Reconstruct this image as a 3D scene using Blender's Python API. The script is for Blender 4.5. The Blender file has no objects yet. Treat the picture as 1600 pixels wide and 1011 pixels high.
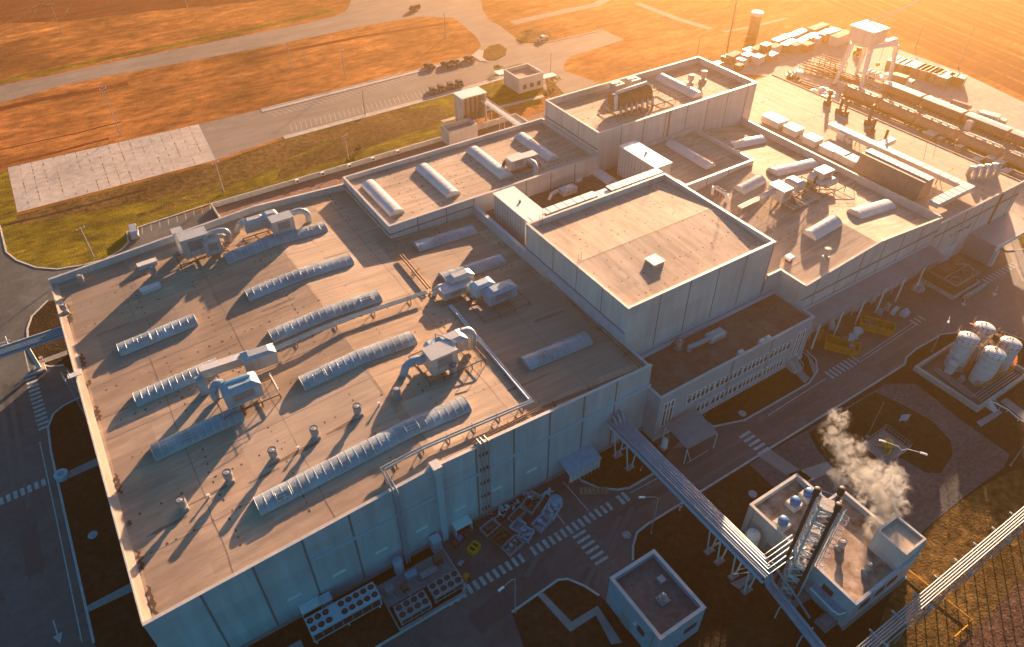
import bpy, math, random
from mathutils import Vector, Matrix
random.seed(7)
R = math.radians
SC = bpy.context.scene
COL = SC.collection
# ---------------------------------------------------------------- camera (metres; X along the long facade, Y away from the viewer)
H = 90.0
PITCH, ROLL, YAW, FPX = R(40.86), R(-0.316), R(32.73), 1134.0
_f = Vector((math.sin(YAW)*math.cos(PITCH), math.cos(YAW)*math.cos(PITCH), -math.sin(PITCH)))
_r0 = Vector((math.cos(YAW), -math.sin(YAW), 0)); _u0 = _r0.cross(_f)
_r = _r0*math.cos(ROLL)+_u0*math.sin(ROLL); _u = -_r0*math.sin(ROLL)+_u0*math.cos(ROLL)
def at(px, py, z=0.0):
    """survey point: where the sight line through a photo point meets height z"""
    d = _r*((px-800)/FPX)-_u*((py-500)/FPX)+_f
    return Vector((0, 0, H))+d*((z-H)/d.z)
cam = bpy.data.cameras.new("camera"); co = bpy.data.objects.new("camera", cam); COL.objects.link(co)
cam.sensor_width = 36; cam.lens = 36*FPX/1600; cam.shift_y = -5.5/1600; cam.clip_end = 4000; cam.clip_start = 1
co.matrix_world = Matrix(((_r.x, _u.x, -_f.x, 0), (_r.y, _u.y, -_f.y, 0), (_r.z, _u.z, -_f.z, H), (0, 0, 0, 1)))
SC.camera = co
# ---------------------------------------------------------------- light
SUN_AZ, SUN_EL = R(52.6), R(13.0)          # azimuth from +Y towards +X
SUN_STR, SKY_STR, EXPO, HAZE_D = 5.0, 0.05, 2.42, 0.00088
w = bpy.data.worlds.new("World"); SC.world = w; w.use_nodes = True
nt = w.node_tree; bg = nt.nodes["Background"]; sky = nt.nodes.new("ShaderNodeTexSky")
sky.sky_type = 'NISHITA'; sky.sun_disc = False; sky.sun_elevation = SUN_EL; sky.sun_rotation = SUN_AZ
sky.air_density = 1.0; sky.dust_density = 0.3; sky.ozone_density = 3.0
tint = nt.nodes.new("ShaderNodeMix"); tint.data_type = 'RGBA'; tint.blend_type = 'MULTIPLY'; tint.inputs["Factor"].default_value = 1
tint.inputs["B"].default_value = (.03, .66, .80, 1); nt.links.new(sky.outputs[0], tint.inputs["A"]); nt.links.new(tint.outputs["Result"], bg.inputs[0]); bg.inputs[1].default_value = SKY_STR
sl = bpy.data.lights.new("sun", 'SUN'); so = bpy.data.objects.new("sun", sl); COL.objects.link(so)
sl.energy = SUN_STR; sl.angle = R(0.5); sl.color = (1.0, 0.64, 0.38)
sd = Vector((math.sin(SUN_AZ)*math.cos(SUN_EL), math.cos(SUN_AZ)*math.cos(SUN_EL), math.sin(SUN_EL)))
so.rotation_euler = sd.to_track_quat('Z', 'Y').to_euler(); so.location = sd*300
SC.view_settings.view_transform = 'Standard'; SC.view_settings.look = 'None'; SC.view_settings.gamma = 1
SC.view_settings.exposure = EXPO
SC.cycles.max_bounces = 5; SC.cycles.volume_bounces = 0; SC.cycles.use_denoising = True
SC.cycles.transparent_max_bounces = 6; SC.cycles.volume_max_steps = 256
# ---------------------------------------------------------------- materials
def mat(name, col, rough=.7, metal=0, n=0.0, ns=1.0, col2=None, stretch=None, big=0.0, bs=.04, bump=0.0, bsc=8.0, spec=.4, panel=None, fine=0.0, fsc=1.2, fst=None):
    m = bpy.data.materials.new(name); m.use_nodes = True
    t = m.node_tree; b = t.nodes["Principled BSDF"]; L = t.links.new
    b.inputs["Roughness"].default_value = rough; b.inputs["Metallic"].default_value = metal
    b.inputs["Specular IOR Level"].default_value = spec
    c = (*col, 1); b.inputs["Base Color"].default_value = c
    m.diffuse_color = c
    if n or col2 or big or bump:
        g = t.nodes.new("ShaderNodeTexCoord"); mp = t.nodes.new("ShaderNodeMapping"); L(g.outputs["Object"], mp.inputs[0])
        if stretch: mp.inputs["Scale"].default_value = stretch
        no = t.nodes.new("ShaderNodeTexNoise"); no.inputs["Scale"].default_value = ns; no.inputs["Detail"].default_value = 6
        no.inputs["Roughness"].default_value = .65
        L(mp.outputs[0], no.inputs["Vector"])
        mx = t.nodes.new("ShaderNodeMix"); mx.data_type = 'RGBA'
        c2 = (*(col2 or tuple(max(0, x*(1-n)) for x in col)), 1)
        mr = t.nodes.new("ShaderNodeMapRange"); mr.inputs[1].default_value = .35; mr.inputs[2].default_value = .65
        L(no.outputs["Fac"], mr.inputs[0]); L(mr.outputs[0], mx.inputs["Factor"])
        mx.inputs["A"].default_value = c; mx.inputs["B"].default_value = c2
        out = mx.outputs["Result"]
        if big:
            n2 = t.nodes.new("ShaderNodeTexNoise"); n2.inputs["Scale"].default_value = bs; n2.inputs["Detail"].default_value = 4
            L(g.outputs["Object"], n2.inputs["Vector"])
            hv = t.nodes.new("ShaderNodeHueSaturation"); mr2 = t.nodes.new("ShaderNodeMapRange")
            mr2.inputs[1].default_value = .3; mr2.inputs[2].default_value = .7
            mr2.inputs[3].default_value = 1-big; mr2.inputs[4].default_value = 1+big
            L(n2.outputs["Fac"], mr2.inputs[0]); L(mr2.outputs[0], hv.inputs["Value"]); L(out, hv.inputs["Color"]); out = hv.outputs[0]
        if fine:
            n4 = t.nodes.new("ShaderNodeTexNoise"); n4.inputs["Scale"].default_value = fsc; n4.inputs["Detail"].default_value = 8; n4.inputs["Roughness"].default_value = .75
            if fst: mp4 = t.nodes.new("ShaderNodeMapping"); mp4.inputs["Scale"].default_value = fst; L(g.outputs["Object"], mp4.inputs[0]); L(mp4.outputs[0], n4.inputs["Vector"])
            else: L(g.outputs["Object"], n4.inputs["Vector"])
            h4 = t.nodes.new("ShaderNodeHueSaturation"); m4 = t.nodes.new("ShaderNodeMapRange"); m4.inputs[1].default_value = .36; m4.inputs[2].default_value = .64
            m4.inputs[3].default_value = 1-fine; m4.inputs[4].default_value = 1+fine; L(n4.outputs["Fac"], m4.inputs[0]); L(m4.outputs[0], h4.inputs["Value"]); L(out, h4.inputs["Color"]); out = h4.outputs[0]
        if panel:
            sn = t.nodes.new("ShaderNodeVectorMath"); sn.operation = 'SNAP'; sn.inputs[1].default_value = panel; L(g.outputs["Object"], sn.inputs[0])
            wn = t.nodes.new("ShaderNodeTexWhiteNoise"); wn.noise_dimensions = '3D'; L(sn.outputs[0], wn.inputs["Vector"])
            h2 = t.nodes.new("ShaderNodeHueSaturation"); m3 = t.nodes.new("ShaderNodeMapRange"); m3.inputs[3].default_value = .92; m3.inputs[4].default_value = 1.06
            L(wn.outputs["Value"], m3.inputs[0]); L(m3.outputs[0], h2.inputs["Value"]); L(out, h2.inputs["Color"]); out = h2.outputs[0]
        L(out, b.inputs["Base Color"])
        if bump:
            bn = t.nodes.new("ShaderNodeTexNoise"); bn.inputs["Scale"].default_value = bsc; bn.inputs["Detail"].default_value = 4
            L(g.outputs["Object"], bn.inputs["Vector"])
            bu = t.nodes.new("ShaderNodeBump"); bu.inputs["Strength"].default_value = bump; bu.inputs["Distance"].default_value = .3
            L(bn.outputs["Fac"], bu.inputs["Height"]); L(bu.outputs[0], b.inputs["Normal"])
    return m
M = dict(
 roofx=mat("roof_membrane", (.50,.385,.30), .8, 0, .30, .9, stretch=(.12,1.6,1), big=.22, bs=.06, panel=(9.3,1.9,50), spec=.2, fine=.16, fsc=.5, fst=(.3,1,1)),
 roofm=mat("brown_roof_membrane", (.42,.30,.215), .8, 0, .22, .9, stretch=(.12,1.6,1), big=.22, bs=.06, panel=(9.3,1.9,50), spec=.2, fine=.16, fsc=.5, fst=(.3,1,1)),
 officew=mat("office_render", (.36,.39,.42), .7, 0, .12, .5, stretch=(1,1,.15), big=.08, bs=.2, fine=.08, fsc=1),
 roofy=mat("roof_membrane_cross", (.52,.41,.32), .8, 0, .22, .9, stretch=(1.6,.12,1), big=.18, bs=.06, panel=(1.9,9.3,50), spec=.2, fine=.14, fsc=.5, fst=(1,.3,1)),
 roofd=mat("grey_roof_membrane", (.17,.165,.165), .85, 0, .25, .7, big=.2, bs=.08),
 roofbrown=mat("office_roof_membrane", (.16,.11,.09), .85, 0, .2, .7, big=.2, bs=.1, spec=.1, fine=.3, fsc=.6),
 stain=mat("roof_dirt", (.10,.055,.035), .9, 0, .4, 2.0),
 gravel_roof=mat("gravel_roof", (.10,.11,.115), .9, 0, .35, 3.0, big=.2, bs=.15, fine=.4, fsc=1.5),
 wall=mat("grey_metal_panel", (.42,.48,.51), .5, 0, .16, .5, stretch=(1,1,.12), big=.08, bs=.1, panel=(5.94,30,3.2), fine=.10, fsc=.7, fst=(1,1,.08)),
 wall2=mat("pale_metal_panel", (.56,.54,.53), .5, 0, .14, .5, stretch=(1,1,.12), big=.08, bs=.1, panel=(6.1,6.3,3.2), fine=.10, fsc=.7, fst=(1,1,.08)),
 joint=mat("panel_joint", (.16,.165,.18), .6),
 cap=mat("white_coping", (.52,.49,.47), .4, 0, .15, .5),
 bluegrey=mat("blue_grey_trim", (.40,.48,.54), .45),
 glass=mat("polycarbonate_glazing", (.33,.38,.41), .2, 0, .3, .35, big=.2, bs=.25, spec=.55, panel=(2.03,40,40)), pale_glazing=mat("milky_glazing", (.62,.59,.58), .22, 0, .15, .4, spec=.6),
 rib=mat("pale_skylight_rib", (.40,.43,.45), .4),
 metal=mat("galvanised_metal", (.46,.47,.48), .4, .25, .18, 2.0),
 steel=mat("painted_steel", (.33,.33,.34), .5, .2, .2, 2.0),
 rust=mat("brown_steel", (.19,.10,.065), .7, 0, .35, 2.0),
 dark=mat("black_grille", (.025,.027,.03), .6),
 white=mat("white_paint", (.74,.73,.71), .45, 0, .06, 1.0),
 white2=mat("weathered_white_paint", (.60,.58,.56), .5, 0, .18, 1.2),
 pipe=mat("silver_pipe_jacket", (.26,.35,.41), .4, .15, .2, .6),
 asphalt=mat("asphalt", (.085,.088,.086), .58, 0, .35, .5, stretch=(.5,1,1), big=.3, bs=.09, fine=.22, fsc=.8, spec=.5), patch=mat("asphalt_patch", (.060,.062,.062), .6, 0, .25, 1.2), wear=mat("worn_asphalt", (.11,.115,.112), .6, 0, .3, .8),
 asphalt2=mat("pale_worn_asphalt", (.21,.185,.17), .9, 0, .15, .4, stretch=(.15,1,1), big=.1, bs=.03, spec=.2, fine=.15, fsc=.25, fst=(.3,1,1)),
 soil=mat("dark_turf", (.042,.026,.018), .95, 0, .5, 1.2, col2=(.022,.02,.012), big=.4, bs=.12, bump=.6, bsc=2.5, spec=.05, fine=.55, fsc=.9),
 grass=mat("autumn_grass", (.15,.09,.03), .95, 0, .5, .8, col2=(.065,.04,.016), big=.45, bs=.07, bump=.6, bsc=3.2, spec=.05, fine=.5, fsc=.7), rough=mat("rough_ground", (.15,.085,.06), .95, 0, .5, 1.4, col2=(.06,.035,.028), big=.3, bs=.2, bump=.6, bsc=3.5, spec=.05, fine=.5, fsc=1.1),
 grass2=mat("yellow_grass", (.20,.155,.012), .95, 0, .5, .30, col2=(.075,.06,.012), stretch=(.35,1,1), big=.45, bs=.06, bump=.6, bsc=2.6, spec=.05, fine=.5, fsc=.6, fst=(.5,1,1)),
 field=mat("dry_grass", (.36,.15,.045), .95, 0, .5, .14, col2=(.19,.072,.023), stretch=(.28,1,1), big=.45, bs=.03, bump=.5, bsc=2.2, spec=.05, fine=.5, fsc=.42, fst=(.4,1,1)),
 plough=mat("ploughed_earth", (.17,.05,.02), .95, 0, .35, .3, stretch=(.1,1,1), big=.25, bs=.02, bump=.5, bsc=1.0, spec=.05, fine=.3, fsc=.4, fst=(.2,1,1)),
 stubble=mat("stubble_field", (.20,.095,.045), .95, 0, .4, .25, stretch=(.12,1.2,1), big=.3, bs=.03, bump=.6, bsc=1.0, spec=.05, fine=.4, fsc=.5, fst=(.2,1,1)),
 conc=mat("concrete", (.42,.39,.36), .85, 0, .15, .6, big=.12, bs=.1, spec=.2, fine=.15, fsc=.5),
 conc2=mat("grey_concrete", (.25,.255,.255), .85, 0, .2, .8, big=.15, bs=.15),
 gravel=mat("blue_grey_gravel", (.115,.12,.125), .95, 0, .4, 2.2, big=.25, bs=.12, bump=.5, bsc=5, spec=.1, fine=.3, fsc=1.6),
 redgravel=mat("red_chippings", (.26,.16,.13), .95, 0, .25, 1.5, big=.12, bs=.1, spec=.1, fine=.25, fsc=.8),
 kerb=mat("kerb_stone", (.48,.47,.45), .8, 0, .25, .8),
 line=mat("road_paint", (.48,.50,.49), .7, 0, .45, 1.5),
 orange=mat("orange_skip_paint", (.88,.25,.02), .55, 0, .3, 1.0, col2=(.6,.15,.02)),
 yellow=mat("yellow_paint", (.85,.36,.025), .5, 0, .2, 2.0),
 blue=mat("blue_plastic", (.03,.16,.36), .4),
 bluebin=mat("blue_grey_steel", (.26,.39,.48), .6, 0, .25, 1.5),
 rubber=mat("tyre_rubber", (.02,.02,.02), .8),
 carglass=mat("car_glass", (.02,.025,.03), .08),
 silver=mat("silver_car_paint", (.45,.46,.48), .3, .5),
 darkcar=mat("dark_car_paint", (.06,.05,.05), .3, .2),
 red=mat("red_paint", (.42,.05,.03), .5),
 black=mat("black_flue", (.03,.028,.027), .55),
 wagon=mat("dusty_wagon_steel", (.30,.22,.18), .65, 0, .25, .8),
 roofbh=mat("stained_roof", (.46,.37,.30), .85, 0, 0, .55, col2=(.17,.09,.06), big=.25, bs=.3),
 roofx2=mat("roof_repair", (.33,.245,.185), .8, 0, .25, .9, stretch=(.12,1.6,1), big=.15, bs=.1),
 roofx3=mat("pale_roof_repair", (.47,.35,.26), .8, 0, .25, .9, stretch=(.12,1.6,1), big=.15, bs=.1),
 drip=mat("dirt_trail", (.25,.175,.125), .85, 0, .4, 1.2),
 window=mat("window_glass", (.05,.055,.065), .1),
 leaf=mat("shrub_leaf", (.12,.11,.02), .9, 0, .4, 3),
 wood=mat("pale_timber", (.35,.22,.14), .8, 0, .25, 2.0),
)
# ---------------------------------------------------------------- mesh builder
class MB:
    def __init__(s): s.v = []; s.f = []; s.m = []; s.mats = []
    def mi(s, k):
        if k not in s.mats: s.mats.append(k)
        return s.mats.index(k)
    def add(s, vs, fs, k):
        o = len(s.v); s.v += [tuple(p) for p in vs]; i = s.mi(k)
        for f in fs: s.f.append([o+a for a in f]); s.m.append(i)
    def box(s, x0, x1, y0, y1, z0, z1, k):
        s.add([(x0,y0,z0),(x1,y0,z0),(x1,y1,z0),(x0,y1,z0),(x0,y0,z1),(x1,y0,z1),(x1,y1,z1),(x0,y1,z1)],
              [(0,3,2,1),(4,5,6,7),(0,1,5,4),(1,2,6,5),(2,3,7,6),(3,0,4,7)], k)
    def cbox(s, c, d, k, rz=0, taper=1.0):
        cx, cy, z0 = c; a, b, h = d[0]/2, d[1]/2, d[2]; cs, sn = math.cos(rz), math.sin(rz)
        P = lambda x, y, z: (cx+x*cs-y*sn, cy+x*sn+y*cs, z0+z)
        t = taper
        s.add([P(-a,-b,0),P(a,-b,0),P(a,b,0),P(-a,b,0),P(-a*t,-b*t,h),P(a*t,-b*t,h),P(a*t,b*t,h),P(-a*t,b*t,h)],
              [(0,3,2,1),(4,5,6,7),(0,1,5,4),(1,2,6,5),(2,3,7,6),(3,0,4,7)], k)
    def prism(s, pts, z0, z1, k, bottom=False):
        n = len(pts); A = sum(pts[i][0]*pts[(i+1)%n][1]-pts[(i+1)%n][0]*pts[i][1] for i in range(n))
        if A < 0: pts = pts[::-1]
        vs = [(p[0],p[1],z0) for p in pts]+[(p[0],p[1],z1) for p in pts]
        fs = [tuple(range(n, 2*n))]+[(i,(i+1)%n,n+(i+1)%n,n+i) for i in range(n)]
        if bottom: fs.append(tuple(range(n-1,-1,-1)))
        s.add(vs, fs, k)
    def sheet(s, pts, z, k):
        n = len(pts); A = sum(pts[i][0]*pts[(i+1)%n][1]-pts[(i+1)%n][0]*pts[i][1] for i in range(n))
        if A < 0: pts = pts[::-1]
        s.add([(p[0],p[1],z) for p in pts], [tuple(range(n))], k)
    def tube(s, pts, r, k, n=8, caps=True, r2=None):
        pts = [Vector(p) for p in pts]; vs = []; fs = []; N = len(pts); prev = None
        for i, p in enumerate(pts):
            d = (pts[min(i+1,N-1)]-pts[max(i-1,0)]).normalized()
            if prev is None:
                a = Vector((0,0,1)) if abs(d.z) < .95 else Vector((1,0,0)); x = d.cross(a).normalized()
            else: x = (prev-d*prev.dot(d)).normalized()
            prev = x; y = d.cross(x); rr = r if r2 is None else r+(r2-r)*i/(N-1)
            if 0 < i < N-1:
                c = (pts[i]-pts[i-1]).normalized().dot((pts[i+1]-pts[i]).normalized()); rr2 = 1/max(.7, math.sqrt(max(.0,(1+c)/2)))
            else: rr2 = 1
            for j in range(n):
                t = 2*math.pi*j/n; vs.append(p+(x*math.cos(t)+y*math.sin(t))*rr*(1+(rr2-1)*.5))
        for i in range(N-1):
            for j in range(n): fs.append((i*n+j, i*n+(j+1)%n, (i+1)*n+(j+1)%n, (i+1)*n+j))
        if caps: fs += [tuple(range(n-1,-1,-1)), tuple(range((N-1)*n, N*n))]
        s.add(vs, fs, k)
    def bar(s, a, b, t, k): s.tube([a, b], t*.7, k, 4)
    def cyl(s, c, r, h, k, n=16, r2=None): s.tube([c, (c[0],c[1],c[2]+h)], r, k, n, True, r2)
    def lathe(s, c, prof, k, n=20):
        vs = []; fs = []
        for (r, z) in prof:
            for j in range(n):
                t = 2*math.pi*j/n; vs.append((c[0]+r*math.cos(t), c[1]+r*math.sin(t), c[2]+z))
        for i in range(len(prof)-1):
            for j in range(n): fs.append((i*n+j, i*n+(j+1)%n, (i+1)*n+(j+1)%n, (i+1)*n+j))
        fs.append(tuple(range((len(prof)-1)*n, len(prof)*n)))
        s.add(vs, fs, k)
    def ring(s, c, R0, r, k, n=20, a0=0, a1=2*math.pi):
        full = abs(a1-a0-2*math.pi) < 1e-6
        s.tube([(c[0]+R0*math.cos(a0+(a1-a0)*i/n), c[1]+R0*math.sin(a0+(a1-a0)*i/n), c[2]) for i in range(n+1)], r, k, 4, not full)
    def build(s, name, parent=None, smooth=False):
        me = bpy.data.meshes.new(name); off = Vector((0,0,0)); p = parent
        while p is not None: off += p.location; p = p.parent
        me.from_pydata([tuple(Vector(v)-off) for v in s.v], [], s.f)
        for k in s.mats: me.materials.append(M[k])
        me.polygons.foreach_set("material_index", s.m)
        if smooth: me.polygons.foreach_set("use_smooth", [True]*len(s.f))
        me.update(); o = bpy.data.objects.new(name, me); COL.objects.link(o)
        if smooth:
            try: me.set_sharp_from_angle(angle=R(40))
            except Exception: pass
        if parent is not None: o.parent = parent
        return o
def tag(o, label=None, cat=None, group=None, kind=None):
    if label: o["label"] = label
    if cat: o["category"] = cat
    if group: o["group"] = group
    if kind: o["kind"] = kind
    return o
def thing(name, label, cat, loc=(0,0,0), group=None):
    o = bpy.data.objects.new(name, None); COL.objects.link(o); o.location = loc; o.empty_display_size = .5
    return tag(o, label, cat, group)
def structure(mb, name): return tag(mb.build(name), kind="structure")
def copy_tree(o, parent=None):
    c = o.copy(); COL.objects.link(c)
    if parent is not None: c.parent = parent
    for ch in [q for q in COL.objects if q.parent == o]: copy_tree(ch, c)
    return c
def dup(o, loc, rz=0.0, label=None, group=None):
    c = copy_tree(o); c.location = loc; c.rotation_euler = (0,0,rz)
    return tag(c, label, None, group)
def place(o, loc, rz=0.0): o.location = loc; o.rotation_euler = (0,0,rz); return o
ORD = "first second third fourth fifth sixth seventh eighth ninth tenth eleventh twelfth thirteenth fourteenth fifteenth sixteenth seventeenth eighteenth".split()
# ================================================================= SETTING
def P2(pts): return [tuple(at(*p)[:2]) for p in pts]
def ground(name, polys, z, k):
    mb = MB()
    for p in polys: mb.sheet(p, z, k)
    return structure(mb, name)
mb = MB(); mb.sheet([(-900,-900),(1500,-900),(1500,1500),(-900,1500)], 0, "field"); structure(mb, "ground")
# far fields
ground("ploughed_field", [P2([(-60,48),(0,37),(110,33),(221,19),(400,2),(470,-12),(400,-60),(-60,-60)]),
                          P2([(1225,-30),(1600,150),(1760,215),(1760,150),(1330,-30)])], .004, "plough")
ground("stubble_field", [P2([(1331,-30),(1760,148),(1760,20),(1420,-60)])], .004, "stubble")
# tarmac round the works, the junction and the far road
ground("asphalt", [[(-62,-70),(176,-70),(176,128),(60,128),(40,150),(20.3,159.2),(8,160),(-5,163),(-22,172),(-27,200),(-34,235),(-70,262)]], .006, "asphalt")
junction = P2([(-40,143),(0,134),(100,114),(200,92),(400,52),(480,36),(520,26),(540,18),(546,9),(548,0),(548,-25),(751,-25),(751,0),(754,15),(765,32),(781,40),
               (810,63),(836,68),(864,64),(941,46),(975,62),(890,89),(881,100),(880,110),(900,117),(939,131),(960,150),(900,190),(848,180),(858,150),(840,125),
               (790,118),(693,146.6),(443.7,213.5),(337,250),(310,194),(407,171),(737,87.5),(752,72),(745,58),(709,28),(657,26),(580,38.6),(503,55),(400,76),(283,98),(180,117),(87,136),(26,154),(-40,172)])
ground("road", [junction], .008, "asphalt2")
ground("concrete_slab", [P2([(12,262),(310,194),(337,250),(27,332)])], .012, "conc")
ground("yard", [P2([(1095,108),(1180,78),(1290,38),(1330,50),(1398,75),(1500,112),(1600,160),(1700,210),(1800,330),(1640,430),(1597,440),(1555,352),(1330,220),(1205,120)])], .010, "conc")
mb = MB()
a0, a1, b0, b1 = [Vector(p) for p in P2([(12,262),(310,194),(27,332),(337,250)])]
for i in range(1, 18):
    p, q = a0.lerp(a1, i/18), b0.lerp(b1, i/18); d = (q-p).normalized(); n = Vector((-d.y, d.x))*.07
    for u in range(12):
        if random.random() < .8: a_, b_ = p.lerp(q,u/12), p.lerp(q,(u+random.uniform(.5,1))/12); m_ = n*random.uniform(.5,2.6); mb.sheet([a_-m_, b_-m_*.7, b_+m_*.6, a_+m_], .016, "drip")
for t in (.25, .5, .75):
    p, q = a0.lerp(b0, t), a1.lerp(b1, t); d = (q-p).normalized(); n = Vector((-d.y, d.x))*.05
    for u in range(40):
        if random.random() < .7: a_, b_ = p.lerp(q,u/40), p.lerp(q,(u+random.uniform(.5,1))/40); m_ = n*random.uniform(.5,2.6); mb.sheet([a_-m_, b_-m_*.7, b_+m_*.6, a_+m_], .018, "drip")
structure(mb, "concrete_slab_joints")
# turf plots
def plot(name, polys, k, z=.09):
    mb = MB()
    for p in polys: mb.prism(p, .002, z, k)
    return structure(mb, name)
PL = {}
PL["verge"] = P2([(-30,352),(0,353),(2.5,363),(10,394),(26,407),(57,418.5),(90,421),(129,414.6),(165,405.6),(190,390),(200.6,378.6),(198,363),(216,355.5),(330.6,318),
                  (690,213.5),(720,195),(748,183),(800,160),(840,170),(850,150),(838,128),(800,122),(700,149),(443.7,217),(350,250),(337,254),(27,336),(12,266),(-20,275)])
plot("grass_verge", [PL["verge"]], "grass2", .06)
plot("red_gravel_strip", [[(20.2,126),(118,126),(118,158.2),(20.2,158.2)]], "redgravel", .08)
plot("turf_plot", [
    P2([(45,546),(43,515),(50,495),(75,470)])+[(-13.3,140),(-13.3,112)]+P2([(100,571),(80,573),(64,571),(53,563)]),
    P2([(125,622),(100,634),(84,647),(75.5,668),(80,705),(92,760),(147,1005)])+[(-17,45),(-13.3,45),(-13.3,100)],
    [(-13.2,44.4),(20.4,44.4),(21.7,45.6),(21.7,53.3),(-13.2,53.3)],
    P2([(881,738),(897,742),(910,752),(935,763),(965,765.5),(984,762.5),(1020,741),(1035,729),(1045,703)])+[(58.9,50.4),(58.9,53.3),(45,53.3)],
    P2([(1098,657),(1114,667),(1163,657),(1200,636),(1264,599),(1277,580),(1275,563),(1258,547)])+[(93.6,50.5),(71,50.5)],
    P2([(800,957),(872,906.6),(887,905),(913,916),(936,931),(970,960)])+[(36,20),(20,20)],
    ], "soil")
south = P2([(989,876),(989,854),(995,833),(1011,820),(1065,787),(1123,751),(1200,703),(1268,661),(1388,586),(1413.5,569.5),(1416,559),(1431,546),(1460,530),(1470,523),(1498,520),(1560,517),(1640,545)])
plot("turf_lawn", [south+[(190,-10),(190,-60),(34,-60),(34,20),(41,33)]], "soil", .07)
ground("gravel_lane", [P2([(1170,726),(1255,676),(1385,600),(1431,600),(1498,654),(1578,711),(1568,731),(1532,757),(1491,789),(1439,833),(1400,870),(1250,800)])], .082, "gravel")
ground("dry_lawn", [P2([(1360,1015),(1400,905),(1438,836),(1490,792),(1532,762),(1575,738),(1760,700),(1760,905),(1500,1015)])], .078, "grass")
ground("rough_ground", [P2([(1490,1015),(1600,905),(1760,800),(1900,1015)])], .083, "rough")
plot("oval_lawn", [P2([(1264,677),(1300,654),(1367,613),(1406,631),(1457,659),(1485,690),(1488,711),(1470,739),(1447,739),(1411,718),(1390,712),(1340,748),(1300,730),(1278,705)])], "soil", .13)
plot("sunny_verge", [P2([(1582,350),(1640,320),(1720,420),(1612,430)])], "grass2", .05)
# footpaths
ground("footpath", [P2([(55,566),(62,571),(106,555),(105,548)]), P2([(96,742),(100,752),(155,727),(152,716)]), P2([(135,948),(139,957),(207,925),(204,912)]),
    P2([(838,929),(849,927),(893,972),(934,947),(972,1005),(955,1008),(931,962),(891,988)]), P2([(1228,570),(1238,565),(1266,592),(1257,600)]),
    P2([(1253,550),(1262,553),(1279,578),(1272,590),(1262,560)]),
    P2([(1050,702),(1098,655),(1120,668),(1075,698)]), P2([(1571,352),(1581,350),(1612,430),(1598,432)]),
    P2([(1525,660),(1560,640),(1566,646),(1532,668)]), P2([(1562,628),(1572,622),(1612,652),(1605,662)]),
    P2([(1182,712),(1202,702),(1268,748),(1250,758)]), P2([(1230,742),(1292,722),(1305,735),(1250,760)]), P2([(1155,922),(1175,905),(1215,880),(1140,912)])], .135, "conc2")
# kerbs
mb = MB()
def strip(mb, pts, w, z0, z1, k, closed=False):
    pts = [Vector((p[0], p[1])) for p in pts]; n = len(pts); L = []; Rr = []
    for i in range(n):
        d = ((pts[min(i+1,n-1)]-pts[i]).normalized()+(pts[i]-pts[max(i-1,0)]).normalized()).normalized(); q = Vector((-d.y, d.x))*w/2
        L.append(pts[i]+q); Rr.append(pts[i]-q)
    vs = [(p.x,p.y,z) for z in (z0,z1) for S in (L,Rr) for p in S]; o = 2*n; fs = []
    for i in range(n-1):
        fs += [(o+n+i, o+n+i+1, o+i+1, o+i), (i, o+i, o+i+1, i+1), (n+i, n+i+1, o+n+i+1, o+n+i)]
    fs += [(0, n, o+n, o), (n-1, o+n-1, o+2*n-1, 2*n-1)]
    mb.add(vs, fs, k)
for pl in [PL["verge"][1:14], P2([(100,571),(80,573),(64,571),(53,563),(45,546),(43,515),(50,495),(75,470)]), P2([(125,622),(100,634),(84,647),(75.5,668),(80,705),(92,760),(147,1005)]),
           [(-13.2,44.4),(20.4,44.4),(21.7,45.6),(21.7,53.2)], P2([(897,742),(910,752),(935,763),(965,765.5),(984,762.5),(1020,741)]),
           P2([(1114,667),(1163,657),(1200,636),(1264,599),(1277,580),(1275,563),(1258,547)]), P2([(800,957),(872,906.6),(887,905),(913,916),(936,931)]),
           south, P2([(407.7,171),(737,87.5)]), P2([(443.7,213.5),(693,146.6),(790,118)]), P2([(1545,375),(1572,392),(1600,390)]), P2([(837,66),(864,65),(941,47)])]:
    strip(mb, pl, .32, .004, .15, "kerb")
structure(mb, "kerb")
mb = MB(); strip(mb, P2([(409,174),(738,90)]), 1.6, .004, .12, "conc"); strip(mb, P2([(444,216),(693,149),(790,121)]), 1.6, .004, .12, "conc"); structure(mb, "pavement")
# painted markings
mb = MB(); ZM = .012
def bars(a, b, n, ln, wd, z=ZM, ang=None, skip=()):
    A, B = Vector(at(*a)[:2]), Vector(at(*b)[:2]); d = (B-A).normalized(); q = Vector((-d.y, d.x)) if ang is None else Vector((math.cos(ang), math.sin(ang)))
    e = Vector((q.y, -q.x))
    for i in range(n):
        if i in skip: continue
        c = A.lerp(B, i/max(1,n-1)); mb.sheet([c-q*ln/2-e*wd/2, c+q*ln/2-e*wd/2, c+q*ln/2+e*wd/2, c-q*ln/2+e*wd/2], z, "line")
def lines(pts, wd=.16, z=ZM):
    p = [Vector(at(*a)[:2]) for a in pts]
    for A, B in zip(p, p[1:]):
        d = (B-A).normalized(); q = Vector((-d.y, d.x))*wd/2; mb.sheet([A-q, B-q, B+q, A+q], z, "line")
bars((47,585),(69,668), 14, 1.7, .55); bars((2,783),(68,754), 7, 1.5, .55)
bars((702,939),(952,791), 27, 1.45, .52, skip=(12,)); bars((970,781),(977.5,776), 2, 1.7, .62)
bars((905.5,834.6),(940,875.8), 6, 2.2, .45); bars((1164,679),(1193.6,704.5), 5, 2.4, .5); bars((1296,586),(1337,561.5), 8, 1.9, .5)
bars((1428,504),(1440,497), 3, 1.6, .4); bars((1540,439),(1590,410), 11, 1.5, .4)
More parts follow.
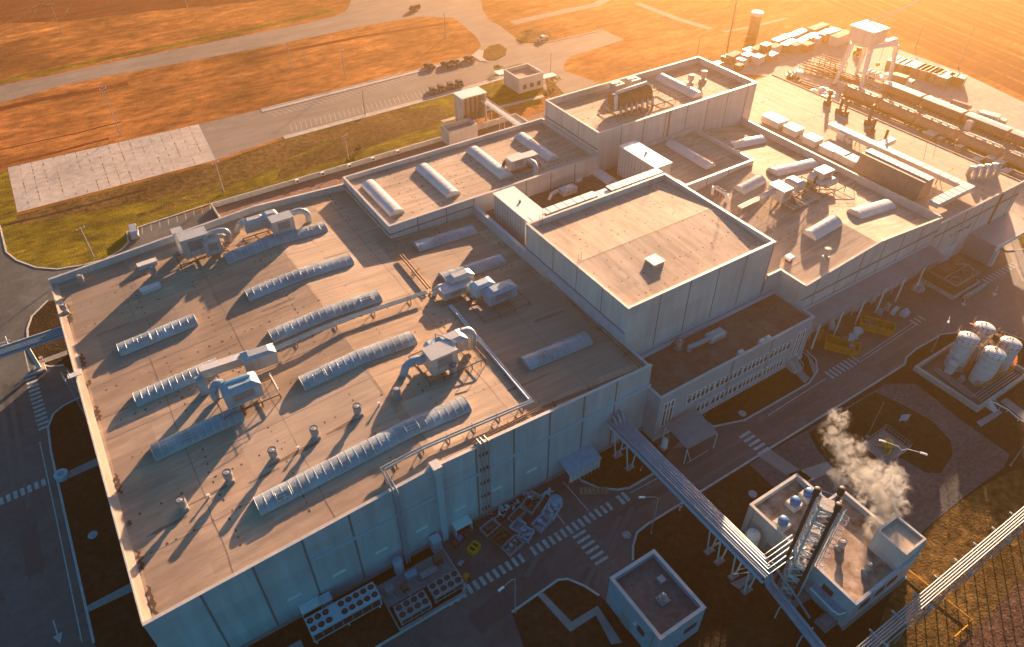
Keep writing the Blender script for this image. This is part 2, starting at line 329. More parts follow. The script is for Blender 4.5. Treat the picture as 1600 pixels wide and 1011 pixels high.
lines([(38,548),(46,581)]); lines([(62,690),(86,800),(128,1003)]); lines([(858,787),(883,820)]); lines([(880,752.5),(920,799)])
lines([(985,770),(1030,746)]); lines([(1072.7,723.8),(1107.4,703.2)]); lines([(1200,649),(1291,591)]); lines([(1339,563),(1429,503)]); lines([(1342,567),(1432,507)]); lines([(602,1000),(700,942)])
for (a, b, n, L) in [((222,356),(328,321), 9, 5.0)]:
    bars(a, b, n, L, .14, ang=R(-100))
def arrow(px, py, L, rz):
    c = Vector(at(px,py)[:2]); cs, sn = math.cos(rz), math.sin(rz); T = lambda x, y: (c.x+x*cs-y*sn, c.y+x*sn+y*cs)
    mb.sheet([T(-L*.2,-.09),T(L*.5,-.09),T(L*.5,.09),T(-L*.2,.09)], ZM, "line"); mb.sheet([T(-L*.2,-.55),T(-L*.2,.55),T(-L*.62,0)], ZM, "line")
arrow(88,985,3.4,R(95)); arrow(1556,455,3.6,R(20)); arrow(1507,472,2.4,R(20))
structure(mb, "road_markings")
mb = MB(); ZM = .013
bars((425,178),(728,100), 42, 4.6, .13, ang=R(105)); bars((455,200),(690,138), 34, 4.6, .13, ang=R(75))
structure(mb, "parking_bay_markings")
# tracks worn in the far field
mb = MB()
for pts in ([(0,40),(45,15),(70,0)],[(5,42),(50,16),(80,-4)],[(48,30),(60,10),(72,-8)],[(0,52),(60,42),(100,25),(112,5)]):
    strip(mb, P2(pts), .7, .0, .008, "stubble")
strip(mb, P2([(800,36),(870,20),(930,8),(960,-8)]), 4.0, .0, .008, "asphalt2"); strip(mb, P2([(995,5),(1060,30),(1110,45)]), 3.0, .0, .008, "asphalt2")
strip(mb, P2([(1130,50),(1175,42),(1230,28)]), 1.6, .0, .009, "asphalt2"); strip(mb, P2([(0,258),(80,240),(170,216)]), 1.2, 0, .007, "plough"); strip(mb, P2([(690,190),(720,182),(820,158),(850,150)]), 1.4, .0, .07, "conc")
structure(mb, "dirt_track")

mb = MB(); rn = random.Random(31)      # repairs, wheel wear and joints in the works road
def rq(px, py, L, W, rz, k, z):
    c = Vector(at(px,py)[:2]); cs, sn = math.cos(rz), math.sin(rz); n = 10; P = []
    for i in range(n+1): P.append((-L/2+L*i/n, -W/2*(1+.12*rn.uniform(-1,1))))
    for i in range(n+1): P.append((L/2-L*i/n, W/2*(1+.12*rn.uniform(-1,1))))
    mb.sheet([(c.x+x*cs-y*sn, c.y+x*sn+y*cs) for x, y in P], z, k)
for i, (px, py, L, W, rz, k) in enumerate([(900,930,9,2.4,.3,"patch"),(770,955,6,3,.1,"patch"),(1010,780,10,1.2,.0,"patch"),(1240,640,12,1.6,.0,"patch"),(1400,560,9,2,.05,"patch"),(20,640,2,14,0,"patch"),(50,860,2.2,9,0,"patch"),(30,930,3,5,.1,"wear"),(1480,440,10,3,.1,"patch"),(840,870,7,.8,.5,"wear"),(1330,600,14,.6,0,"wear"),(1120,710,16,.6,.0,"wear"),(1120,735,16,.6,.0,"wear"),(960,850,14,.7,.5,"wear"),(940,865,14,.7,.5,"wear"),(30,700,.7,26,0,"wear"),(12,700,.7,26,0,"wear"),(1420,535,16,.6,.0,"wear"),(1260,665,14,.6,0,"wear"),(60,470,4,9,.4,"wear"),(870,960,7,.12,.9,"patch"),(60,780,.12,12,.2,"patch"),(1300,620,16,.12,.2,"patch")]):
    rq(px,py,L,W,rz,k,.0085+.0001*i)
structure(mb, "asphalt_repairs")

# ditches, mown strips and furrows
mb = MB()
def gstrip(pts, w, k, z): strip(mb, P2(pts), w, 0, z, k)
mb.sheet(P2([(27,337),(337,255),(443,218),(640,166),(640,178),(520,218),(420,262),(300,300),(140,332),(20,354)]), .064, "grass"); mb.sheet(P2([(560,200),(690,164),(700,188),(600,222),(520,252),(430,282),(440,262)]), .066, "grass")
gstrip([(-10,356),(60,340),(140,320),(230,296)], .9, "soil", .07); gstrip([(215,338),(330,300),(420,262),(500,236),(560,226)], 1.6, "grass", .07); gstrip([(-20,176),(10,168),(60,156),(130,145),(200,130)], 3.2, "plough", .006)
gstrip([(0,128),(200,84),(400,44),(520,16)], 3.0, "grass2", .006); gstrip([(0,234),(120,208),(190,190)], .8, "plough", .007); gstrip([(380,94),(560,58),(700,36)], 2.4, "plough", .006)
structure(mb, "grass_strips")
mb = MB(); A0, A1, B0, B1 = [Vector(p) for p in P2([(1331,-30),(1760,148),(1420,-60),(1760,20)])]; rn = random.Random(17)
dv = (A1-A0).normalized(); nv = (B0-A0)-dv*((B0-A0).dot(dv)); nl = nv.length; nv = nv.normalized()
for i in range(26):
    o = A0+nv*(nl*1.8*i/26+rn.uniform(-1,1)); pts = [o+dv*(s*(A1-A0).length)+nv*rn.uniform(-.8,.8) for s in (0,.2,.4,.6,.8,1)]; strip(mb, pts, rn.uniform(1.0,4.5), 0, .007+.0002*i, ("plough","field","plough")[i%3])
A0, A1 = [Vector(p) for p in P2([(1245,-20),(1600,138)])]; dv = (A1-A0).normalized(); nv = Vector((-dv.y,dv.x))
if nv.x < 0: nv = -nv
for i in range(12):
    o = A0+nv*(3+4.2*i); pts = [o+dv*(s*(A1-A0).length)+nv*rn.uniform(-.8,.8) for s in (-.1,.2,.4,.6,.8,1.2)]; strip(mb, pts, rn.uniform(.6,2.2), 0, .0075+.0002*i, ("field","stubble")[i%2])
structure(mb, "furrows")
# ================================================================= BUILDINGS
def lin(prof, x):
    if isinstance(prof, (int, float)): return prof
    for (xa, za), (xb, zb) in zip(prof, prof[1:]):
        if x <= xb: return za+(zb-za)*(x-xa)/(xb-xa)
    return prof[-1][1]
def pf(z, x0, x1): return [(x0,z),(x1,z)] if isinstance(z,(int,float)) else z
def xzwall(mb, prof, y0, y1, zb, k):
    n = len(prof); vs = []
    for y in (y0, y1): vs += [(x,y,zb) for x,_ in prof]+[(x,y,z) for x,z in prof]
    o = 2*n; fs = []
    for i in range(n-1):
        fs += [(i,i+1,n+i+1,n+i),(o+i+1,o+i,o+n+i,o+n+i+1),(n+i,n+i+1,o+n+i+1,o+n+i)]
    fs += [(0,n,o+n,o),(n-1,o+n-1,o+2*n-1,2*n-1)]
    mb.add(vs, fs, k)
def capx(mb, prof, y0, y1, h, k):
    n = len(prof); vs = []
    for y in (y0, y1): vs += [(x,y,z+.004) for x,z in prof]+[(x,y,z+h) for x,z in prof]
    o = 2*n; fs = []
    for i in range(n-1):
        fs += [(i,i+1,n+i+1,n+i),(o+i+1,o+i,o+n+i,o+n+i+1),(n+i,n+i+1,o+n+i+1,o+n+i),(i+1,i,o+i,o+i+1)]
    fs += [(0,n,o+n,o),(n-1,o+n-1,o+2*n-1,2*n-1)]
    mb.add(vs, fs, k)
def roofmesh(prof, y0, y1, k, dots=True, along='x', nd=9, rnd=None):
    mb = MB(); rnd = rnd or random.Random(int(prof[0][0]*10)); n = len(prof)
    vs = [(x,y,z) for y in (y0,y1) for x,z in prof]
    mb.add(vs, [(i,i+1,n+i+1,n+i) for i in range(n-1)], k)
    x0, x1 = prof[0][0], prof[-1][0]
    def q(x, y, a, b): mb.sheet([(x-a,y-b),(x+a,y-b),(x+a,y+b),(x-a,y+b)], lin(prof,x)+.006, "stain")
    if dots:
        for j in range(1, nd):
            y = y0+(y1-y0)*j/nd+rnd.uniform(-1,1); x = x0+1
            while x < x1-1:
                x += rnd.uniform(.9,2.6)
                if x < x1-.5 and rnd.random() < .8: q(x, y+rnd.uniform(-.12,.12), rnd.uniform(.09,.24), rnd.uniform(.08,.2))
        m = max(2, int((x1-x0)/9))
        for j in range(1, m):
            x = x0+(x1-x0)*j/m+rnd.uniform(-1.5,1.5); y = y0+1; xo = 0
            while y < y1-1:
                y += rnd.uniform(.9,2.4); xo += rnd.uniform(-.18,.18)
                if y < y1-.5 and rnd.random() < .85: q(x+xo, y, rnd.uniform(.08,.2), rnd.uniform(.1,.25))
    return mb
def hall(name, label, x0, x1, y0, y1, front, back=None, left=None, right=None, roof=None, drop=1.3, wk="wall", rk="roofx", fs=(), ls=(), t=.35, cat="factory hall", dots=True, zb=0.0, capk="cap", nd=6, jw=.09):
    root = thing(name, label, cat, ((x0+x1)/2,(y0+y1)/2,0))
    fp = pf(front,x0,x1); bp = pf(back if back is not None else front,x0,x1)
    lz = left if left is not None else fp[0][1]; rz = right if right is not None else fp[-1][1]
    mb = MB(); xzwall(mb, fp, y0, y0+t, zb, wk); xzwall(mb, bp, y1-t, y1, zb, wk)
    mb.box(x0, x0+t, y0+t, y1-t, zb, lz, wk); mb.box(x1-t, x1, y0+t, y1-t, zb, rz, wk)
    for x in fs: mb.box(x-jw, x+jw, y0-.03, y0+.01, zb, lin(fp,x)-.02, "joint")
    for y in ls: mb.box(x0-.03, x0+.01, y-.07, y+.07, zb, lz-.02, "joint")
    mb.build("wall", root)
    mb = MB(); e = .06
    capx(mb, [(x0-e,fp[0][1])]+fp[1:-1]+[(x1+e,fp[-1][1])], y0-e, y0+t+e, .07, capk); capx(mb, [(x0-e,bp[0][1])]+bp[1:-1]+[(x1+e,bp[-1][1])], y1-t-e, y1+e, .07, capk)
    mb.box(x0-e, x0+t+e, y0+t+e, y1-t-e, lz+.004, lz+.066, capk); mb.box(x1-t-e, x1+e, y0+t+e, y1-t-e, rz+.004, rz+.066, capk)
    mb.build("coping", root)
    rp = roof if roof else [(x, z-drop) for x,z in fp]
    rp = [(x0+t-.01,rp[0][1])]+list(rp[1:-1])+[(x1-t+.01,rp[-1][1])]
    ro = roofmesh(rp, y0+t-.01, y1-t+.01, rk, dots, nd=nd).build("roof", root)
    return root, rp, ro
def barrel(root, p, q, wdt, h, zf, axis, n_bays, panel=None, lift=.15, gk="glass"):
    """barrel rooflight between two ends; zf(x,y) = roof height; p, q = ends of the near base edge"""
    prof = [(wdt/2*(1-math.cos(math.pi*i/10)), h*math.sin(math.pi*i/10)) for i in range(11)]
    gl, rb, cu = MB(), MB(), MB(); p = Vector(p[:2]); q = Vector(q[:2])
    if axis == 'x': T = lambda s, u: (p.x+(q.x-p.x)*s, (p.y+q.y)/2+u)
    else: T = lambda s, u: ((p.x+q.x)/2+u, p.y+(q.y-p.y)*s)
    def arc(s, sc=1.0, dz=0): 
        xy0 = T(s, wdt/2); z0 = zf(*xy0)+lift
        return [(*T(s, wdt/2+(u-wdt/2)*sc), z0+v*sc+dz) for u, v in prof]
    ns = max(4, n_bays); A = [arc(i/ns) for i in range(ns+1)]; n = 11; vs = [v for a in A for v in a]; flip = (axis == 'x') == (q.x > p.x) if axis == 'x' else (q.y < p.y)
    fs = [((i*n+j, i*n+j+1, (i+1)*n+j+1, (i+1)*n+j) if not flip else (i*n+j, (i+1)*n+j, (i+1)*n+j+1, i*n+j+1)) for i in range(ns) for j in range(10)]
    gl.add(vs, fs, gk)
    for e in (0, ns): gl.add(A[e], [tuple(range(11))], gk)
    for i in range(ns+1): rb.tube(arc(i/ns, 1.0, .01), .034 if gk == "glass" else .02, "rib" if gk == "glass" else "pale_glazing", 4)
    for u in (0, wdt): rb.tube([(*T(i/ns, u), zf(*T(i/ns, wdt/2))+lift+.03) for i in range(ns+1)], .07, "rib", 4)
    if panel:
        for s in panel:
            L = []
            for ds in (0, 1.6/ns):
                L.append([(a[0],a[1],a[2]+.10) for a in arc(min(1,s+ds), 1.03)[2:6]])
            for k in range(4): rb.bar(L[0][k], L[1][k], .07, "rib")
            for l in L: rb.tube(l, .06, "rib", 4)
    for i in range(ns):
        a, b = T(i/ns, 0), T((i+1)/ns, wdt); za, zb = zf(*T(i/ns, wdt/2)), zf(*T((i+1)/ns, wdt/2))
        c = T(i/ns, wdt); d = T((i+1)/ns, 0)
        cu.add([(*a,za-.1),(*c,za-.1),(*b,zb-.1),(*d,zb-.1),(*a,za+lift),(*c,za+lift),(*b,zb+lift),(*d,zb+lift)], [(0,1,5,4),(1,2,6,5),(2,3,7,6),(3,0,4,7)], "steel")
    o = cu.build("skylight", root); gl.build("glazing", o, True); rb.build("glazing_bars", o)
    return o
def bl(root, near, far, wdt, h, zf, axis, n, z0, panel=None, gk="pale_glazing"):
    return barrel(root, at(*near,z0), at(*far,z0), wdt, h, zf, axis, n, panel, .15, gk)

# --- main hall
MX0, MX1, MY0, MY1 = -13.2, 58.95, 53.4, 125.4
fr = [(MX0,13.95),(5,15.0),(22.9,16.05),(29.0,15.72),(29.05,16.15),(58.95,14.5)]
mroof = [(MX0,13.55),(-11.9,13.5),(22.9,15.72),(58.95,13.75)]
def zm(x, y=0): return lin(mroof, x)
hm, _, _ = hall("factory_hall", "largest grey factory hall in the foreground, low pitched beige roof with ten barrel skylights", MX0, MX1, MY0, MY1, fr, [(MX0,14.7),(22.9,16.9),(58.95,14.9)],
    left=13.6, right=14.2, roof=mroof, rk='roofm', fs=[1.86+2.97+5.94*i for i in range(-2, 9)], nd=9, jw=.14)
mb = MB(); mb.box(5.0, 59.2, 53.12, 53.38, 10.3, 10.62, "bluegrey"); mb.box(-13.3, 59.1, 53.2, 53.38, .1, .75, "conc2"); mb.build("wall_band", hm)
mb = MB()   # sloping edge flashing along the left eave, with water stains
mb.add([(MX0-.03,MY0+.4,13.8),(MX0+.95,MY0+.4,13.6),(MX0+.95,MY1-.4,13.6),(MX0-.03,MY1-.4,13.8)], [(0,1,2,3)], "roofy")
mb.box(MX0-.1, MX0+.1, MY0+.4, MY1-.4, 13.8, 13.98, "cap"); mb.build("eaves_flashing", hm)
rn = random.Random(4)
for px, py, L in [(232,942,4.6),(211,880,3.2),(197,820,1.0),(176,760,4.0),(148,648,3.6),(135,600,1.4),(128,565,4.0),(107,498,3.0),(105,480,1.4)]:
    c = at(px,py,13.6); n = 34; mb = MB(); lo = []; hi = []
    for k in range(n+1):
        y = c.y+L*(k/n-.5); e_ = math.sin(math.pi*k/n)**.6; b_ = .34*e_*(.72+.28*math.sin(k*.55+px))+.015
        x = MX0+1.35+.12*math.sin(k*.7+py); lo.append((x-b_*rn.uniform(.8,1.05), y, 13.66)); hi.append((x+b_*rn.uniform(.85,1.2)+.03, y, 13.66))
    mb.add(lo+hi, [(k,n+1+k,n+2+k,k+1) for k in range(n)], "stain"); mb.build("ponding_stain", hm)
# repairs and dirt trails on the big roof
for x0, x1, y0, y1, k in [(-9,3,96,107,"roofx2"),(3.2,22.5,58,76,"roofx3"),(23.2,38,88,112,"roofx3"),(24,40,56,66,"roofx3"),(40.5,57.5,56,84,"roofx2"),(-11,-1,112,123,"roofx2"),(9,22,100,106,"roofx2"),(26,33,113,123.5,"roofx2"),(-6,4,78,83,"roofx3"),(41,56,87,98,"roofx2"),(12,19,84,90,"roofx2")]:
    mb = MB(); a = 5; P = []
    for q in range(a): P.append((x0+(x1-x0)*q/(a-1), y0))
    mb.add([(x,y0,zm(x)+.005) for x,_ in P]+[(x,y1,zm(x)+.005) for x,_ in P], [(q,q+1,a+q+1,a+q) for q in range(a-1)], k); mb.build("roof_repair", hm)
for x in (-3.1,9.4,36.2,48.6):
    mb = MB(); z = zm(x)+.012; P = [(x+rn.uniform(-.12,.12), MY0+.5+71*q/24) for q in range(25)]
    mb.add([(a-.05,b,z) for a,b in P]+[(a+.05,b,z) for a,b in P], [(q,25+q,26+q,q+1) for q in range(24)], "drip"); mb.build("roof_seam", hm)
for y in (62.4,72.8,83.5,95.2,108.4,117):
    mb = MB(); X = [MX0+1.5,0,11,22.9,35,47,58.4]; P = [(x, y+rn.uniform(-.1,.1)) for x in X]; n = len(P)
    mb.add([(a,b-.045,zm(a)+.014) for a,b in P]+[(a,b+.045,zm(a)+.014) for a,b in P], [(q,q+1,n+q+1,n+q) for q in range(n-1)], "drip"); mb.build("roof_seam", hm)
def trail(x, y, L, w_, seed):
    mb = MB(); r2 = random.Random(seed); n = 8; s = -1 if x < 22.9 else 1; top = []; bot = []
    for q in range(n+1):
        xx = x+s*L*q/n; ww = w_*(.35+.65*math.sin(math.pi*min(1,.15+.85*q/n)))*r2.uniform(.7,1.2); top.append((xx,y+ww+r2.uniform(-.06,.06),zm(xx)+.009)); bot.append((xx,y-ww+r2.uniform(-.06,.06),zm(xx)+.009))
    f = [(q,q+1,n+1+q+1,n+1+q) for q in range(n)]; mb.add(bot+top, f if s > 0 else [g[::-1] for g in f], "drip"); mb.build("dirt_trail", hm)
r3 = random.Random(12)
for x, y, L in [(-5.6,65,5),(.5,66.2,6),(6.2,66,4),(12.1,66.6,7),(18.3,66.5,5),(5,100,8),(9,92,6),(30,74,9),(33,76,6),(2,119,7),(14,119,6),(46,94,7),(50,72,6),(-8,88,4),(-4,106,5),(38,61,8),(20,97,6),(28,104,6)]: trail(x, y+r3.uniform(-.8,.8), L, r3.uniform(.15,.45), int(x*7+y))
for i in range(7):
    if True:
        x = 1.86+5.94*i; mb = MB(); mb.box(x-.95, x+.95, 53.31, 53.42, 4.65, 5.25, "white2"); mb.box(x-.85, x+.85, 53.29, 53.315, 4.72, 5.18, "white"); mb.build("wall_vent", hm)
for x, w_ in ((25.4,1.3),(3.2,1.3)):
    mb = MB(); mb.box(x-w_, x+w_, 52.0, 53.38, 2.35, 2.5, "white"); mb.box(x-w_, x-w_+.1, 52.1, 53.38, .1, 2.35, "white2"); mb.box(x+w_-.1, x+w_, 52.1, 53.38, .1, 2.35, "white2"); o = mb.build("porch", hm)
    mb = MB(); mb.box(x-.55, x+.55, 53.3, 53.42, .1, 2.2, "bluegrey"); mb.build("door", hm)
mb = MB(); p = [(42.6,53.38),(48.2,53.38),(48.2,50.7),(42.6,50.7)]; mb.add([(42.4,53.38,3.7),(48.4,53.38,3.7),(48.4,50.6,2.9),(42.4,50.6,2.9),(42.4,53.38,3.82),(48.4,53.38,3.82),(48.4,50.6,3.02),(42.4,50.6,3.02)],
    [(0,3,2,1)[::-1],(4,7,6,5)[::-1],(3,2,6,7),(0,3,7,4),(2,1,5,6)], "bluebin")
for i in range(9): mb.box(42.5+i*.71, 42.58+i*.71, 50.7, 50.78, .05, 2.95, "steel")
mb.box(42.5, 48.3, 50.71, 50.74, 1.0, 2.9, "white2"); mb.build("lean_to_canopy", hm)
for near, far, n, pn in [((357.5,414.6),(513,363),14,(.82,)),((391,473),(554,414.6),16,None),((428,537),(599,474),16,(.82,)),((188,555),(310,509),10,(.25,)),((213.5,632.5),(346,582),12,None),
                     ((243,720),(382,655.6),12,(.3,)),((477,612),(653,540),16,(.1,)),((407.7,805),(735.7,642.8),27,(.08,.68)),((654.7,390),(746,359),12,None),((697,441),(792,406),8,None),((828,576),(927,531),10,None)]:
    bl(hm, near, far, 3.0, .85, zm, 'x', n, 14.4 if near[0] < 300 else 15.0, pn, 'glass')
# upstand wall between the main hall and the higher blocks
mb = MB(); mb.box(58.3, 58.93, 59.9, 104.2, 12.5, 15.75, "wall"); mb.box(58.25, 58.95, 59.9, 104.2, 15.76, 15.85, "bluegrey"); mb.build("upstand_wall", hm)
# --- blocks behind
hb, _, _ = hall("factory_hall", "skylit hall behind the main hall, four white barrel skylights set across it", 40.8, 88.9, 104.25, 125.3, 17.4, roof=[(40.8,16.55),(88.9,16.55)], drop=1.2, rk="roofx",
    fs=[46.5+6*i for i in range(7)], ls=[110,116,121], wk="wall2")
mb = MB(); mb.box(40.6, 58.9, 104.1, 104.24, 15.6, 15.8, "joint"); mb.box(40.6, 40.79, 104.1, 125.3, 15.6, 15.8, "joint"); mb.build("wall_band", hb)
for near, far in [((608,341),(566,292.4)),((698,311.7),(649.5,266.7)),((780.7,283.4),(730,239)),((854,256),(805,217.5))]:
    bl(hb, near, far, 3.0, .95, lambda x, y: 16.55, 'y', 10, 16.4)
hh, _, hro = hall("factory_hall", "tall windowless block with a square flat roof and one small roof hatch", 59.0, 90.6, 59.9, 87.1, 20.85, roof=[(59,19.3),(90.6,19.3)], rk="roofy",
    fs=[65.5+6.2*i for i in range(5)], ls=[66,72.5,79], wk="wall2", nd=5)
bpy.data.objects.remove(hro); mb = MB(); rn = random.Random(77); yy0, ym, yy1 = 60.2, 73.5, 86.8
def zh(y): return 19.75+.85*(1-abs(y-ym)/13.3)
for a, b in ((yy0,ym),(ym,yy1)): mb.add([(59.3,a,zh(a)),(90.3,a,zh(a)),(90.3,b,zh(b)),(59.3,b,zh(b))],[(0,1,2,3)],"roofy")
def hq(x, y, a, b): mb.add([(x-a,y-b,zh(y-b)+.008),(x+a,y-b,zh(y-b)+.008),(x+a,y+b,zh(y+b)+.008),(x-a,y+b,zh(y+b)+.008)],[(0,1,2,3)],"stain")
for y in (62.5,66.2,70,76.5,80.5,84):
    x = 60.5
    while x < 89.5: hq(x, y+rn.uniform(-.15,.15), rn.uniform(.06,.17), rn.uniform(.06,.14)); x += rn.uniform(1.0,3.2)
for x in (64.5,70.5,76.5,82.5,87): 
    y = 61
    while y < 86: hq(x+rn.uniform(-.15,.15), y, rn.uniform(.06,.15), rn.uniform(.08,.2)); y += rn.uniform(1.2,3.4)
mb.add([(59.3,ym-.07,zh(ym-.07)+.01),(90.3,ym-.07,zh(ym-.07)+.01),(90.3,ym+.07,zh(ym+.07)+.01),(59.3,ym+.07,zh(ym+.07)+.01)],[(0,1,2,3)],"drip"); mb.build("roof", hh)
mb = MB(); mb.box(58.9, 90.7, 59.55, 59.88, 9.95, 10.25, "bluegrey"); mb.box(58.86, 58.99, 60, 87, 15.9, 16.0, "joint"); mb.build("wall_band", hh)
c = at(1022,414,19.8); mb = MB(); mb.box(c.x-1.1, c.x+1.1, c.y-1.1, c.y+1.1, 19.4, 20.75, "steel"); mb.box(c.x-1.2, c.x+1.2, c.y-1.2, c.y+1.2, 20.75, 20.9, "white2"); mb.build("roof_hatch", hh)
for px, py in [(905,415),(1122,355),(1016,295),(845,355)]:
    c = at(px,py,19.4); mb = MB()
    for a in (-.35,.35): mb.bar((c.x+a,c.y,19.4),(c.x+a,c.y,22.0),.05,"rust")
    for j in range(6): mb.bar((c.x-.35,c.y,19.8+j*.4),(c.x+.35,c.y,19.8+j*.4),.04,"rust")
    mb.build("access_ladder", hh)
hn, _, _ = hall("factory_hall", "tall pink lit block at the back with a large cooling machine on its flat roof", 89.0, 135.0, 105.3, 124.4, 21.9, roof=[(89,20.5),(135,20.5)], rk="roofx",
    fs=[95+6.2*i for i in range(7)], ls=[112,118], wk="wall2", nd=4)
mb = MB(); mb.box(108.2, 108.6, 105.1, 105.29, 12, 21.8, "joint"); mb.build("wall_joint", hn); mb = MB(); mb.box(88.8, 88.99, 105.2, 124.3, 18.2, 18.4, "joint"); mb.build("wall_joint", hn)
bl(hn, (1079,155.6), (1027.6,123.5), 3.0, 1.2, lambda x, y: 20.5, 'y', 9, 20.6)
hk, _, _ = hall("factory_hall", "shaded brown roofed block with one long skylight, in front of the tall back block", 97.0, 116.3, 87.15, 105.2, 16.0, roof=[(97,15.15),(116.3,15.15)], rk="roofx", fs=[103,109], wk="wall2", dots=False)
bl(hk, (1100,268), (1041,229), 2.8, 1.1, lambda x, y: 15.15, 'y', 10, 15)
# low valley roof between the blocks
lk = thing("link_building", "low sunken roof between the tall blocks, with ducts and a small skylight", "building", (78,95,0))
mb = MB(); mb.box(59.02, 96.9, 87.2, 104.2, 0, 13.5, "wall"); mb.build("wall", lk)
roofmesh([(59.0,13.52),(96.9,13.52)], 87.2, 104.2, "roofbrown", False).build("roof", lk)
bl(lk, (948,291), (917,265), 2.6, 1.0, lambda x, y: 13.5, 'y', 5, 13.6)
# --- east hall and flat hall
eroof = [(93.7,12.9),(113.0,15.25),(132.4,12.5)]
def ze(x, y=0): return lin(eroof, x)
he, _, _ = hall("factory_hall", "pitched east hall with sunlit beige roof beside the loading canopy", 90.7, 132.4, 54.0, 105.2, [(93.7,14.0),(113.0,15.85),(132.4,13.9)],
    back=[(90.7,12.6),(113,15.2),(132.4,12.6)], left=12.2, right=14.1, roof=eroof, fs=[99+6*i for i in range(6)], wk="wall2", nd=7) if False else (thing("factory_hall", "pitched east hall with sunlit beige roof beside the loading canopy", "factory hall", (112,80,0)), None, None)
mb = MB(); ef = [(93.7,14.0),(113.0,15.85),(132.4,13.9)]
xzwall(mb, ef, 54.0, 54.3, 0, "wall2"); mb.box(93.7, 94.0, 54.3, 59.8, 0, 14.0, "wall2"); mb.box(90.62, 93.7, 59.5, 59.8, 0, 14.0, "wall2"); mb.box(132.1, 132.4, 54.3, 105.2, 0, 14.1, "wall2")
for i in range(7): x = 97+5.9*i; mb.box(x-.07, x+.07, 53.97, 54.01, 0, lin(ef,x)-.02, "joint")
mb.build("wall", he)
mb = MB(); capx(mb, ef, 53.95, 54.36, .07, "cap"); mb.box(93.65, 94.05, 54.37, 59.44, 14.004, 14.07, "cap"); mb.box(90.62, 94.05, 59.45, 59.86, 14.004, 14.07, "cap"); mb.box(132.05, 132.45, 54.37, 105.2, 14.104, 14.17, "cap"); mb.build("coping", he)
mb = MB(); mb.box(93.5, 132.4, 53.85, 53.99, 11.0, 11.2, "joint"); mb.build("wall_band", he)
m2 = roofmesh([(90.61,12.6)]+eroof[1:2]+[(132.15,12.5)], 59.55, 105.25, "roofx", True, nd=6); m3 = roofmesh([(93.9,12.95),(113.0,15.25),(132.15,12.5)], 54.25, 59.56, "roofx", False); m2.add(m3.v, m3.f, "roofx"); m2.build("roof", he)
for near, far, n, w_ in [((1141,236),(1204,221),8,3.0),((1210,281),(1283,257),10,3.0),((1161,309),(1196,297.5),5,3.0),((1341.5,346.5),(1403,321),9,3.2),((1276,381),(1310.6,360),5,3.2)]:
    bl(he, near, far, w_, 1.1, ze, 'x', n, 14.0 if near[0] > 1250 else 13.8)
hf = thing("factory_hall", "broad flat roofed hall crowded with rooftop plant, beside the railway yard", "factory hall", (148,88,0))
mb = MB(); mb.box(132.45, 162.2, 54.05, 122.2, 0, 11.95, "wall2")
for i in range(5): x = 136+6*i; mb.box(x-.07, x+.07, 54.0, 54.06, 0, 11.9, "joint")
mb.build("wall", hf)
roofmesh([(132.45,11.96),(162.2,11.96)], 54.3, 122.2, "roofy", True, nd=6).build("roof", hf)
mb = MB(); mb.box(132.45, 162.25, 54.0, 54.3, 11.955, 12.35, "wall2"); mb.box(132.45, 162.3, 53.95, 54.35, 12.36, 12.43, "cap"); mb.box(161.95, 162.3, 54.36, 122.2, 11.965, 12.1, "roofx2"); mb.build("coping", hf)
mb = MB(); mb.box(132.5, 162.3, 53.85, 54.04, 9.4, 9.6, "joint"); mb.box(154.2, 154.6, 53.85, 54.04, 0, 11.9, "rust"); mb.build("wall_band", hf)
for x in (137.3, 141.4): mb = MB(); mb.box(x-1.8, x+1.8, 53.8, 54.03, .1, 3.6, "white"); mb.build("dock_door", hf)
mb = MB(); mb.box(138.6, 146.4, 53.92, 54.03, 6.6, 8.1, "white2")      # lettered sign board
for i, (g, wd) in enumerate([("I",.5),("C",.6),("O",.7),("M",.8),("I",.4),("R",.7),("D",.7)]):
    x = 139.2+i*1.02; mb.box(x, x+.16, 53.89, 53.93, 6.85, 7.85, "dark")
    if i in (1,2,4,6): mb.box(x+.165, x+wd, 53.89, 53.93, 7.69, 7.85, "dark")
    if i in (1,2,6): mb.box(x+.165, x+wd, 53.89, 53.93, 6.85, 7.0, "dark")
    if i in (2,3,5,6): mb.box(x+wd+.005, x+wd+.15, 53.89, 53.93, 7.0, 7.69, "dark")
    if i in (3,5): mb.box(x+.165, x+wd, 53.89, 53.93, 7.3, 7.45, "dark")
mb.build("sign_board", hf)
mb = MB(); mb.box(147.5, 161.8, 48.2, 54.0, 4.6, 4.85, "steel"); mb.box(147.5, 161.8, 48.0, 48.19, 3.9, 4.85, "white"); mb.box(147.5, 147.7, 48.2, 54.0, 0, 4.59, "steel"); mb.box(157.5, 159, 47.95, 48.0, 4.1, 4.6, "red"); mb.build("dock_canopy", hf)
mb = MB(); mb.box(147.6, 148.8, 47.6, 48.4, 0, 3.8, "white2"); mb.build("canopy_post", hf); mb = MB(); mb.box(161.5, 161.75, 48.2, 48.4, 0, 3.9, "white2"); mb.build("canopy_post", hf)
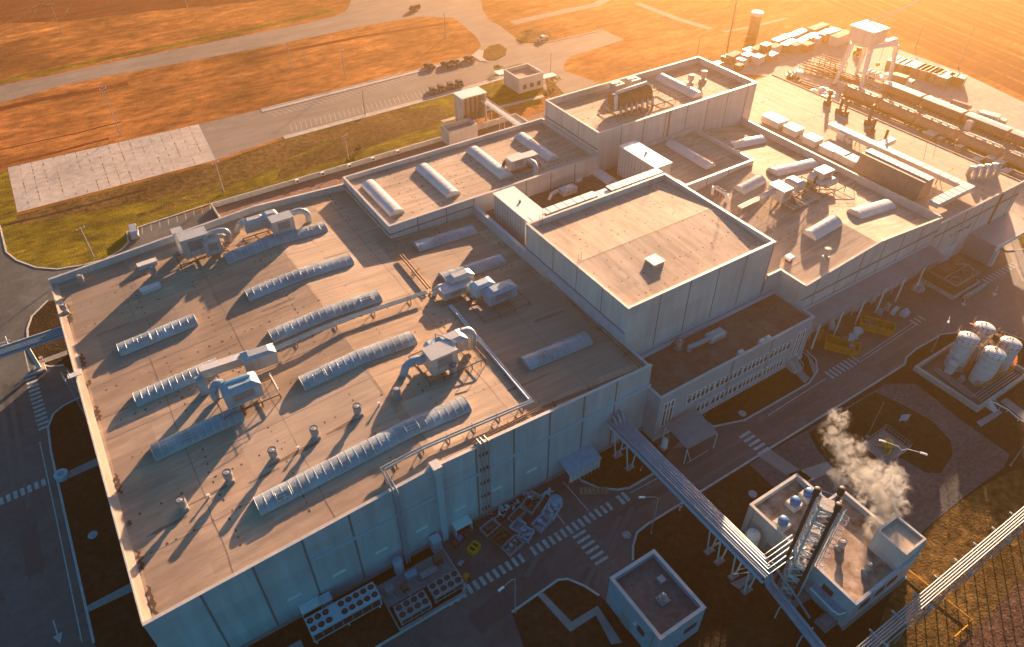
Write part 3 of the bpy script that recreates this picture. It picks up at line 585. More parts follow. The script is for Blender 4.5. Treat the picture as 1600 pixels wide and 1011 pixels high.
# --- loading canopy along the east hall
lc = thing("loading_canopy", "long grey loading canopy on two rows of white posts along the east hall", "canopy", (112,52,0))
mb = MB(); mb.add([(94.2,53.9,8.0),(131.6,53.9,8.0),(131.6,50.4,7.3),(94.2,50.4,7.3),(94.2,53.9,8.2),(131.6,53.9,8.2),(131.6,50.4,7.5),(94.2,50.4,7.5)], [(0,1,2,3),(7,6,5,4),(3,2,6,7),(0,3,7,4),(2,1,5,6)], "conc2")
mb.box(94.1, 131.7, 53.7, 53.83, 8.22, 8.75, "bluegrey"); mb.build("canopy_roof", lc)
for x in (97.2,103.3,109.4,115.4,121.4,127.5):
    mb = MB(); mb.cyl((x,51.2,0), .16, 7.4, "white", 10); mb.build("post", lc)
for x in (99,105,111,117,123): mb = MB(); mb.cyl((x,53.3,0), .14, 7.9, "white2", 8); mb.build("post", lc)
# --- office block
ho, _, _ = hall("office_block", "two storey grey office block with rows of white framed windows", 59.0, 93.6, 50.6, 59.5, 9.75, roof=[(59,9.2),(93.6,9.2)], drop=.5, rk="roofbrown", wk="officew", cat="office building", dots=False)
mb = MB(); mb.box(58.9, 93.7, 50.45, 50.58, .1, .8, "bluegrey"); mb.box(59.4, 93.2, 59.02, 59.14, 9.3, 10.05, "bluegrey"); mb.build("plinth", ho)
def window(x0, x1, z0, z1, bays, y=50.6, double=False):
    f = MB(); e = .17
    f.box(x0-e, x1+e, y-.10, y+.02, z0-e, z0, "white"); f.box(x0-e, x1+e, y-.10, y+.02, z1, z1+e, "white"); f.box(x0-e, x0, y-.10, y+.02, z0, z1, "white"); f.box(x1, x1+e, y-.10, y+.02, z0, z1, "white")
    for i in range(1, bays): x = x0+(x1-x0)*i/bays; f.box(x-.13, x+.13, y-.09, y+.02, z0, z1, "white")
    zt = z0+(z1-z0)*.72; f.box(x0, x1, y-.08, y+.02, zt-.07, zt+.07, "white")
    fo = f.build("window", ho); g = MB(); g.box(x0, x1, y-.03, y+.015, z0, z1, "window"); g.build("pane", fo)
for x0, x1, b in ((65.1,70.8,6),(71.3,77.1,6),(77.6,83.2,6),(83.8,88.8,5)): window(x0, x1, 5.0, 6.75, b)
for x0, x1, b in ((67.9,70.6,3),(71.2,77.0,6),(77.4,82.9,6),(83.4,88.2,6)): window(x0, x1, 1.3, 2.95, b)
window(60.1, 62.0, 2.9, 7.9, 3); window(90.3, 92.0, 2.2, 7.6, 3)
for px, py in ((1155,550),(1188,533),(1198,529)):
    c = at(px,py,9.7); mb = MB(); mb.box(c.x-.5, c.x+.5, 50.9, 51.5, 9.21, 10.2, "white2"); mb.build("roof_outlet_box", ho)
mb = MB(); mb.box(74.2, 74.5, 50.45, 50.58, .8, 9.7, "steel"); mb.build("downpipe", ho); mb = MB(); mb.box(83.3, 83.5, 50.45, 50.58, .8, 9.7, "steel"); mb.build("downpipe", ho)
# curved side stair at its right end
st = thing("entrance_steps", "concrete entrance steps with handrails at the right end of the office", "steps", (90.5,49.5,0))
mb = MB()
for i in range(5): mb.box(89.4, 91.6, 48.4+.35*i, 50.44, .1+.25*i, .1+.25*(i+1), "conc")
mb.build("flight", st)
for x in (89.5,91.5):
    mb = MB()
    mb.bar((x,48.5,1.2),(x,50.4,2.4),.05,"white")
    for i in range(4): mb.bar((x,48.5+.6*i,.3+.4*i),(x,48.5+.6*i,1.2+.38*i),.04,"white")
    mb.build("handrail", st)
ec = thing("entrance_canopy", "grey flat entrance canopy on thin white posts beside the office", "canopy", (65,47,0))
c4 = [at(1040,665,3.6), at(1088,640,3.6), at(1121,677,3.6), at(1074,702,3.6)]
mb = MB(); mb.prism([(p.x,p.y) for p in c4], 3.5, 3.7, "conc2", True); mb.build("canopy_roof", ec)
for p in (c4[2], c4[3], c4[0]): mb = MB(); mb.cyl((p.x,p.y,.1), .08, 3.4, "white", 8); mb.build("post", ec)
for p in (c4[3],c4[0]):
    mb = MB(); mb.bar((p.x+1.2,p.y-.2,.1),(p.x,p.y,3.45),.07,"white"); mb.build("brace", ec)
# --- boiler house
bh = thing("boiler_house", "flat roofed boiler house with three blue topped vents and a black flue tower beside it", "boiler house", (65,22,0))
poly = [(58.7,14.4),(71.4,14.4),(71.4,26.4),(68.2,26.4),(68.2,31.6),(58.7,31.6)]; T = .3
mb = MB(); mb.box(58.7,71.4,14.4,14.7,0,6.0,"wall"); mb.box(58.7,59.0,14.7,31.3,0,6.0,"wall"); mb.box(58.7,68.2,31.3,31.6,0,6.0,"wall"); mb.box(67.9,68.2,26.4,31.3,0,6.0,"wall"); mb.box(68.2,71.4,26.1,26.4,0,6.0,"wall"); mb.box(71.1,71.4,14.7,26.1,0,6.0,"wall")
mb.box(58.5,71.5,14.1,14.39,0,.6,"conc2"); mb.build("wall", bh)
mb = MB(); c0, c1 = 6.004, 6.08
mb.box(58.64,71.46,14.34,14.76,c0,c1,"cap"); mb.box(58.64,59.06,14.77,31.24,c0,c1,"cap"); mb.box(58.64,68.26,31.25,31.66,c0,c1,"cap"); mb.box(67.84,68.26,26.4,31.24,c0,c1,"cap"); mb.box(67.84,71.46,26.05,26.39,c0,c1,"cap"); mb.box(71.04,71.46,14.77,26.04,c0,c1,"cap"); mb.build("coping", bh)
mb = MB(); mb.sheet([(58.9,14.6),(71.2,14.6),(71.2,26.2),(58.9,26.2)], 5.0, "roofbh"); mb.sheet([(58.9,26.2),(68.0,26.2),(68.0,31.4),(58.9,31.4)], 5.0, "roofbh")
mb.build("roof", bh)
mb = MB(); mb.box(67.3,71.35,14.72,18.9,5.02,8.6,"wall"); mb.box(71.42,71.46,14.5,18.9,0,8.6,"wall")
mb.box(67.3,67.5,14.9,18.7,8.61,9.0,"wall"); mb.box(71.15,71.35,14.9,18.7,8.61,9.0,"wall"); mb.box(67.3,71.35,14.72,14.9,8.61,9.0,"wall"); mb.box(67.3,71.35,18.7,18.9,8.61,9.0,"wall")
o = mb.build("stair_head", bh); mb = MB(); mb.box(67.25,71.4,14.67,14.95,9.004,9.07,"cap"); mb.box(67.25,71.4,18.65,18.95,9.004,9.07,"cap"); mb.box(67.25,67.55,14.96,18.64,9.004,9.07,"cap"); mb.box(71.1,71.4,14.96,18.64,9.004,9.07,"cap"); mb.build("coping", o)
mb = MB(); mb.sheet([(67.5,14.9),(71.15,14.9),(71.15,18.7),(67.5,18.7)], 8.64, "roofy"); mb.build("roof", o)
for i, (px, py) in enumerate([(1224,814),(1243,783),(1264,770)]):
    c = at(px,py,6.2); mb = MB(); mb.box(c.x-.85,c.x+.85,c.y-.85,c.y+.85,5.01,5.9,"white2"); o = mb.build("vent_plinth", bh)
    mb = MB(); mb.lathe((c.x,c.y,5.9), [(.62,0),(.72,.15),(.72,.55),(.6,.75),(.35,.85)], "blue", 16); mb.build("vent_cowl", o, True)
# --- small pump house at the bottom edge
hp, _, _ = hall("pump_house", "small blue grey pump house with a raised parapet and dark gravel roof", 35.9, 43.2, 24.1, 33.5, 6.0, drop=.9, rk="gravel_roof", wk="bluebin", cat="pump house", dots=False)
mb = MB(); mb.lathe((39.9,28.0,5.1), [(.55,0),(.5,.5),(.2,.55),(.2,.9),(.36,.95),(.36,1.15),(.1,1.3)], "steel", 12); mb.box(39.2,40.6,27.3,28.7,5.11,5.35,"conc2"); mb.build("roof_vent", hp)
mb = MB(); mb.box(41.0,41.9,29.6,30.5,5.11,5.6,"steel"); mb.build("roof_hatch", hp)
mb = MB(); mb.box(37.2,38.4,24.03,24.12,0,2.1,"bluegrey"); mb.build("door", hp)
mb = MB(); mb.box(40.2,42.2,24.02,24.12,2.6,3.6,"dark"); mb.build("louvre", hp)
mb = MB(); mb.box(35.78,35.9,29.0,30.6,.1,2.3,"steel"); mb.build("door", hp)
mb = MB(); mb.cyl((35.82,25.2,.1),.07,5.7,"steel",8); mb.build("downpipe", hp)
mb = MB(); mb.box(35.72,35.9,26.5,27.6,2.8,3.7,"dark"); mb.build("louvre", hp)
mb = MB(); mb.box(35.6,36.0,27.9,28.3,3.2,3.5,"white"); mb.build("wall_lamp", hp)
mb = MB(); mb.box(58.58,58.7,25.5,27.4,.1,2.5,"steel"); mb.build("door", bh)
for y in (17.2,20.6): mb = MB(); mb.box(58.6,58.7,y,y+1.5,3.6,4.6,"dark"); mb.build("louvre", bh)
for x in (60.5,63.5,66.0): mb = MB(); mb.box(x,x+1.6,14.3,14.4,3.2,4.4,"dark"); mb.build("louvre", bh)
mb = MB(); mb.cyl((58.6,30.6,.1),.07,5.8,"steel",8); mb.build("downpipe", bh)
# --- gatehouse, lift tower, stair box in the grass behind
hg, _, _ = hall("gatehouse", "small pale gatehouse with a parapet roof at the works entrance", 113.6, 122.3, 172.2, 180.6, 4.6, drop=1.0, rk="roofx", wk="wall2", cat="gatehouse", dots=False)
mb = MB(); mb.box(121.9,126.5,171.2,173.6,3.0,3.2,"white"); mb.box(112.2,115.5,180.7,184,3.0,3.2,"white"); mb.build("porch_canopy", hg)
for x in (115,117.5,120): mb = MB(); mb.box(x,x+1.2,172.12,172.22,1.1,2.4,"window"); mb.build("window", hg)
hs, _, _ = hall("substation", "small flat roofed box building behind the skylit hall", 80.2, 88.8, 154.4, 158.9, 4.2, drop=1.0, rk="roofx", wk="wall2", cat="building", dots=False)
tw = thing("conveyor_tower", "open fronted steel tower on legs with a sloping conveyor beside it", "tower", (91.5,163,0))
x0, y0, x1, y1 = 87.8, 160.4, 95.2, 164.6
mb = MB(); mb.box(x0,x1,y1-.2,y1,2.0,9.0,"wall2"); mb.box(x0,x0+.2,y0,y1-.2,2.0,9.0,"wall2"); mb.box(x1-.2,x1,y0,y1-.2,2.0,9.0,"wall2"); mb.box(x0+.2,x1-.2,y0,y1-.2,2.0,2.3,"conc"); mb.build("cladding", tw)
mb = MB(); mb.box(x0-.2,x1+.2,y0-.2,y1+.2,9.01,9.3,"white"); mb.build("roof", tw)
for x in (x0+.2,x1-.2):
    for y in (y0+.2,y1-.2): mb = MB(); mb.box(x-.15,x+.15,y-.15,y+.15,0,2.0,"rust"); mb.build("leg", tw)
for i in range(4): mb = MB(); mb.box(x0+1.2+i*1.5,x0+1.6+i*1.5,y0+.3,y0+.7,2.3,9,"rust"); mb.build("column", tw)
cv = thing("inclined_conveyor", "pale inclined conveyor gallery on raking legs beside the open tower", "conveyor", (95.5,153,0))
a, b = Vector((94.6,160.5,7.0)), Vector((97.6,141,4.2)); mb = MB()
for s in (-.9,.9): mb.bar(a+Vector((s,0,.5)), b+Vector((s,0,.5)), .16, "white"); mb.bar(a+Vector((s,0,0)), b+Vector((s,0,0)), .16, "white")
for i in range(13):
    p = a.lerp(b, i/12); mb.bar(p+Vector((-.9,0,0)), p+Vector((-.9,0,.5)), .1, "white"); mb.bar(p+Vector((.9,0,0)), p+Vector((.9,0,.5)), .1, "white")
mb.build("truss", cv); mb = MB(); n0 = [(a.x-.8,a.y,a.z+.1),(a.x+.8,a.y,a.z+.1),(b.x+.8,b.y,b.z+.1),(b.x-.8,b.y,b.z+.1)]; mb.add(n0, [(0,3,2,1),(0,1,2,3)][:1], "white2"); mb.build("belt", cv)
for i in range(4):
    p = a.lerp(b, .1+.27*i); mb = MB(); mb.bar((p.x-1.3,p.y-.8,0),(p.x-.8,p.y,p.z),.14,"white2"); mb.bar((p.x+1.3,p.y+.8,0),(p.x+.8,p.y,p.z),.14,"white2"); mb.build("leg", cv)
# low walls behind the main hall
def wallthing(name, label, pts, w_, h, k, cat="wall", capk=None):
    root = thing(name, label, cat, (*pts[0], 0)); mb = MB(); strip(mb, pts, w_, 0, h, k); mb.build("panel", root)
    if capk: mb = MB(); strip(mb, pts, w_+.12, h+.004, h+.08, capk); mb.build("coping", root)
    return root
wl = wallthing("boundary_wall", "low white capped wall between the grass verge and the back of the works", [(19.8,151),(19.8,158.7),(80,158.7)], .25, 1.2, "wall2", capk="cap")
for i, px in enumerate((546,582.5,622,504,465)):
    c = at(px, {546:259.5,582.5:249,622:238,504:272,465:284}[px], .8); t = thing("floodlight", "small white square floodlight box on the low boundary wall, %s from its left end" % ORD[[465,504,546,582.5,622].index(px)], "floodlight", (c.x,158.2,0))
    mb = MB(); mb.box(c.x-.45,c.x+.45,157.85,158.5,.5,1.3,"white"); mb.build("housing", t); mb = MB(); mb.box(c.x-.3,c.x+.3,157.8,157.84,.65,1.15,"dark"); mb.build("lens", t); mb = MB(); mb.bar((c.x,158.3,.06),(c.x,158.3,.5),.08,"steel"); mb.build("post", t)
yw = wallthing("yard_enclosure", "white capped parapet enclosure at the foot of the sloping conveyor", [(89.2,158.9),(103.5,158.9),(104,146)], .25, 1.6, "wall2", "enclosure", "cap")
# ================================================================= ROOFTOP PLANT
def V3(p): return tuple(p)
def elbow(pts, r, k="metal", name="duct", parent=None, n=10):
    """duct through photo points (px,py,z), rounded"""
    P = [Vector(at(*p)) for p in pts]; Q = [P[0]]
    for a, b, c in zip(P, P[1:], P[2:]):
        for t in (.25,.5,.75): Q.append((a.lerp(b,.5+.5*t)).lerp(b.lerp(c,.5*t), t))
    Q.append(P[-1]); mb = MB(); mb.tube(Q, r, k, n)
    for q, q2 in list(zip(Q, Q[1:]))[::2]:
        d = (q2-q); 
        if d.length > .01: mb.tube([q+d*.4, q+d*.4+d.normalized()*.08], r*1.08, k, n)
    return mb.build(name, parent, True)
def housing(root, px, py, zt, d, z0, k="metal", hip=0.0, louvre=True, rz=0.0, name="housing"):
    c = at(px,py,zt); h = zt-z0; mb = MB(); a, b = d[0]/2, d[1]/2
    mb.cbox((c.x,c.y,z0), (d[0],d[1],h-hip), k, rz)
    mb.cbox((c.x,c.y,zt-hip+.004), (d[0]+.12,d[1]+.12,max(hip,.08)), "metal" if hip == 0 else k, rz, .6 if hip else 1.0)
    n = max(2, int(d[0]/.9))
    for i in range(1, n): mb.cbox((c.x-a+d[0]*i/n,c.y-b-.015,z0+.05), (.07,.03,h-hip-.1), "steel")
    o = mb.build(name, root)
    if louvre:
        g = MB(); g.cbox((c.x,c.y-b-.04,z0+.35*(h-hip)), (d[0]*.55,.05,.5*(h-hip)), "joint")
        for i in range(4): g.cbox((c.x,c.y-b-.075,z0+(.38+.12*i)*(h-hip)), (d[0]*.55,.04,.05*(h-hip)), "steel")
        g.build("louvre", o)
    return c
def stand(root, x0, x1, y0, y1, zf, z1, rail=0.0, nx=3):
    mb = MB()
    for z in (z1-.12,):
        for y in (y0,y1): mb.bar((x0,y,z),(x1,y,z),.14,"rust")
        for i in range(nx): x = x0+(x1-x0)*i/(nx-1); mb.bar((x,y0,z),(x,y1,z),.12,"rust")
    mb.build("deck_frame", root)
    for i in range(nx):
        for y in (y0,y1): x = x0+(x1-x0)*i/(nx-1); m2 = MB(); m2.bar((x,y,zf(x)-.02),(x,y,z1-.2),.13,"rust"); m2.build("leg", root)
    if rail:
        mb = MB(); zr = z1+rail
        P = [(x0,y0),(x1,y0),(x1,y1),(x0,y1),(x0,y0)]
        for (xa,ya),(xb,yb) in zip(P,P[1:]):
            for z in (z1+.5*rail, zr): mb.bar((xa,ya,z),(xb,yb,z),.045,"white2")
            for i in range(4): t = i/4; mb.bar((xa+(xb-xa)*t,ya+(yb-ya)*t,z1-.1),(xa+(xb-xa)*t,ya+(yb-ya)*t,zr),.05,"white2")
        mb.build("guard_rail", root)
def plant(label, px, py, z, cat="air handler", name="air_handling_unit"):
    c = at(px,py,z); return thing(name, label, cat, (c.x,c.y,z), None)
rz0 = zm
# 1 - back left corner
t = plant("back left air handling unit with two long curved ducts running right", 300,385,14.8)
c = housing(t, 300,366,19.6,(4.6,2.6),15.9); housing(t, 328,374,18.5,(2.8,2.0),15.9); housing(t, 276,360,19.4,(1.7,1.8),14.7,"white2",0,False)
stand(t, c.x-3.6,c.x+4.6,c.y-2.0,c.y+1.2,zm,15.75,0,4)
elbow([(312,370,18.9),(340,360,19.1),(353,359,19.0),(358,366,18.0),(358,379,15.0)],.42,parent=t); elbow([(316,376,18.0),(340,368,18.1),(351,368,18.0),(354,379,15.0)],.34,parent=t)
# 2 - behind the upper skylight
t = plant("air handling unit with a domed hood and drooping elbow ducts at both ends", 425,360,15.3)
c = housing(t, 438,339,19.2,(3.9,2.4),16.4); housing(t, 396,340,18.9,(4.0,1.8),16.6,hip=.5,louvre=False); housing(t, 421,331,19.4,(2.5,1.9),16.5,hip=.6,louvre=False)
stand(t, c.x-7.0,c.x+2.2,c.y-1.4,c.y+1.8,zm,16.2,0,5)
elbow([(384,346,18.0),(376,348,18.0),(371,355,17.2),(371,364,15.0)],.5,parent=t); elbow([(452,335,18.3),(468,328,18.5),(481,332,18.2),(483,346,15.4)],.55,parent=t)
mb = MB()
for px, py in ((370,337),(408,331),(412,327)): a = at(px,py,17.3); mb.bar(V3(a),(a.x+.9,a.y-1.6,17.0),.1,"white2")
mb.build("tie_bar", t)
# 3 - long boxed duct over the left skylight
t = plant("large boxed air handler with a long white duct laid over the left skylight", 365,590,14.9)
a, b = at(312,577,18.6), at(388,552,18.6); mb = MB(); cx, cy = (a.x+b.x)/2, (a.y+b.y)/2; L = (b-a).length; an = math.atan2(b.y-a.y,b.x-a.x)
mb.cbox((cx,cy,17.2),(L,1.2,1.4),"metal",an); mb.cbox((cx,cy,18.604),(L+.1,1.3,.07),"white2",an); mb.build("duct", t)
housing(t, 402,548,19.2,(4.6,2.1),16.6,hip=.4,louvre=False,rz=an)
m_ = at(424,549,17.9); mb = MB(); mb.tube([(m_.x-.6,m_.y+.1,17.9),(m_.x+.5,m_.y+.25,17.9)],1.0,"metal",12); mb.build("fan_casing", t, True)
c = housing(t, 372,595,19.0,(5.0,2.9),16.0,"bluebin",hip=.7); mb = MB(); r1, r2 = at(350,599,19.1), at(390,586,19.1); mb.bar((r1.x,r1.y,19.05),(r2.x,r2.y,19.05),.32,"white"); mb.build("ridge_cap", t)
a = at(311,590,17.2); mb = MB(); mb.cbox((a.x,a.y-.3,14.0),(1.2,1.0,3.4),"bluebin"); mb.build("drop_duct", t)
elbow([(348,600,17.8),(336,599,17.8),(333,611,17.0),(338,622,14.6)],.62,"bluebin",parent=t); stand(t, c.x-3.4,c.x+4.4,c.y-2.2,c.y+1.6,zm,15.8,1.0,4)
# 4 - centre right of the main roof
t = plant("twin housing air handler with a ribbed elbow duct, between the main roof's long skylights", 690,560,15.3)
c = housing(t, 687,546,19.3,(4.2,2.9),16.2); c2 = housing(t, 703,525,19.3,(4.4,2.4),16.5,hip=.6,louvre=False)
housing(t, 675,534,18.9,(2.0,1.8),16.3,"bluegrey",hip=.9,louvre=False)
elbow([(664,559,17.9),(646,563,18.0),(634,571,17.4),(630,588,15.2)],.58,"bluebin",parent=t); elbow([(717,521,18.4),(731,515,18.4),(739,522,17.8),(738,540,15.4)],.62,parent=t)
stand(t, c.x-3.0,c.x+6.2,c.y-2.2,c.y+4.4,zm,16.1,0,5); mb = MB(); p, q = at(680,521,19.5), at(713,535,19.5); mb.bar(p,q,.16,"white2"); mb.bar(q,(q.x,q.y,15.4),.12,"rust"); mb.bar(p,(p.x,p.y,15.4),.12,"rust"); mb.build("portal_beam", t)
a = at(742,555,16.4); mb = MB()
for dx in (0,2.2): mb.bar((a.x+dx-2,a.y-1.4,15.0),(a.x+dx-2,a.y-1.4,16.4),.1,"rust")
mb.bar((a.x-2,a.y-1.4,16.4),(a.x+.2,a.y-1.4,16.4),.1,"white2"); mb.build("cable_ladder", t)
# 5 - straddling the short skylight in the shade
t = plant("half round air handler straddling the short skylight, where the roof pipes turn", 712,445,14.9)
housing(t, 718,427,17.6,(4.4,1.8),15.6,hip=.5,louvre=False); c = housing(t, 712,446,16.6,(5.6,2.2),15.2,"metal",louvre=True); stand(t, c.x-3.6,c.x+3,c.y-1.6,c.y+2.6,zm,15.1,0,4)
elbow([(690,446,16.0),(681,452,16.0),(679,462,14.9)],.4,parent=t); elbow([(702,442,16.4),(684,448,16.6)],.3,"white2",parent=t)
# 6 - shaded pair
t = plant("blue grey air handler with a slanted intake hood, in the shade near the tall block", 770,455,14.8)
housing(t, 753,440,17.8,(3.6,2.1),15.7,"bluegrey",hip=.4,louvre=False); c = housing(t, 781,447,17.6,(5.2,2.3),15.2,"bluebin",hip=.4)
elbow([(748,449,16.2),(742,453,16.2),(738,463,14.8)],.45,"bluebin",parent=t); stand(t, c.x-5.0,c.x+3.6,c.y-3.4,c.y+2.2,zm,15.0,0,4)
# 7 - skylit hall
t = plant("white air handler between the two right hand barrel skylights of the skylit hall", 812,262,16.2)
c = housing(t, 806,246,19.2,(3.4,2.4),17.2); housing(t, 827,241,18.8,(2.8,2.0),17.2,louvre=False); elbow([(826,250,18.2),(836,255,18.2),(838,264,17.6),(836,275,16.3)],.5,parent=t); elbow([(797,248,18.0),(788,252,18.2),(784,268,16.3)],.36,"rust",parent=t)
stand(t, c.x-2.6,c.x+5,c.y-1.6,c.y+2.2,lambda x: 16.2,17.1,0,4)
# 8, 9 - louvred plant rooms, and ducts in the sunken roof
for lab, px, py, w_, d_, zt in [("white topped louvred plant room standing at the left end of the sunken roof", 811,317,4.4,10.5,19.2), ("white topped louvred plant room standing at the right end of the sunken roof", 1008,241,4.0,11.0,20.0)]:
    c = at(px,py,zt); t = thing("plant_room", lab, "plant room", (c.x,c.y,13.5)); mb = MB(); mb.cbox((c.x,c.y,13.53),(w_,d_,zt-13.6),"wall2")
    for i in range(12): mb.cbox((c.x-w_/2-.03,c.y-d_/2+.5+i*(d_-1)/11,14),(.06,.10,zt-14.6),"steel")
    mb.build("louvred_wall", t); mb = MB(); mb.cbox((c.x,c.y,zt-.066),(w_+.3,d_+.3,.18),"white"); mb.build("roof", t); mb = MB(); mb.cyl((c.x+.2,c.y,zt+.115),.22,.35,"rust",8); mb.build("vent", t)
t = plant("small shaded duct with a bent inlet, lying in the sunken roof between the tall blocks", 880,295,13.5, "duct", "roof_duct")
housing(t, 888,291,15.6,(3.4,1.8),14.1,"metal",.3,False); elbow([(872,298,15.0),(862,302,15.0),(858,312,13.7)],.4,parent=t); elbow([(900,284,15.0),(908,280,15.0)],.4,parent=t)
mb = MB()
for i in range(4): p = at(868+i*11,302-i*4,13.6); mb.bar((p.x,p.y,13.5),(p.x,p.y,14.2),.12,"rust")
mb.build("duct_leg", t)
# stepped cable tray along the back of the tall block
t = thing("cable_tray", "white slatted cable tray stepping along the back parapet of the tall block", "cable tray", (75,88,0))
for i, (x0, x1, z) in enumerate([(60,63.5,20.2),(63.6,75,20.9),(75.1,78,20.5),(78.1,90.5,20.9)]):
    mb = MB(); mb.box(x0,x1,87.5,89.3,z,z+.12,"white")
    for k in range(int((x1-x0)/1.9)): mb.box(x0+.8+1.9*k,x0+.95+1.9*k,87.5,89.3,z+.124,z+.15,"joint")
    mb.build("tray_section", t)
for x in (62,70,78,86): mb = MB(); mb.box(x-.08,x+.08,88.2,88.4,13.5,20.0,"rust"); mb.build("bracket", t)
# 10 - big machine on the back block
t = plant("largest rooftop cooling machine, a dark drum in steel framing on the tall back block", 985,165,20.5, "cooling machine", "cooling_machine")
c = at(985,152,23.0); mb = MB(); mb.tube([(c.x-4.8,c.y,22.9),(c.x-4.3,c.y,22.9),(c.x+4.3,c.y,22.9),(c.x+4.8,c.y,22.9)],1.9,"rust",14); mb.build("drum", t, True)
mb = MB()
for i in range(9): mb.tube([(c.x-4+i,c.y,22.9),(c.x-3.92+i,c.y,22.9)],1.96,"rust",14)
mb.build("drum_hoop", t, True)
mb = MB(); mb.tube([(c.x-5.2,c.y-1.6,22),(c.x-5.2,c.y-1.2,24.6),(c.x-4.2,c.y,25),(c.x+4.5,c.y+.3,25.1),(c.x+5.6,c.y,24.4),(c.x+5.7,c.y-.6,21)],.38,"white2",8); mb.build("overhead_pipe", t, True)
rn = random.Random(3)
for i in range(7): mb = MB(); x = c.x-4.6+i*1.5; mb.tube([(x,c.y-2.6,20.6),(x,c.y-2.5,21.8+rn.uniform(0,.8)),(x+.5,c.y-1.8,22.6)],.28,"metal",8); mb.build("pipe_branch", t, True)
stand(t, c.x-6,c.x+11,c.y-3.0,c.y+2.8,lambda x: 20.5,21.2,1.6,6)
for px, py in ((965,129),(990,122)):
    f = at(px,py,23.0); mb = MB(); mb.cbox((f.x,f.y,20.9),(2.6,2.2,2.0),"metal"); o = mb.build("fan_unit", t); mb = MB(); mb.cyl((f.x-.55,f.y,22.905),.5,.12,"dark",12); mb.cyl((f.x+.55,f.y,22.905),.5,.12,"dark",12); mb.build("fan", o)
# 11.. - east hall
def eplant(lab, px, py, hs, els, ext=3.0, rail=1.0):
    z = ze(at(px,py,14).x); t = plant(lab, px, py, z)
    for i, h in enumerate(hs): c = housing(t, h[0], h[1], z+h[2], (h[3],h[4]), z+h[5], h[6] if len(h) > 6 else "metal", h[7] if len(h) > 7 else 0, i == 0)
    for e in els: elbow([(a,b,z+d) for a,b,d in e[0]], e[1], e[2] if len(e) > 2 else "metal", parent=t)
    stand(t, c.x-ext,c.x+ext+2,c.y-2.4,c.y+2.2,ze,z+1.1,rail,4); return t
eplant("air handler with a white wedge roof and long side duct on the east hall", 1212,310, [(1221,291,3.6,2.6,3.6,1.2),(1244,280,3.0,2.4,3.2,1.2,"metal",.3)], [([(1217,297,2.8),(1200,302,2.6),(1192,306,2.2),(1191,316,.4)],.55),([(1230,300,2),(1236,306,1.8),(1240,316,.4)],.4,"rust")])
eplant("air handler with a round fan casing beside the long white skylight of the east hall", 1272,282, [(1288,265,4.2,3.2,2.4,1.6),(1296,278,2.6,3.4,2.0,1.2,"metal",.4)], [([(1276,285,2.2),(1284,288,2.2),(1292,284,2.2)],.6),([(1262,287,2.4),(1258,292,2.2),(1258,303,.4)],.45,"rust")], 4.0)
t = plant("round white fan casing among the steel frames on the east hall roof", 1273,280,14.4,"fan","roof_fan"); f = at(1272,277,16.4); mb = MB(); mb.tube([(f.x,f.y-.7,16.3),(f.x,f.y+.7,16.3)],1.2,"white2",14); mb.build("casing", t, True); mb = MB(); mb.tube([(f.x,f.y-.75,16.3),(f.x,f.y-.72,16.3)],.9,"dark",14); mb.build("fan_grille", t); mb = MB(); mb.cbox((f.x,f.y,14.4),(1.8,1.6,.9),"rust"); mb.build("base", t)
t = plant("steel platform with open grating and handrails below the east hall plant", 1247,318,14.5,"platform","access_platform"); c = at(1240,316,14.9)
stand(t, c.x-3,c.x+4,c.y-2.5,c.y+1.5,ze,15.3,.9,4); mb = MB()
for i in range(7): mb.cbox((c.x-2.5+i*1.05,c.y-.5,15.3),(.55,3.4,.05),"conc")
mb.build("grating", t)
t = plant("white arch shaped pipe frame between the tall block and the cylinder skylight", 1122,308,13.6,"pipe arch","pipe_arch"); p, q = at(1115,293,15.4), at(1136,305,15.4); mb = MB(); mb.bar((p.x,p.y,13.5),(p.x,p.y,15.6),.6,"white"); mb.bar((q.x,q.y,13.6),(q.x,q.y,15.6),.6,"white"); mb.bar((p.x,p.y,15.5),(q.x,q.y,15.5),.5,"white"); mb.build("frame", t)
for i in range(3): mb = MB(); s = p.lerp(q,.25+.25*i); mb.tube([(s.x,s.y+.4,14.2),(s.x,s.y+.4,15.9),(s.x+.2,s.y-.3,15.9)],.14,"rust",6); mb.build("gooseneck", t)
t = plant("straight pipe run on posts between the tall block corner and the east hall plant", 1165,325,13.8,"pipework","pipe_run"); p, q = at(1153,322,14.9), at(1200,300,14.9)
for d in (0,.45,.9): mb = MB(); mb.tube([(p.x,p.y-d,14.8),(q.x,q.y-d,14.9)],.16,"white2",6); mb.build("pipe", t)
for i in range(4): s = p.lerp(q,i/3); mb = MB(); mb.bar((s.x,s.y-.4,12.9),(s.x,s.y-.4,14.7),.12,"rust"); mb.build("post", t)
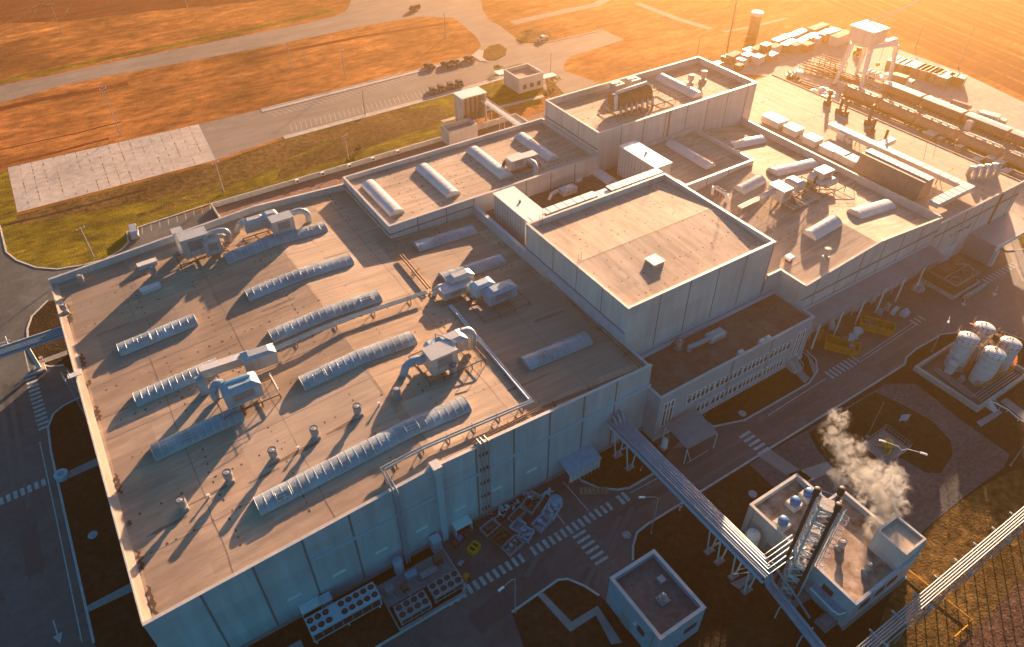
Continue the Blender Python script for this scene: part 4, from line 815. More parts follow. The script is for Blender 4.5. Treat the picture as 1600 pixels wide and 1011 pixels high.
# round roof vents
vp = thing("roof_vent", "x", "roof vent", (0,0,0), "round cowl vents on the main roof")
mb = MB(); mb.cbox((0,0,-.15),(1.05,1.05,.65),"steel",0,.85); mb.build("base", vp)
mb = MB(); mb.lathe((0,0,.45), [(.36,0),(.36,.4),(.58,.55),(.58,1.5),(.52,1.52)], "steel", 18); o = mb.build("cowl", vp, True)
mb = MB(); mb.lathe((0,0,1.3), [(.54,0),(.54,.70),(.46,.71),(.45,.55),(.40,.50)], "dark", 18); mb.build("throat_ring", o, True); mb = MB(); mb.lathe((.12,-.1,1.8), [(.24,0),(.2,.12),(.08,.2)], "white", 14); mb.build("cone", o, True)
first = True
for lab, px, py, z, zz, s in [("leftmost round cowl vent of the front row of six", 283,785,None,15.3,1), ("second round cowl vent from the left in the front row of six", 357,745,None,15.3,1), ("third round cowl vent from the left in the front row of six", 428,712,None,15.4,1),
        ("third round cowl vent from the right in the front row of six", 493,680,None,15.6,1), ("second round cowl vent from the right in the front row of six", 560,647,None,15.7,1), ("rightmost round cowl vent of the front row of six", 621,621,None,15.8,1),
        ("round cowl vent tucked beside the twin housing air handler", 709,582,None,15.6,1), ("round cowl vent next to the two low curbs, back left of the roof", 241,430,None,14.6,1), ("round cowl vent on the left edge flashing of the main roof", 101,484,None,14.2,.9),
        ("round cowl vent in the back left corner of the main roof", 127,438,None,14.4,.9), ("tall round cowl vent alone on the sunny part of the east hall", 1290,402,"e",14.3,1.1), ("left of the two dark vents on the tall back block", 1079,126,20.5,21.5,1.2), ("right of the two dark vents on the tall back block", 1099,121,20.5,21.5,1.3),
        ("round cowl vent nearest the stair head on the boiler house roof", 1357,886,5.0,6.0,.9), ("round cowl vent in the middle of the boiler house roof", 1315,850,5.0,6.0,.9), ("shaded round vent on the office roof beside the bent duct", 1061,538,9.2,10.2,1)]:
    c = at(px,py,zz); zr = zm(c.x) if z is None else (ze(c.x) if z == "e" else z)
    g = "round cowl vents on the main roof" if z is None else "roof vents on the other roofs"
    if first: o = place(vp, (c.x,c.y,zr)); tag(o, lab, None, g); first = False
    else: o = dup(vp, (c.x,c.y,zr), 0, lab, g)
    o.scale = (s,s,s)
for lab, px, py in [("low pale roof curb behind the round vent, back left of the main roof", 231,414), ("low blue grey roof curb in front of the back left round vent", 236,452)]:
    c = at(px,py,14.5); t = thing("roof_curb", lab, "roof curb", (c.x,c.y,zm(c.x))); mb = MB(); mb.cbox((c.x,c.y,zm(c.x)-.1),(3.1,1.1,.75),"bluegrey",.03); mb.build("upstand", t); mb = MB(); mb.cbox((c.x,c.y,zm(c.x)+.654),(3.3,1.25,.09),"white2",.03); mb.build("lid", t)
for i, (px, py) in enumerate([(323,769),(466,700),(593,637)]):
    c = at(px,py,15.2); t = thing("vent_pipe", "short thin vent pipe on the main roof, %s of the three between the cowl vents" % ("left","middle","right")[i], "vent pipe", (c.x,c.y,zm(c.x)), "short vent pipes on the main roof"); mb = MB(); mb.cyl((c.x,c.y,zm(c.x)-.05),.13,.6,"white2",8); mb.build("stub", t); mb = MB(); mb.cyl((c.x,c.y,zm(c.x)+.555),.2,.08,"white",8); mb.build("cap", t)
c = at(1233,405,13.9); t = thing("roof_vent", "square white capped vent box near the corner of the east hall roof", "roof vent", (c.x,c.y,ze(c.x)), "roof vents on the other roofs"); mb = MB(); mb.cbox((c.x,c.y,ze(c.x)-.1),(.9,.9,.9),"rust"); mb.build("base", t); mb = MB(); mb.cbox((c.x,c.y,ze(c.x)+.8),(1.5,1.5,.45),"white",0,.8); mb.build("cap", t)
# pipe runs over the main roof
def run(label, pts, offs, r, k, zf, h, step, name="pipe_run", drop=None, cat="pipework", sup="goal"):
    """parallel pipes along a world polyline on small supports; offs = sideways offsets"""
    t = thing(name, label, cat, (pts[0][0],pts[0][1],zf(*pts[0]))); pv = [Vector((p[0],p[1])) for p in pts]; n = len(pv)
    D = [(pv[i+1]-pv[i]).normalized() for i in range(n-1)]
    def off(i, o):
        if i == 0: d = D[0]; return pv[0]+Vector((-d.y,d.x))*o
        if i == n-1: d = D[-1]; return pv[-1]+Vector((-d.y,d.x))*o
        a, b = D[i-1], D[i]; na, nb = Vector((-a.y,a.x)), Vector((-b.y,b.x)); m = (na+nb).normalized(); return pv[i]+m*(o/max(.3,m.dot(na)))
    for o in offs:
        mb = MB(); P = []
        for i in range(n):
            q = off(i,o); P.append((q.x,q.y,zf(q.x,q.y)+h))
            if i < n-1 and (pv[i+1]-pv[i]).length > 14:      # follow the roof pitch
                q2 = off(i+1,o)
                for s in (.25,.5,.75): m = q.lerp(q2,s); P.append((m.x,m.y,zf(m.x,m.y)+h))
        if drop:
            P.append((P[-1][0]+D[-1].x*.5,P[-1][1]+D[-1].y*.5,P[-1][2]-.3)); P.append((P[-1][0],P[-1][1],drop))
        mb.tube(P, r, k, 8); mb.build("pipe", t, True)
    w_ = max(offs)-min(offs)+.5; mo = (max(offs)+min(offs))/2
    for i in range(n-1):
        L = (pv[i+1]-pv[i]).length; m = max(1,int(L/step))
        for j in range(m):
            c = pv[i].lerp(pv[i+1],(j+.5)/m); d = D[i]; q = Vector((-d.y,d.x)); c = c+q*mo; z0 = zf(c.x,c.y); mb = MB(); a, b = c-q*w_/2, c+q*w_/2
            mb.bar((a.x,a.y,z0-.05),(a.x,a.y,z0+h+.1),.1,"rust"); mb.bar((b.x,b.y,z0-.05),(b.x,b.y,z0+h+.1),.1,"rust"); mb.bar((a.x,a.y,z0+h-r-.07),(b.x,b.y,z0+h-r-.07),.1,"rust"); mb.bar((a.x,a.y,z0+.12),(b.x,b.y,z0+.12),.08,"rust"); mb.build("support", t)
    return t
A = lambda px, py, z=15.6: tuple(at(px,py,z)[:2])
run("twin silver pipes along the front of the main roof, dropping down the facade", [A(832,624,15.6),A(594,729,16.4),A(613,764,16.4)], (0,.42), .13, "pipe", zm, .75, 3.6, drop=.3)
run("single brown conduit beside the front parapet with its drop pipes on the facade", [A(1000,574,14.6),A(836,637,15.8),A(752,680,16.3),A(738,690,16.3)], (0,.3), .09, "rust", zm, .55, 6, drop=None)
run("row of pipes crossing from the long boxed duct to the half round air handler", [A(432,549,15.9),A(668,458,15.9)], (0,.35,.7), .11, "pipe", zm, 1.0, 5.2)
run("short pair of rusty pipes running back from the shaded air handler to the skylit hall", [A(624,397,15.6),A(668,450,15.6)], (0,.5), .14, "rust", zm, .6, 6)
run("twin pipes along the foot of the tall block's left wall", [A(757,335,14.6),A(1001,572,14.4)], (-.2,.4), .1, "rust", zm, .5, 6)
run("dark cable duct lying on the main roof, crossing the shaded part from back to front", [A(702,476,15.3),A(826,622,15.5)], (0,.35), .17, "bluegrey", zm, .35, 9)
t = thing("facade_downpipe", "twin grey pipes with clamps running down the long facade, under the conduit's end", "downpipe", (29.6,53.1,0))
for dx in (0,.5,1.1): mb = MB(); mb.tube([(29.2+dx,54.2,16.4),(29.2+dx,53.1,16.5),(29.2+dx,53.0,15.9),(29.2+dx,53.0,.2)],.11,"steel",8); mb.build("pipe", t, True)
for z in (2,5,8,11,14): mb = MB(); mb.box(29.0,30.5,52.95,53.38,z,z+.1,"rust"); mb.build("clamp", t)
t = thing("roof_gooseneck", "pale boxed outlet over the edge of the long facade, right of the twin silver pipes", "roof outlet", (22.4,53,0)); c = at(680,727,16.2)
mb = MB(); mb.box(c.x-.6,c.x+.6,52.7,54.2,15.3,16.45,"white2"); mb.build("hood", t); mb = MB(); mb.box(c.x-.45,c.x+.45,52.75,53.36,.2,15.29,"bluegrey"); mb.build("chute", t)
t = thing("service_ladder", "caged steel ladder down the left wall of the main hall", "ladder", (-14,103,0)); mb = MB(); c = at(115,587,14.0); y = c.y
for dy in (-.4,.4):
    mb.bar((-13.9,y+dy,.1),(-13.9,y+dy,15.0),.07,"steel"); mb.bar((-14.7,y+dy,2.5),(-14.7,y+dy,15.0),.05,"steel")
for i in range(36): mb.bar((-13.9,y-.4,.4+i*.4),(-13.9,y+.4,.4+i*.4),.04,"steel")
mb.build("ladder", t); mb = MB()
for i in range(12): mb.tube([(-13.9,y-.4,2.6+i),(-14.5,y-.42,2.6+i),(-14.75,y,2.6+i),(-14.5,y+.42,2.6+i),(-13.9,y+.4,2.6+i)],.035,"steel",4)
mb.build("cage", t); mb = MB(); mb.box(-14.2,-12.4,y-.5,y+.5,14.05,14.2,"white2"); mb.build("landing", t)
# office roof duct
t = plant("bent silver duct lying along the office roof under the tall block", 1095,545,9.2,"duct","roof_duct")
elbow([(1076,548,9.4),(1077,541,10.4),(1085,540,10.5),(1104,531,10.5),(1112,525,10.5)],.42,"pipe",parent=t); housing(t,1119,519,11.0,(3.4,1.6),9.7,"metal",.3,False)
for i in range(4): p = at(1082+i*12,550-i*6,9.3); mb = MB(); mb.bar((p.x,p.y,9.2),(p.x,p.y,10.0),.1,"rust"); mb.build("leg", t)
c = at(1061,532,10.3); t = thing("roof_dome", "dull round domed outlet on the office roof, left of the bent duct", "roof outlet", (c.x,c.y,9.2)); mb = MB(); mb.cbox((c.x,c.y,9.19),(2.0,1.6,.4),"rust"); mb.build("base", t); mb = MB(); mb.lathe((c.x,c.y,9.6),[(.7,0),(.75,.5),(.5,.9),(.1,1.05)],"steel",14); mb.build("dome", t, True)
# flat hall rooftop plant
rn = random.Random(11)
for i, (px, py, w_, d_) in enumerate([(1211,183,3.2,5.2),(1241,198,3.0,3.6),(1271,214,2.8,3.4),(1298,229,2.8,3.6),(1317,238,2.4,3.0),(1333,246,2.6,3.2),(1318,207,1.6,2.0)]):
    lab = "white lidded rooftop unit on the flat hall, %s from the tall back block" % ORD[i] if i < 6 else "small square rooftop unit on the flat hall, beside the start of the long duct"
    c = at(px,py,13.8); t = thing("rooftop_unit", lab, "rooftop unit", (c.x,c.y,11.96), "rooftop units on the flat hall"); mb = MB(); mb.cbox((c.x,c.y,12.2),(w_,d_,1.5),"wall2"); mb.build("body", t)
    mb = MB(); mb.cbox((c.x,c.y,13.704),(w_+.15,d_+.15,.1),"white"); mb.build("lid", t); mb = MB(); mb.cbox((c.x,c.y,11.97),(w_*.8,d_*.9,.24),"steel"); mb.build("skid", t); mb = MB(); mb.cbox((c.x+.3,c.y-d_/2-.9,11.97),(1.2,1.0,.9),"white2"); mb.build("control_box", t)
t = thing("cooling_unit", "large dark cooling unit with a white slatted top on the flat hall", "cooling unit", (139,69,11.96))
mb = MB(); vs = [(136.2,61.8,12.3),(140.6,61.8,12.3),(140.6,76.6,12.3),(136.2,76.6,12.3),(137.0,61.8,16.2),(140.2,61.8,16.2),(140.2,76.6,16.2),(137.0,76.6,16.2)]; mb.add(vs, [(0,3,2,1),(4,5,6,7),(0,1,5,4),(1,2,6,5),(2,3,7,6),(3,0,4,7)], "wagon"); mb.build("casing", t)
mb = MB(); mb.box(138.2,140.2,61.8,76.6,16.21,16.4,"white")
for i in range(12): mb.box(138.2,140.2,62.8+i*1.15,62.9+i*1.15,16.404,16.43,"joint")
mb.build("slatted_top", t)
for y in (63,68,73): mb = MB(); mb.box(136.6,140.4,y-.2,y+.2,11.97,12.29,"steel"); mb.build("foot", t)
t = thing("boxed_duct", "long white boxed duct turning a corner across the flat hall roof on steel frames", "duct", (147.4,74,11.96))
for nm, a in [("duct_section",(146.5,148.3,59.0,92)),("duct_section",(136.0,146.49,57.2,59.2)),("duct_section",(146.5,148.3,57.2,58.99)),("branch_duct",(148.31,153,78.6,80))]:
    mb = MB(); mb.box(a[0],a[1],a[2],a[3],13.0,14.0,"wall2"); mb.box(a[0]-.05,a[1]+.05,a[2]-.02,a[3]+.02,14.004,14.08,"white")
    if a[3]-a[2] > 10:
        for k in range(16): mb.box(a[0]-.06,a[1]+.06,a[2]+1+k*2,a[2]+1.12+k*2,14.084,14.12,"joint")
    elif a[1]-a[0] > 8:
        for k in range(6): mb.box(a[0]+1+k*1.7,a[0]+1.12+k*1.7,a[2]-.06,a[3]+.06,14.084,14.12,"joint")
    mb.build(nm, t)
for y in range(60,92,4):
    for x in (146.6,148.2): mb = MB(); mb.bar((x,y,11.96),(x,y,13),.14,"rust"); mb.build("leg", t)
for lab, px, py in [("slim double vent stack standing in the middle of the flat hall roof", 1361,205),("vent stack with a bent neck, on the flat hall roof behind the long duct", 1357,190),("thin vent stack on the flat hall roof near its railway side", 1381,222),("pair of short dark stacks at the far end of the flat hall roof", 1293,160),("single short dark stack at the far end of the flat hall roof", 1312,172),("short dark stack near the white wrapped stockpile", 1320,177)]:
    c = at(px,py,12.5); t = thing("vent_stack", lab, "vent stack", (c.x,c.y,11.96), "vent stacks on the flat hall"); mb = MB(); mb.cbox((c.x,c.y,11.95),(1.5,1.3,1.1),"rust"); mb.build("base", t)
    mb = MB()
    if "bent" in lab: mb.tube([(c.x,c.y,13),(c.x,c.y,15.2),(c.x+.5,c.y+.3,16.0),(c.x+1.4,c.y+.5,16.0)],.38,"rust",10)
    else: mb.cyl((c.x,c.y,13.0),.3,2.6,"rust",10)
    if "double" in lab or "pair" in lab: mb.cyl((c.x+.8,c.y+.2,13.0),.3,2.4,"rust",10)
    mb.build("stack", t, True)
t = thing("stockpile_cowl", "tangle of goosenecked white ducts at the far front corner of the flat hall roof", "duct", (158,60,11.96))
for i in range(4): mb = MB(); x, y = 154.5+1.7*i, 60.5-.6*i; mb.tube([(x,y,11.9),(x,y,13.6),(x+.4,y+.6,14.2),(x+1.2,y+1.8,13.6),(x+1.2,y+2.0,11.9)],.5,"metal",10); mb.build("duct", t, True)
t = thing("roof_antenna", "thin wire antenna mast standing at the railway edge of the flat hall roof", "antenna", (150,76,11.96))
for i, (px, py) in enumerate(((1443,250),(1458,247))): c = at(px,py,12); mb = MB(); mb.bar((c.x,c.y,11.95),(c.x-.6,c.y+.4,16.2),.06,"dark"); mb.bar((c.x-.6,c.y+.4,16.2),(c.x+1.0,c.y+.9,15.6),.05,"dark"); mb.build("mast", t)
# ================================================================= PLANT AND THINGS ROUND THE WORKS
pb = thing("pipe_bridge", "wide blue lit bridge of parallel pipes from the long facade to the boiler house", "pipe bridge", (53,40,0))
for i, x in enumerate((51.35,51.7,52.05,52.45,52.85,53.2,53.5)):
    r = (.15,.12,.16,.19,.18,.16,.13)[i]; mb = MB(); P = [(x,53.3,7.3),(x,52.0,7.3)]
    if i % 2: P = [(x,53.3,8.2),(x,52.5,8.4),(x,51.6,7.3)]
    if i >= 2: k = i-2; P += [(x,22.6+.55*k,7.3),(58.9,22.6+.55*k,7.3),(59.0,22.6+.55*k,7.0)] if i < 7 else []
    else: P += [(x,22.5,7.3),(x,22.3,6.6)]
    mb.tube(P, r, "pipe", 8); mb.build("pipe", pb, True)
for x in (51.0,53.8): mb = MB(); mb.box(x-.12,x+.12,22.4,53.2,6.55,6.95,"bluegrey"); mb.build("deck_beam", pb)
mb = MB()
for i in range(16): y = 23+i*2; mb.box(51.12,53.68,y-.08,y+.08,6.6,6.85,"bluegrey")
mb.box(51.12,51.5,23,52.9,6.86,6.9,"bluebin"); mb.build("deck_cross_beams", pb)
for y in (51.4,48.5,31.5,29.6,27.0,24.6):
    for s in (-1,1): mb = MB(); mb.bar((52.4+.4*s,y,0),(52.4+1.3*s,y,6.5),.2,"white2"); mb.build("raking_leg", pb)
    mb = MB(); mb.cbox((52.4,y,0),(1.5,.8,.35),"conc2"); mb.build("footing", pb)
for y0, y1 in ((51.4,48.5),(31.5,29.6),(27,24.6)):
    for s in (-1,1): mb = MB(); mb.bar((52.4+.55*s,y0,1.2),(52.4+1.2*s,y1,5.8),.1,"white2"); mb.build("cross_brace", pb)
bp = thing("low_pipeway", "blue pipes running forward from the corner of the pipe bridge towards the bottom edge", "pipework", (53,18,0))
for i, dx in enumerate((0,.4,.9)): mb = MB(); mb.tube([(53.6+dx,24.2,5.9-.4*i),(53.4+dx,22.8,3.0),(51.4+dx,8,2.8),(50.9+dx,3,2.8)],(.26,.18,.3)[i],"pipe",8); mb.build("pipe", bp, True)
for y in (20,16,12,8): x = 51.5+(y-8)*.13; mb = MB(); mb.bar((x-.4,y,0),(x-.4,y,2.6),.12,"white2"); mb.bar((x+1.6,y,0),(x+1.6,y,2.6),.12,"white2"); mb.bar((x-.5,y,2.55),(x+1.7,y,2.55),.12,"white2"); mb.build("support", bp)
mb = MB(); mb.tube([(54.8,24.0,5.6),(55.4,20.5,3.2),(56.2,17.5,.4)],.16,"pipe",8); mb.build("branch_pipe", bp, True)
tr = thing("pipe_trestle", "long straight trestle of five sunlit pipes on goalpost frames, bottom right corner", "pipe trestle", (80,10.5,0))
for i in range(5): mb = MB(); mb.tube([(50,9.9+.3*i,5.1),(72,9.9+.3*i,5.1),(74,9.9+.3*i,5.1),(140,9.9+.3*i,5.1)],.11,"steel",8); mb.build("pipe", tr, True)
for i in range(20):
    x = 54+i*4.3; mb = MB(); mb.bar((x,9.6,0),(x,9.6,4.9),.14,"steel"); mb.bar((x,11.4,0),(x,11.4,4.9),.14,"steel"); mb.box(x-.1,x+.1,9.3,11.8,4.72,4.9,"white2"); mb.build("goalpost_frame", tr)
    if i % 2: mb = MB(); mb.box(x-.5,x+.5,9.25,9.4,3.2,4.7,"steel"); mb.build("stiffener_plate", tr)
mb = MB(); mb.box(50,140,9.45,9.6,4.5,4.7,"steel"); mb.build("walkway_beam", tr)
gp = thing("gas_pipe", "thin yellow gas pipe crossing under the pipe trestle in the dry grass", "gas pipe", (75,10,0)); mb = MB(); a, b, c = at(1415,887,.5), at(1519,969,.5), at(1492,995,.5); mb.tube([(a.x,a.y,.1),a,b,(b.x,b.y,.1)],.07,"yellow",6); mb.build("pipe", gp)
mb = MB(); d = at(1512,977,.5); mb.tube([(d.x,d.y,.1),d,c,(c.x,c.y,.1)],.07,"yellow",6); mb.build("pipe", gp)
lp = thing("pipe_bridge", "single deck pipe bridge reaching the left wall of the main hall over the side road", "pipe bridge", (-20,122,0))
mb = MB(); mb.box(-60,-13.3,120.9,122.9,5.6,5.9,"bluegrey"); mb.box(-60,-13.3,122.91,123.05,5.6,6.5,"white2"); mb.build("deck", lp)
for i in range(4): mb = MB(); mb.tube([(-60,121.2+.45*i,6.15),(-40,121.2+.45*i,6.15),(-13.25,121.2+.45*i,6.15)],.17,"pipe",8); mb.build("pipe", lp, True)
for x in (-20.6,-38): mb = MB(); mb.box(x-.3,x+.3,121.6,122.2,0,5.59,"white2"); mb.box(x-.9,x+.9,120.9,122.9,0,.5,"conc"); mb.build("pier", lp)
mb = MB(); 
for x in (-24.5,-23.0): mb.bar((x,123.3,5.9),(x,124.6,7.0),.09,"white")
mb.bar((-25,124,6.4),(-22.6,124,6.5),.12,"white"); mb.build("valve_gear", lp)
# flue tower
fl = thing("flue_tower", "tall lattice tower carrying three black flues beside the boiler house", "chimney", (57.3,21.8,0))
for (x, y) in ((56.1,23.1),(56.4,20.4),(58.5,21.6)):
    mb = MB(); mb.tube([(x,y,0),(x,y,7),(x,y,14),(x,y,21.2)],.24,"black",12); mb.lathe((x,y,20.2),[(.29,0),(.38,.02),(.38,1.1),(.31,1.15)],"black",12); mb.build("flue", fl, True)
L4 = [(56.1,21.4),(56.9,22.9),(58.0,21.0),(57.2,20.6)]; L4 = [(56.0,22.0),(57.3,23.2),(58.5,21.2),(56.9,20.2)]
mb = MB()
for x, y in L4: mb.bar((x,y,0),(x,y,19.4),.2,"white2")
mb.build("mast_legs", fl); mb = MB()
for i in range(13):
    z = i*1.48
    for j in range(4):
        a, b = L4[j], L4[(j+1)%4]; mb.bar((*a,z),(*b,z+1.48) if (i+j) % 2 else (*b,z+.02),.15,"white"); mb.bar((*b,z),(*a,z+1.48),.13,"white2")
mb.build("lattice", fl)
for z in (6.5,13,19):
    mb = MB()
    mb.prism(L4, z, z+.06, "steel", True)
    for j in range(4): a, b = L4[j], L4[(j+1)%4]; mb.bar((*a,z+1),(*b,z+1),.05,"white2")
    mb.build("platform", fl)
mb = MB(); mb.prism([(55,19.6),(58.5,19.2),(58.6,24),(55.3,24.2)], .02, .5, "conc2"); mb.build("base_slab", fl)
mb = MB()
for dx in (-.3,.3): mb.bar((59.3+dx,20.6,.3),(59.3+dx,20.6,17.5),.09,"bluegrey")
for i in range(43): mb.bar((59.0,20.6,.5+.4*i),(59.6,20.6,.5+.4*i),.06,"bluegrey")
for i in range(15): mb.tube([(59.0,20.6,2.6+i),(58.9,20.0,2.6+i),(59.3,19.75,2.6+i),(59.7,20.0,2.6+i),(59.6,20.6,2.6+i)],.05,"bluegrey",4)
mb.build("caged_ladder", fl)
hd = thing("flue_duct", "boxed duct with a white edge along the boiler house wall at the tower's foot", "duct", (58,17,0)); mb = MB(); mb.box(57.6,58.66,15.2,19.6,2.2,3.4,"bluebin"); mb.build("duct", hd); mb = MB(); mb.tube([(57.5,19.5,3.5),(57.4,16,3.5),(57.6,15.2,3.5),(58.5,14.9,3.6)],.12,"white",8); mb.build("edge_pipe", hd, True)
mb = MB(); mb.box(57.7,57.85,15.6,15.75,0,2.19,"steel"); mb.build("duct_leg", hd)
pl = thing("plinth", "square grey concrete plinth in front of the boiler house wall", "plinth", (57,14.5,0)); mb = MB(); c = at(1292,970,.6); mb.cbox((c.x,c.y,0),(2.4,1.8,.7),"conc2"); mb.build("block", pl); mb = MB(); mb.cbox((c.x,c.y,.704),(1.6,1.2,.25),"steel"); mb.build("cover", pl)
wt = thing("process_tank", "upright cream coloured tank squeezed between the pipe bridge and boiler house", "tank", (57,28.8,0)); c = at(1168,850,0); c.x = 57.3; c.y = 28.9
mb = MB(); mb.lathe((c.x,c.y,0),[(1.02,.5),(1.02,3.2),(.9,3.7),(.55,4.0),(.1,4.1)],"white",24); mb.build("shell", wt, True); mb = MB()
for a in range(4): mb.bar((c.x+.7*math.cos(a*1.57+.7),c.y+.7*math.sin(a*1.57+.7),0),(c.x+.7*math.cos(a*1.57+.7),c.y+.7*math.sin(a*1.57+.7),.7),.14,"steel")
mb.build("skirt_legs", wt); mb = MB(); mb.cyl((c.x,c.y,4.05),.12,.45,"bluegrey",8); mb.build("nozzle", wt)
# storage tanks in their bund
bd = thing("tank_bund", "square white walled concrete bund holding the storage tanks", "bund", (115,32,0)); mb = MB()
mb.box(107.5,123,26,26.5,0,1.0,"conc"); mb.box(107.5,108.1,26.5,37.4,0,1.0,"conc"); mb.box(107.5,123,37.4,37.9,0,1.0,"conc"); mb.box(122.5,123,26.5,37.4,0,1.0,"conc"); mb.build("bund_wall", bd)
mb = MB(); mb.sheet([(108.1,26.5),(122.5,26.5),(122.5,37.4),(108.1,37.4)],.12,"roofbrown"); mb.build("floor", bd)
mb = MB()
for i in range(3): mb.tube([(109.4+.5*i,28.2,.5),(109.6+.5*i,32,.5),(110.2+.5*i,35.6,.5)],.1,"steel",6)
for i in range(4): mb.tube([(110,27.1+.45*i,.4),(116,27.1+.45*i,.4),(121.5,27.0+.45*i,.4)],.11,"steel",6)
mb.build("bund_piping", bd)
sb = thing("bund_steps", "short white steps with handrails over the front corner of the tank bund", "steps", (116,25.4,0)); c = at(1551,635,.6); mb = MB()
for i in range(5): mb.box(c.x-.5,c.x+.5,26.0-.3*(i+1),26.0-.3*i,0,1.0-.2*i,"white2")
mb.build("flight", sb)
for s in (-.5,.5): mb = MB(); mb.bar((c.x+s,26.2,2.0),(c.x+s,24.4,1.1),.05,"white"); mb.bar((c.x+s,26.2,1.0),(c.x+s,26.2,2.0),.05,"white"); mb.bar((c.x+s,24.4,0),(c.x+s,24.4,1.1),.05,"white"); mb.build("handrail", sb)
tk = thing("storage_tank", "front left storage tank of the four in the bund, nearest the small tank", "tank", (0,0,0), "white storage tanks in the bund")
mb = MB(); mb.lathe((0,0,.1),[(1.65,0),(1.65,6.55),(1.62,6.6)],"white2",32); o = mb.build("shell", tk, True); mb = MB()
for z in (1.4,2.8,4.2,5.6): mb.ring((0,0,z),1.66,.03,"steel",32)
mb.build("shell_hoop", o); mb = MB(); mb.lathe((0,0,6.68),[(1.72,0),(1.6,.12),(.9,.38),(.12,.5)],"white",32); o = mb.build("dome", tk, True); mb = MB(); mb.cyl((.1,0,7.15),.07,.5,"dark",6); mb.cyl((.5,.4,7.05),.1,.2,"dark",6); mb.build("vent", o)
mb = MB()
for z in (7.0,7.4,7.8): mb.ring((0,0,z),1.98,.035,"rust",28,R(-40),R(225))
for i in range(11): a = R(-40)+R(265)*i/10; mb.bar((1.98*math.cos(a),1.98*math.sin(a),6.6),(1.98*math.cos(a),1.98*math.sin(a),7.8),.045,"rust"); mb.bar((1.6*math.cos(a),1.6*math.sin(a),6.62),(1.98*math.cos(a),1.98*math.sin(a),6.62),.07,"rust")
mb.build("guard_rail", tk); mb = MB(); N = 30
for i in range(N):
    a = R(200)+R(200)*i/N; z = .4+6.2*i/N; c_, s_ = math.cos(a), math.sin(a); c2, s2 = math.cos(a+.14), math.sin(a+.14)
    mb.add([(1.67*c_,1.67*s_,z),(2.35*c_,2.35*s_,z),(2.35*c2,2.35*s2,z),(1.67*c2,1.67*s2,z),(1.67*c_,1.67*s_,z+.05),(2.35*c_,2.35*s_,z+.05),(2.35*c2,2.35*s2,z+.05),(1.67*c2,1.67*s2,z+.05)],[(0,3,2,1),(4,5,6,7),(0,1,5,4),(1,2,6,5),(2,3,7,6),(3,0,4,7)],"orange")
mb.build("spiral_stair", tk); mb = MB(); mb.tube([(2.36*math.cos(R(200)+R(200)*i/24),2.36*math.sin(R(200)+R(200)*i/24),1.4+6.2*i/24) for i in range(25)],.045,"rust",4); mb.build("stair_rail", tk)
mb = MB(); mb.tube([(-1.62,-.5,1.0),(-1.95,-.55,1.0)],.34,"steel",12); mb.tube([(-1.95,-.55,1.0),(-2.02,-.56,1.0)],.44,"steel",12); mb.build("manhole", tk, True)
place(tk,(114.7,30.1,0)); dup(tk,(114.6,34.6,0),R(35),"back left storage tank of the four in the bund, on the road side"); dup(tk,(119.3,34.6,0),R(70),"back right storage tank of the four, farthest from the bund steps"); dup(tk,(119.3,30.0,0),R(15),"front right storage tank of the four, at the photo's right edge")
t = thing("catwalk", "rusty steel catwalk linking the tops of the storage tanks", "catwalk", (117,32.3,0)); mb = MB()
for a, b in (((114.7,31.9),(114.6,32.8)),((116.5,34.6),(117.5,34.6)),((119.3,32.8),(119.3,31.8)),((116.0,31.2),(118.0,33.3))):
    a, b = Vector((*a,6.75)), Vector((*b,6.75)); d = (b-a).normalized(); q = Vector((-d.y,d.x,0))*.4; mb.add([a-q,b-q,b+q,a+q],[(0,1,2,3)],"rust")
    for s in (q,-q): mb.bar(a+s+Vector((0,0,1)),b+s+Vector((0,0,1)),.05,"rust"); mb.bar(a+s,a+s+Vector((0,0,1)),.05,"rust"); mb.bar(b+s,b+s+Vector((0,0,1)),.05,"rust")
mb.build("walkway", t)
t = thing("dosing_tank", "small white tank on legs in the left corner of the bund", "tank", (111.8,34.2,0)); mb = MB(); mb.lathe((111.8,34.0,.6),[(.75,0),(.75,2.2),(.5,2.4),(.1,2.45)],"white2",20); mb.build("shell", t, True)
for a in range(3): mb = MB(); x, y = 111.8+.6*math.cos(a*2.1), 34.0+.6*math.sin(a*2.1); mb.bar((x,y,.12),(x,y,.7),.09,"steel"); mb.build("leg", t)
t = thing("bund_pump", "squat grey pump set on the bund floor beside the front left tank", "pump", (112.4,31.8,0)); mb = MB(); mb.tube([(111.6,31.6,.6),(112.8,32.0,.6)],.4,"steel",12); mb.build("motor", t, True); mb = MB(); mb.cbox((112.2,31.8,.13),(1.8,1.0,.15),"conc2"); mb.build("base", t)
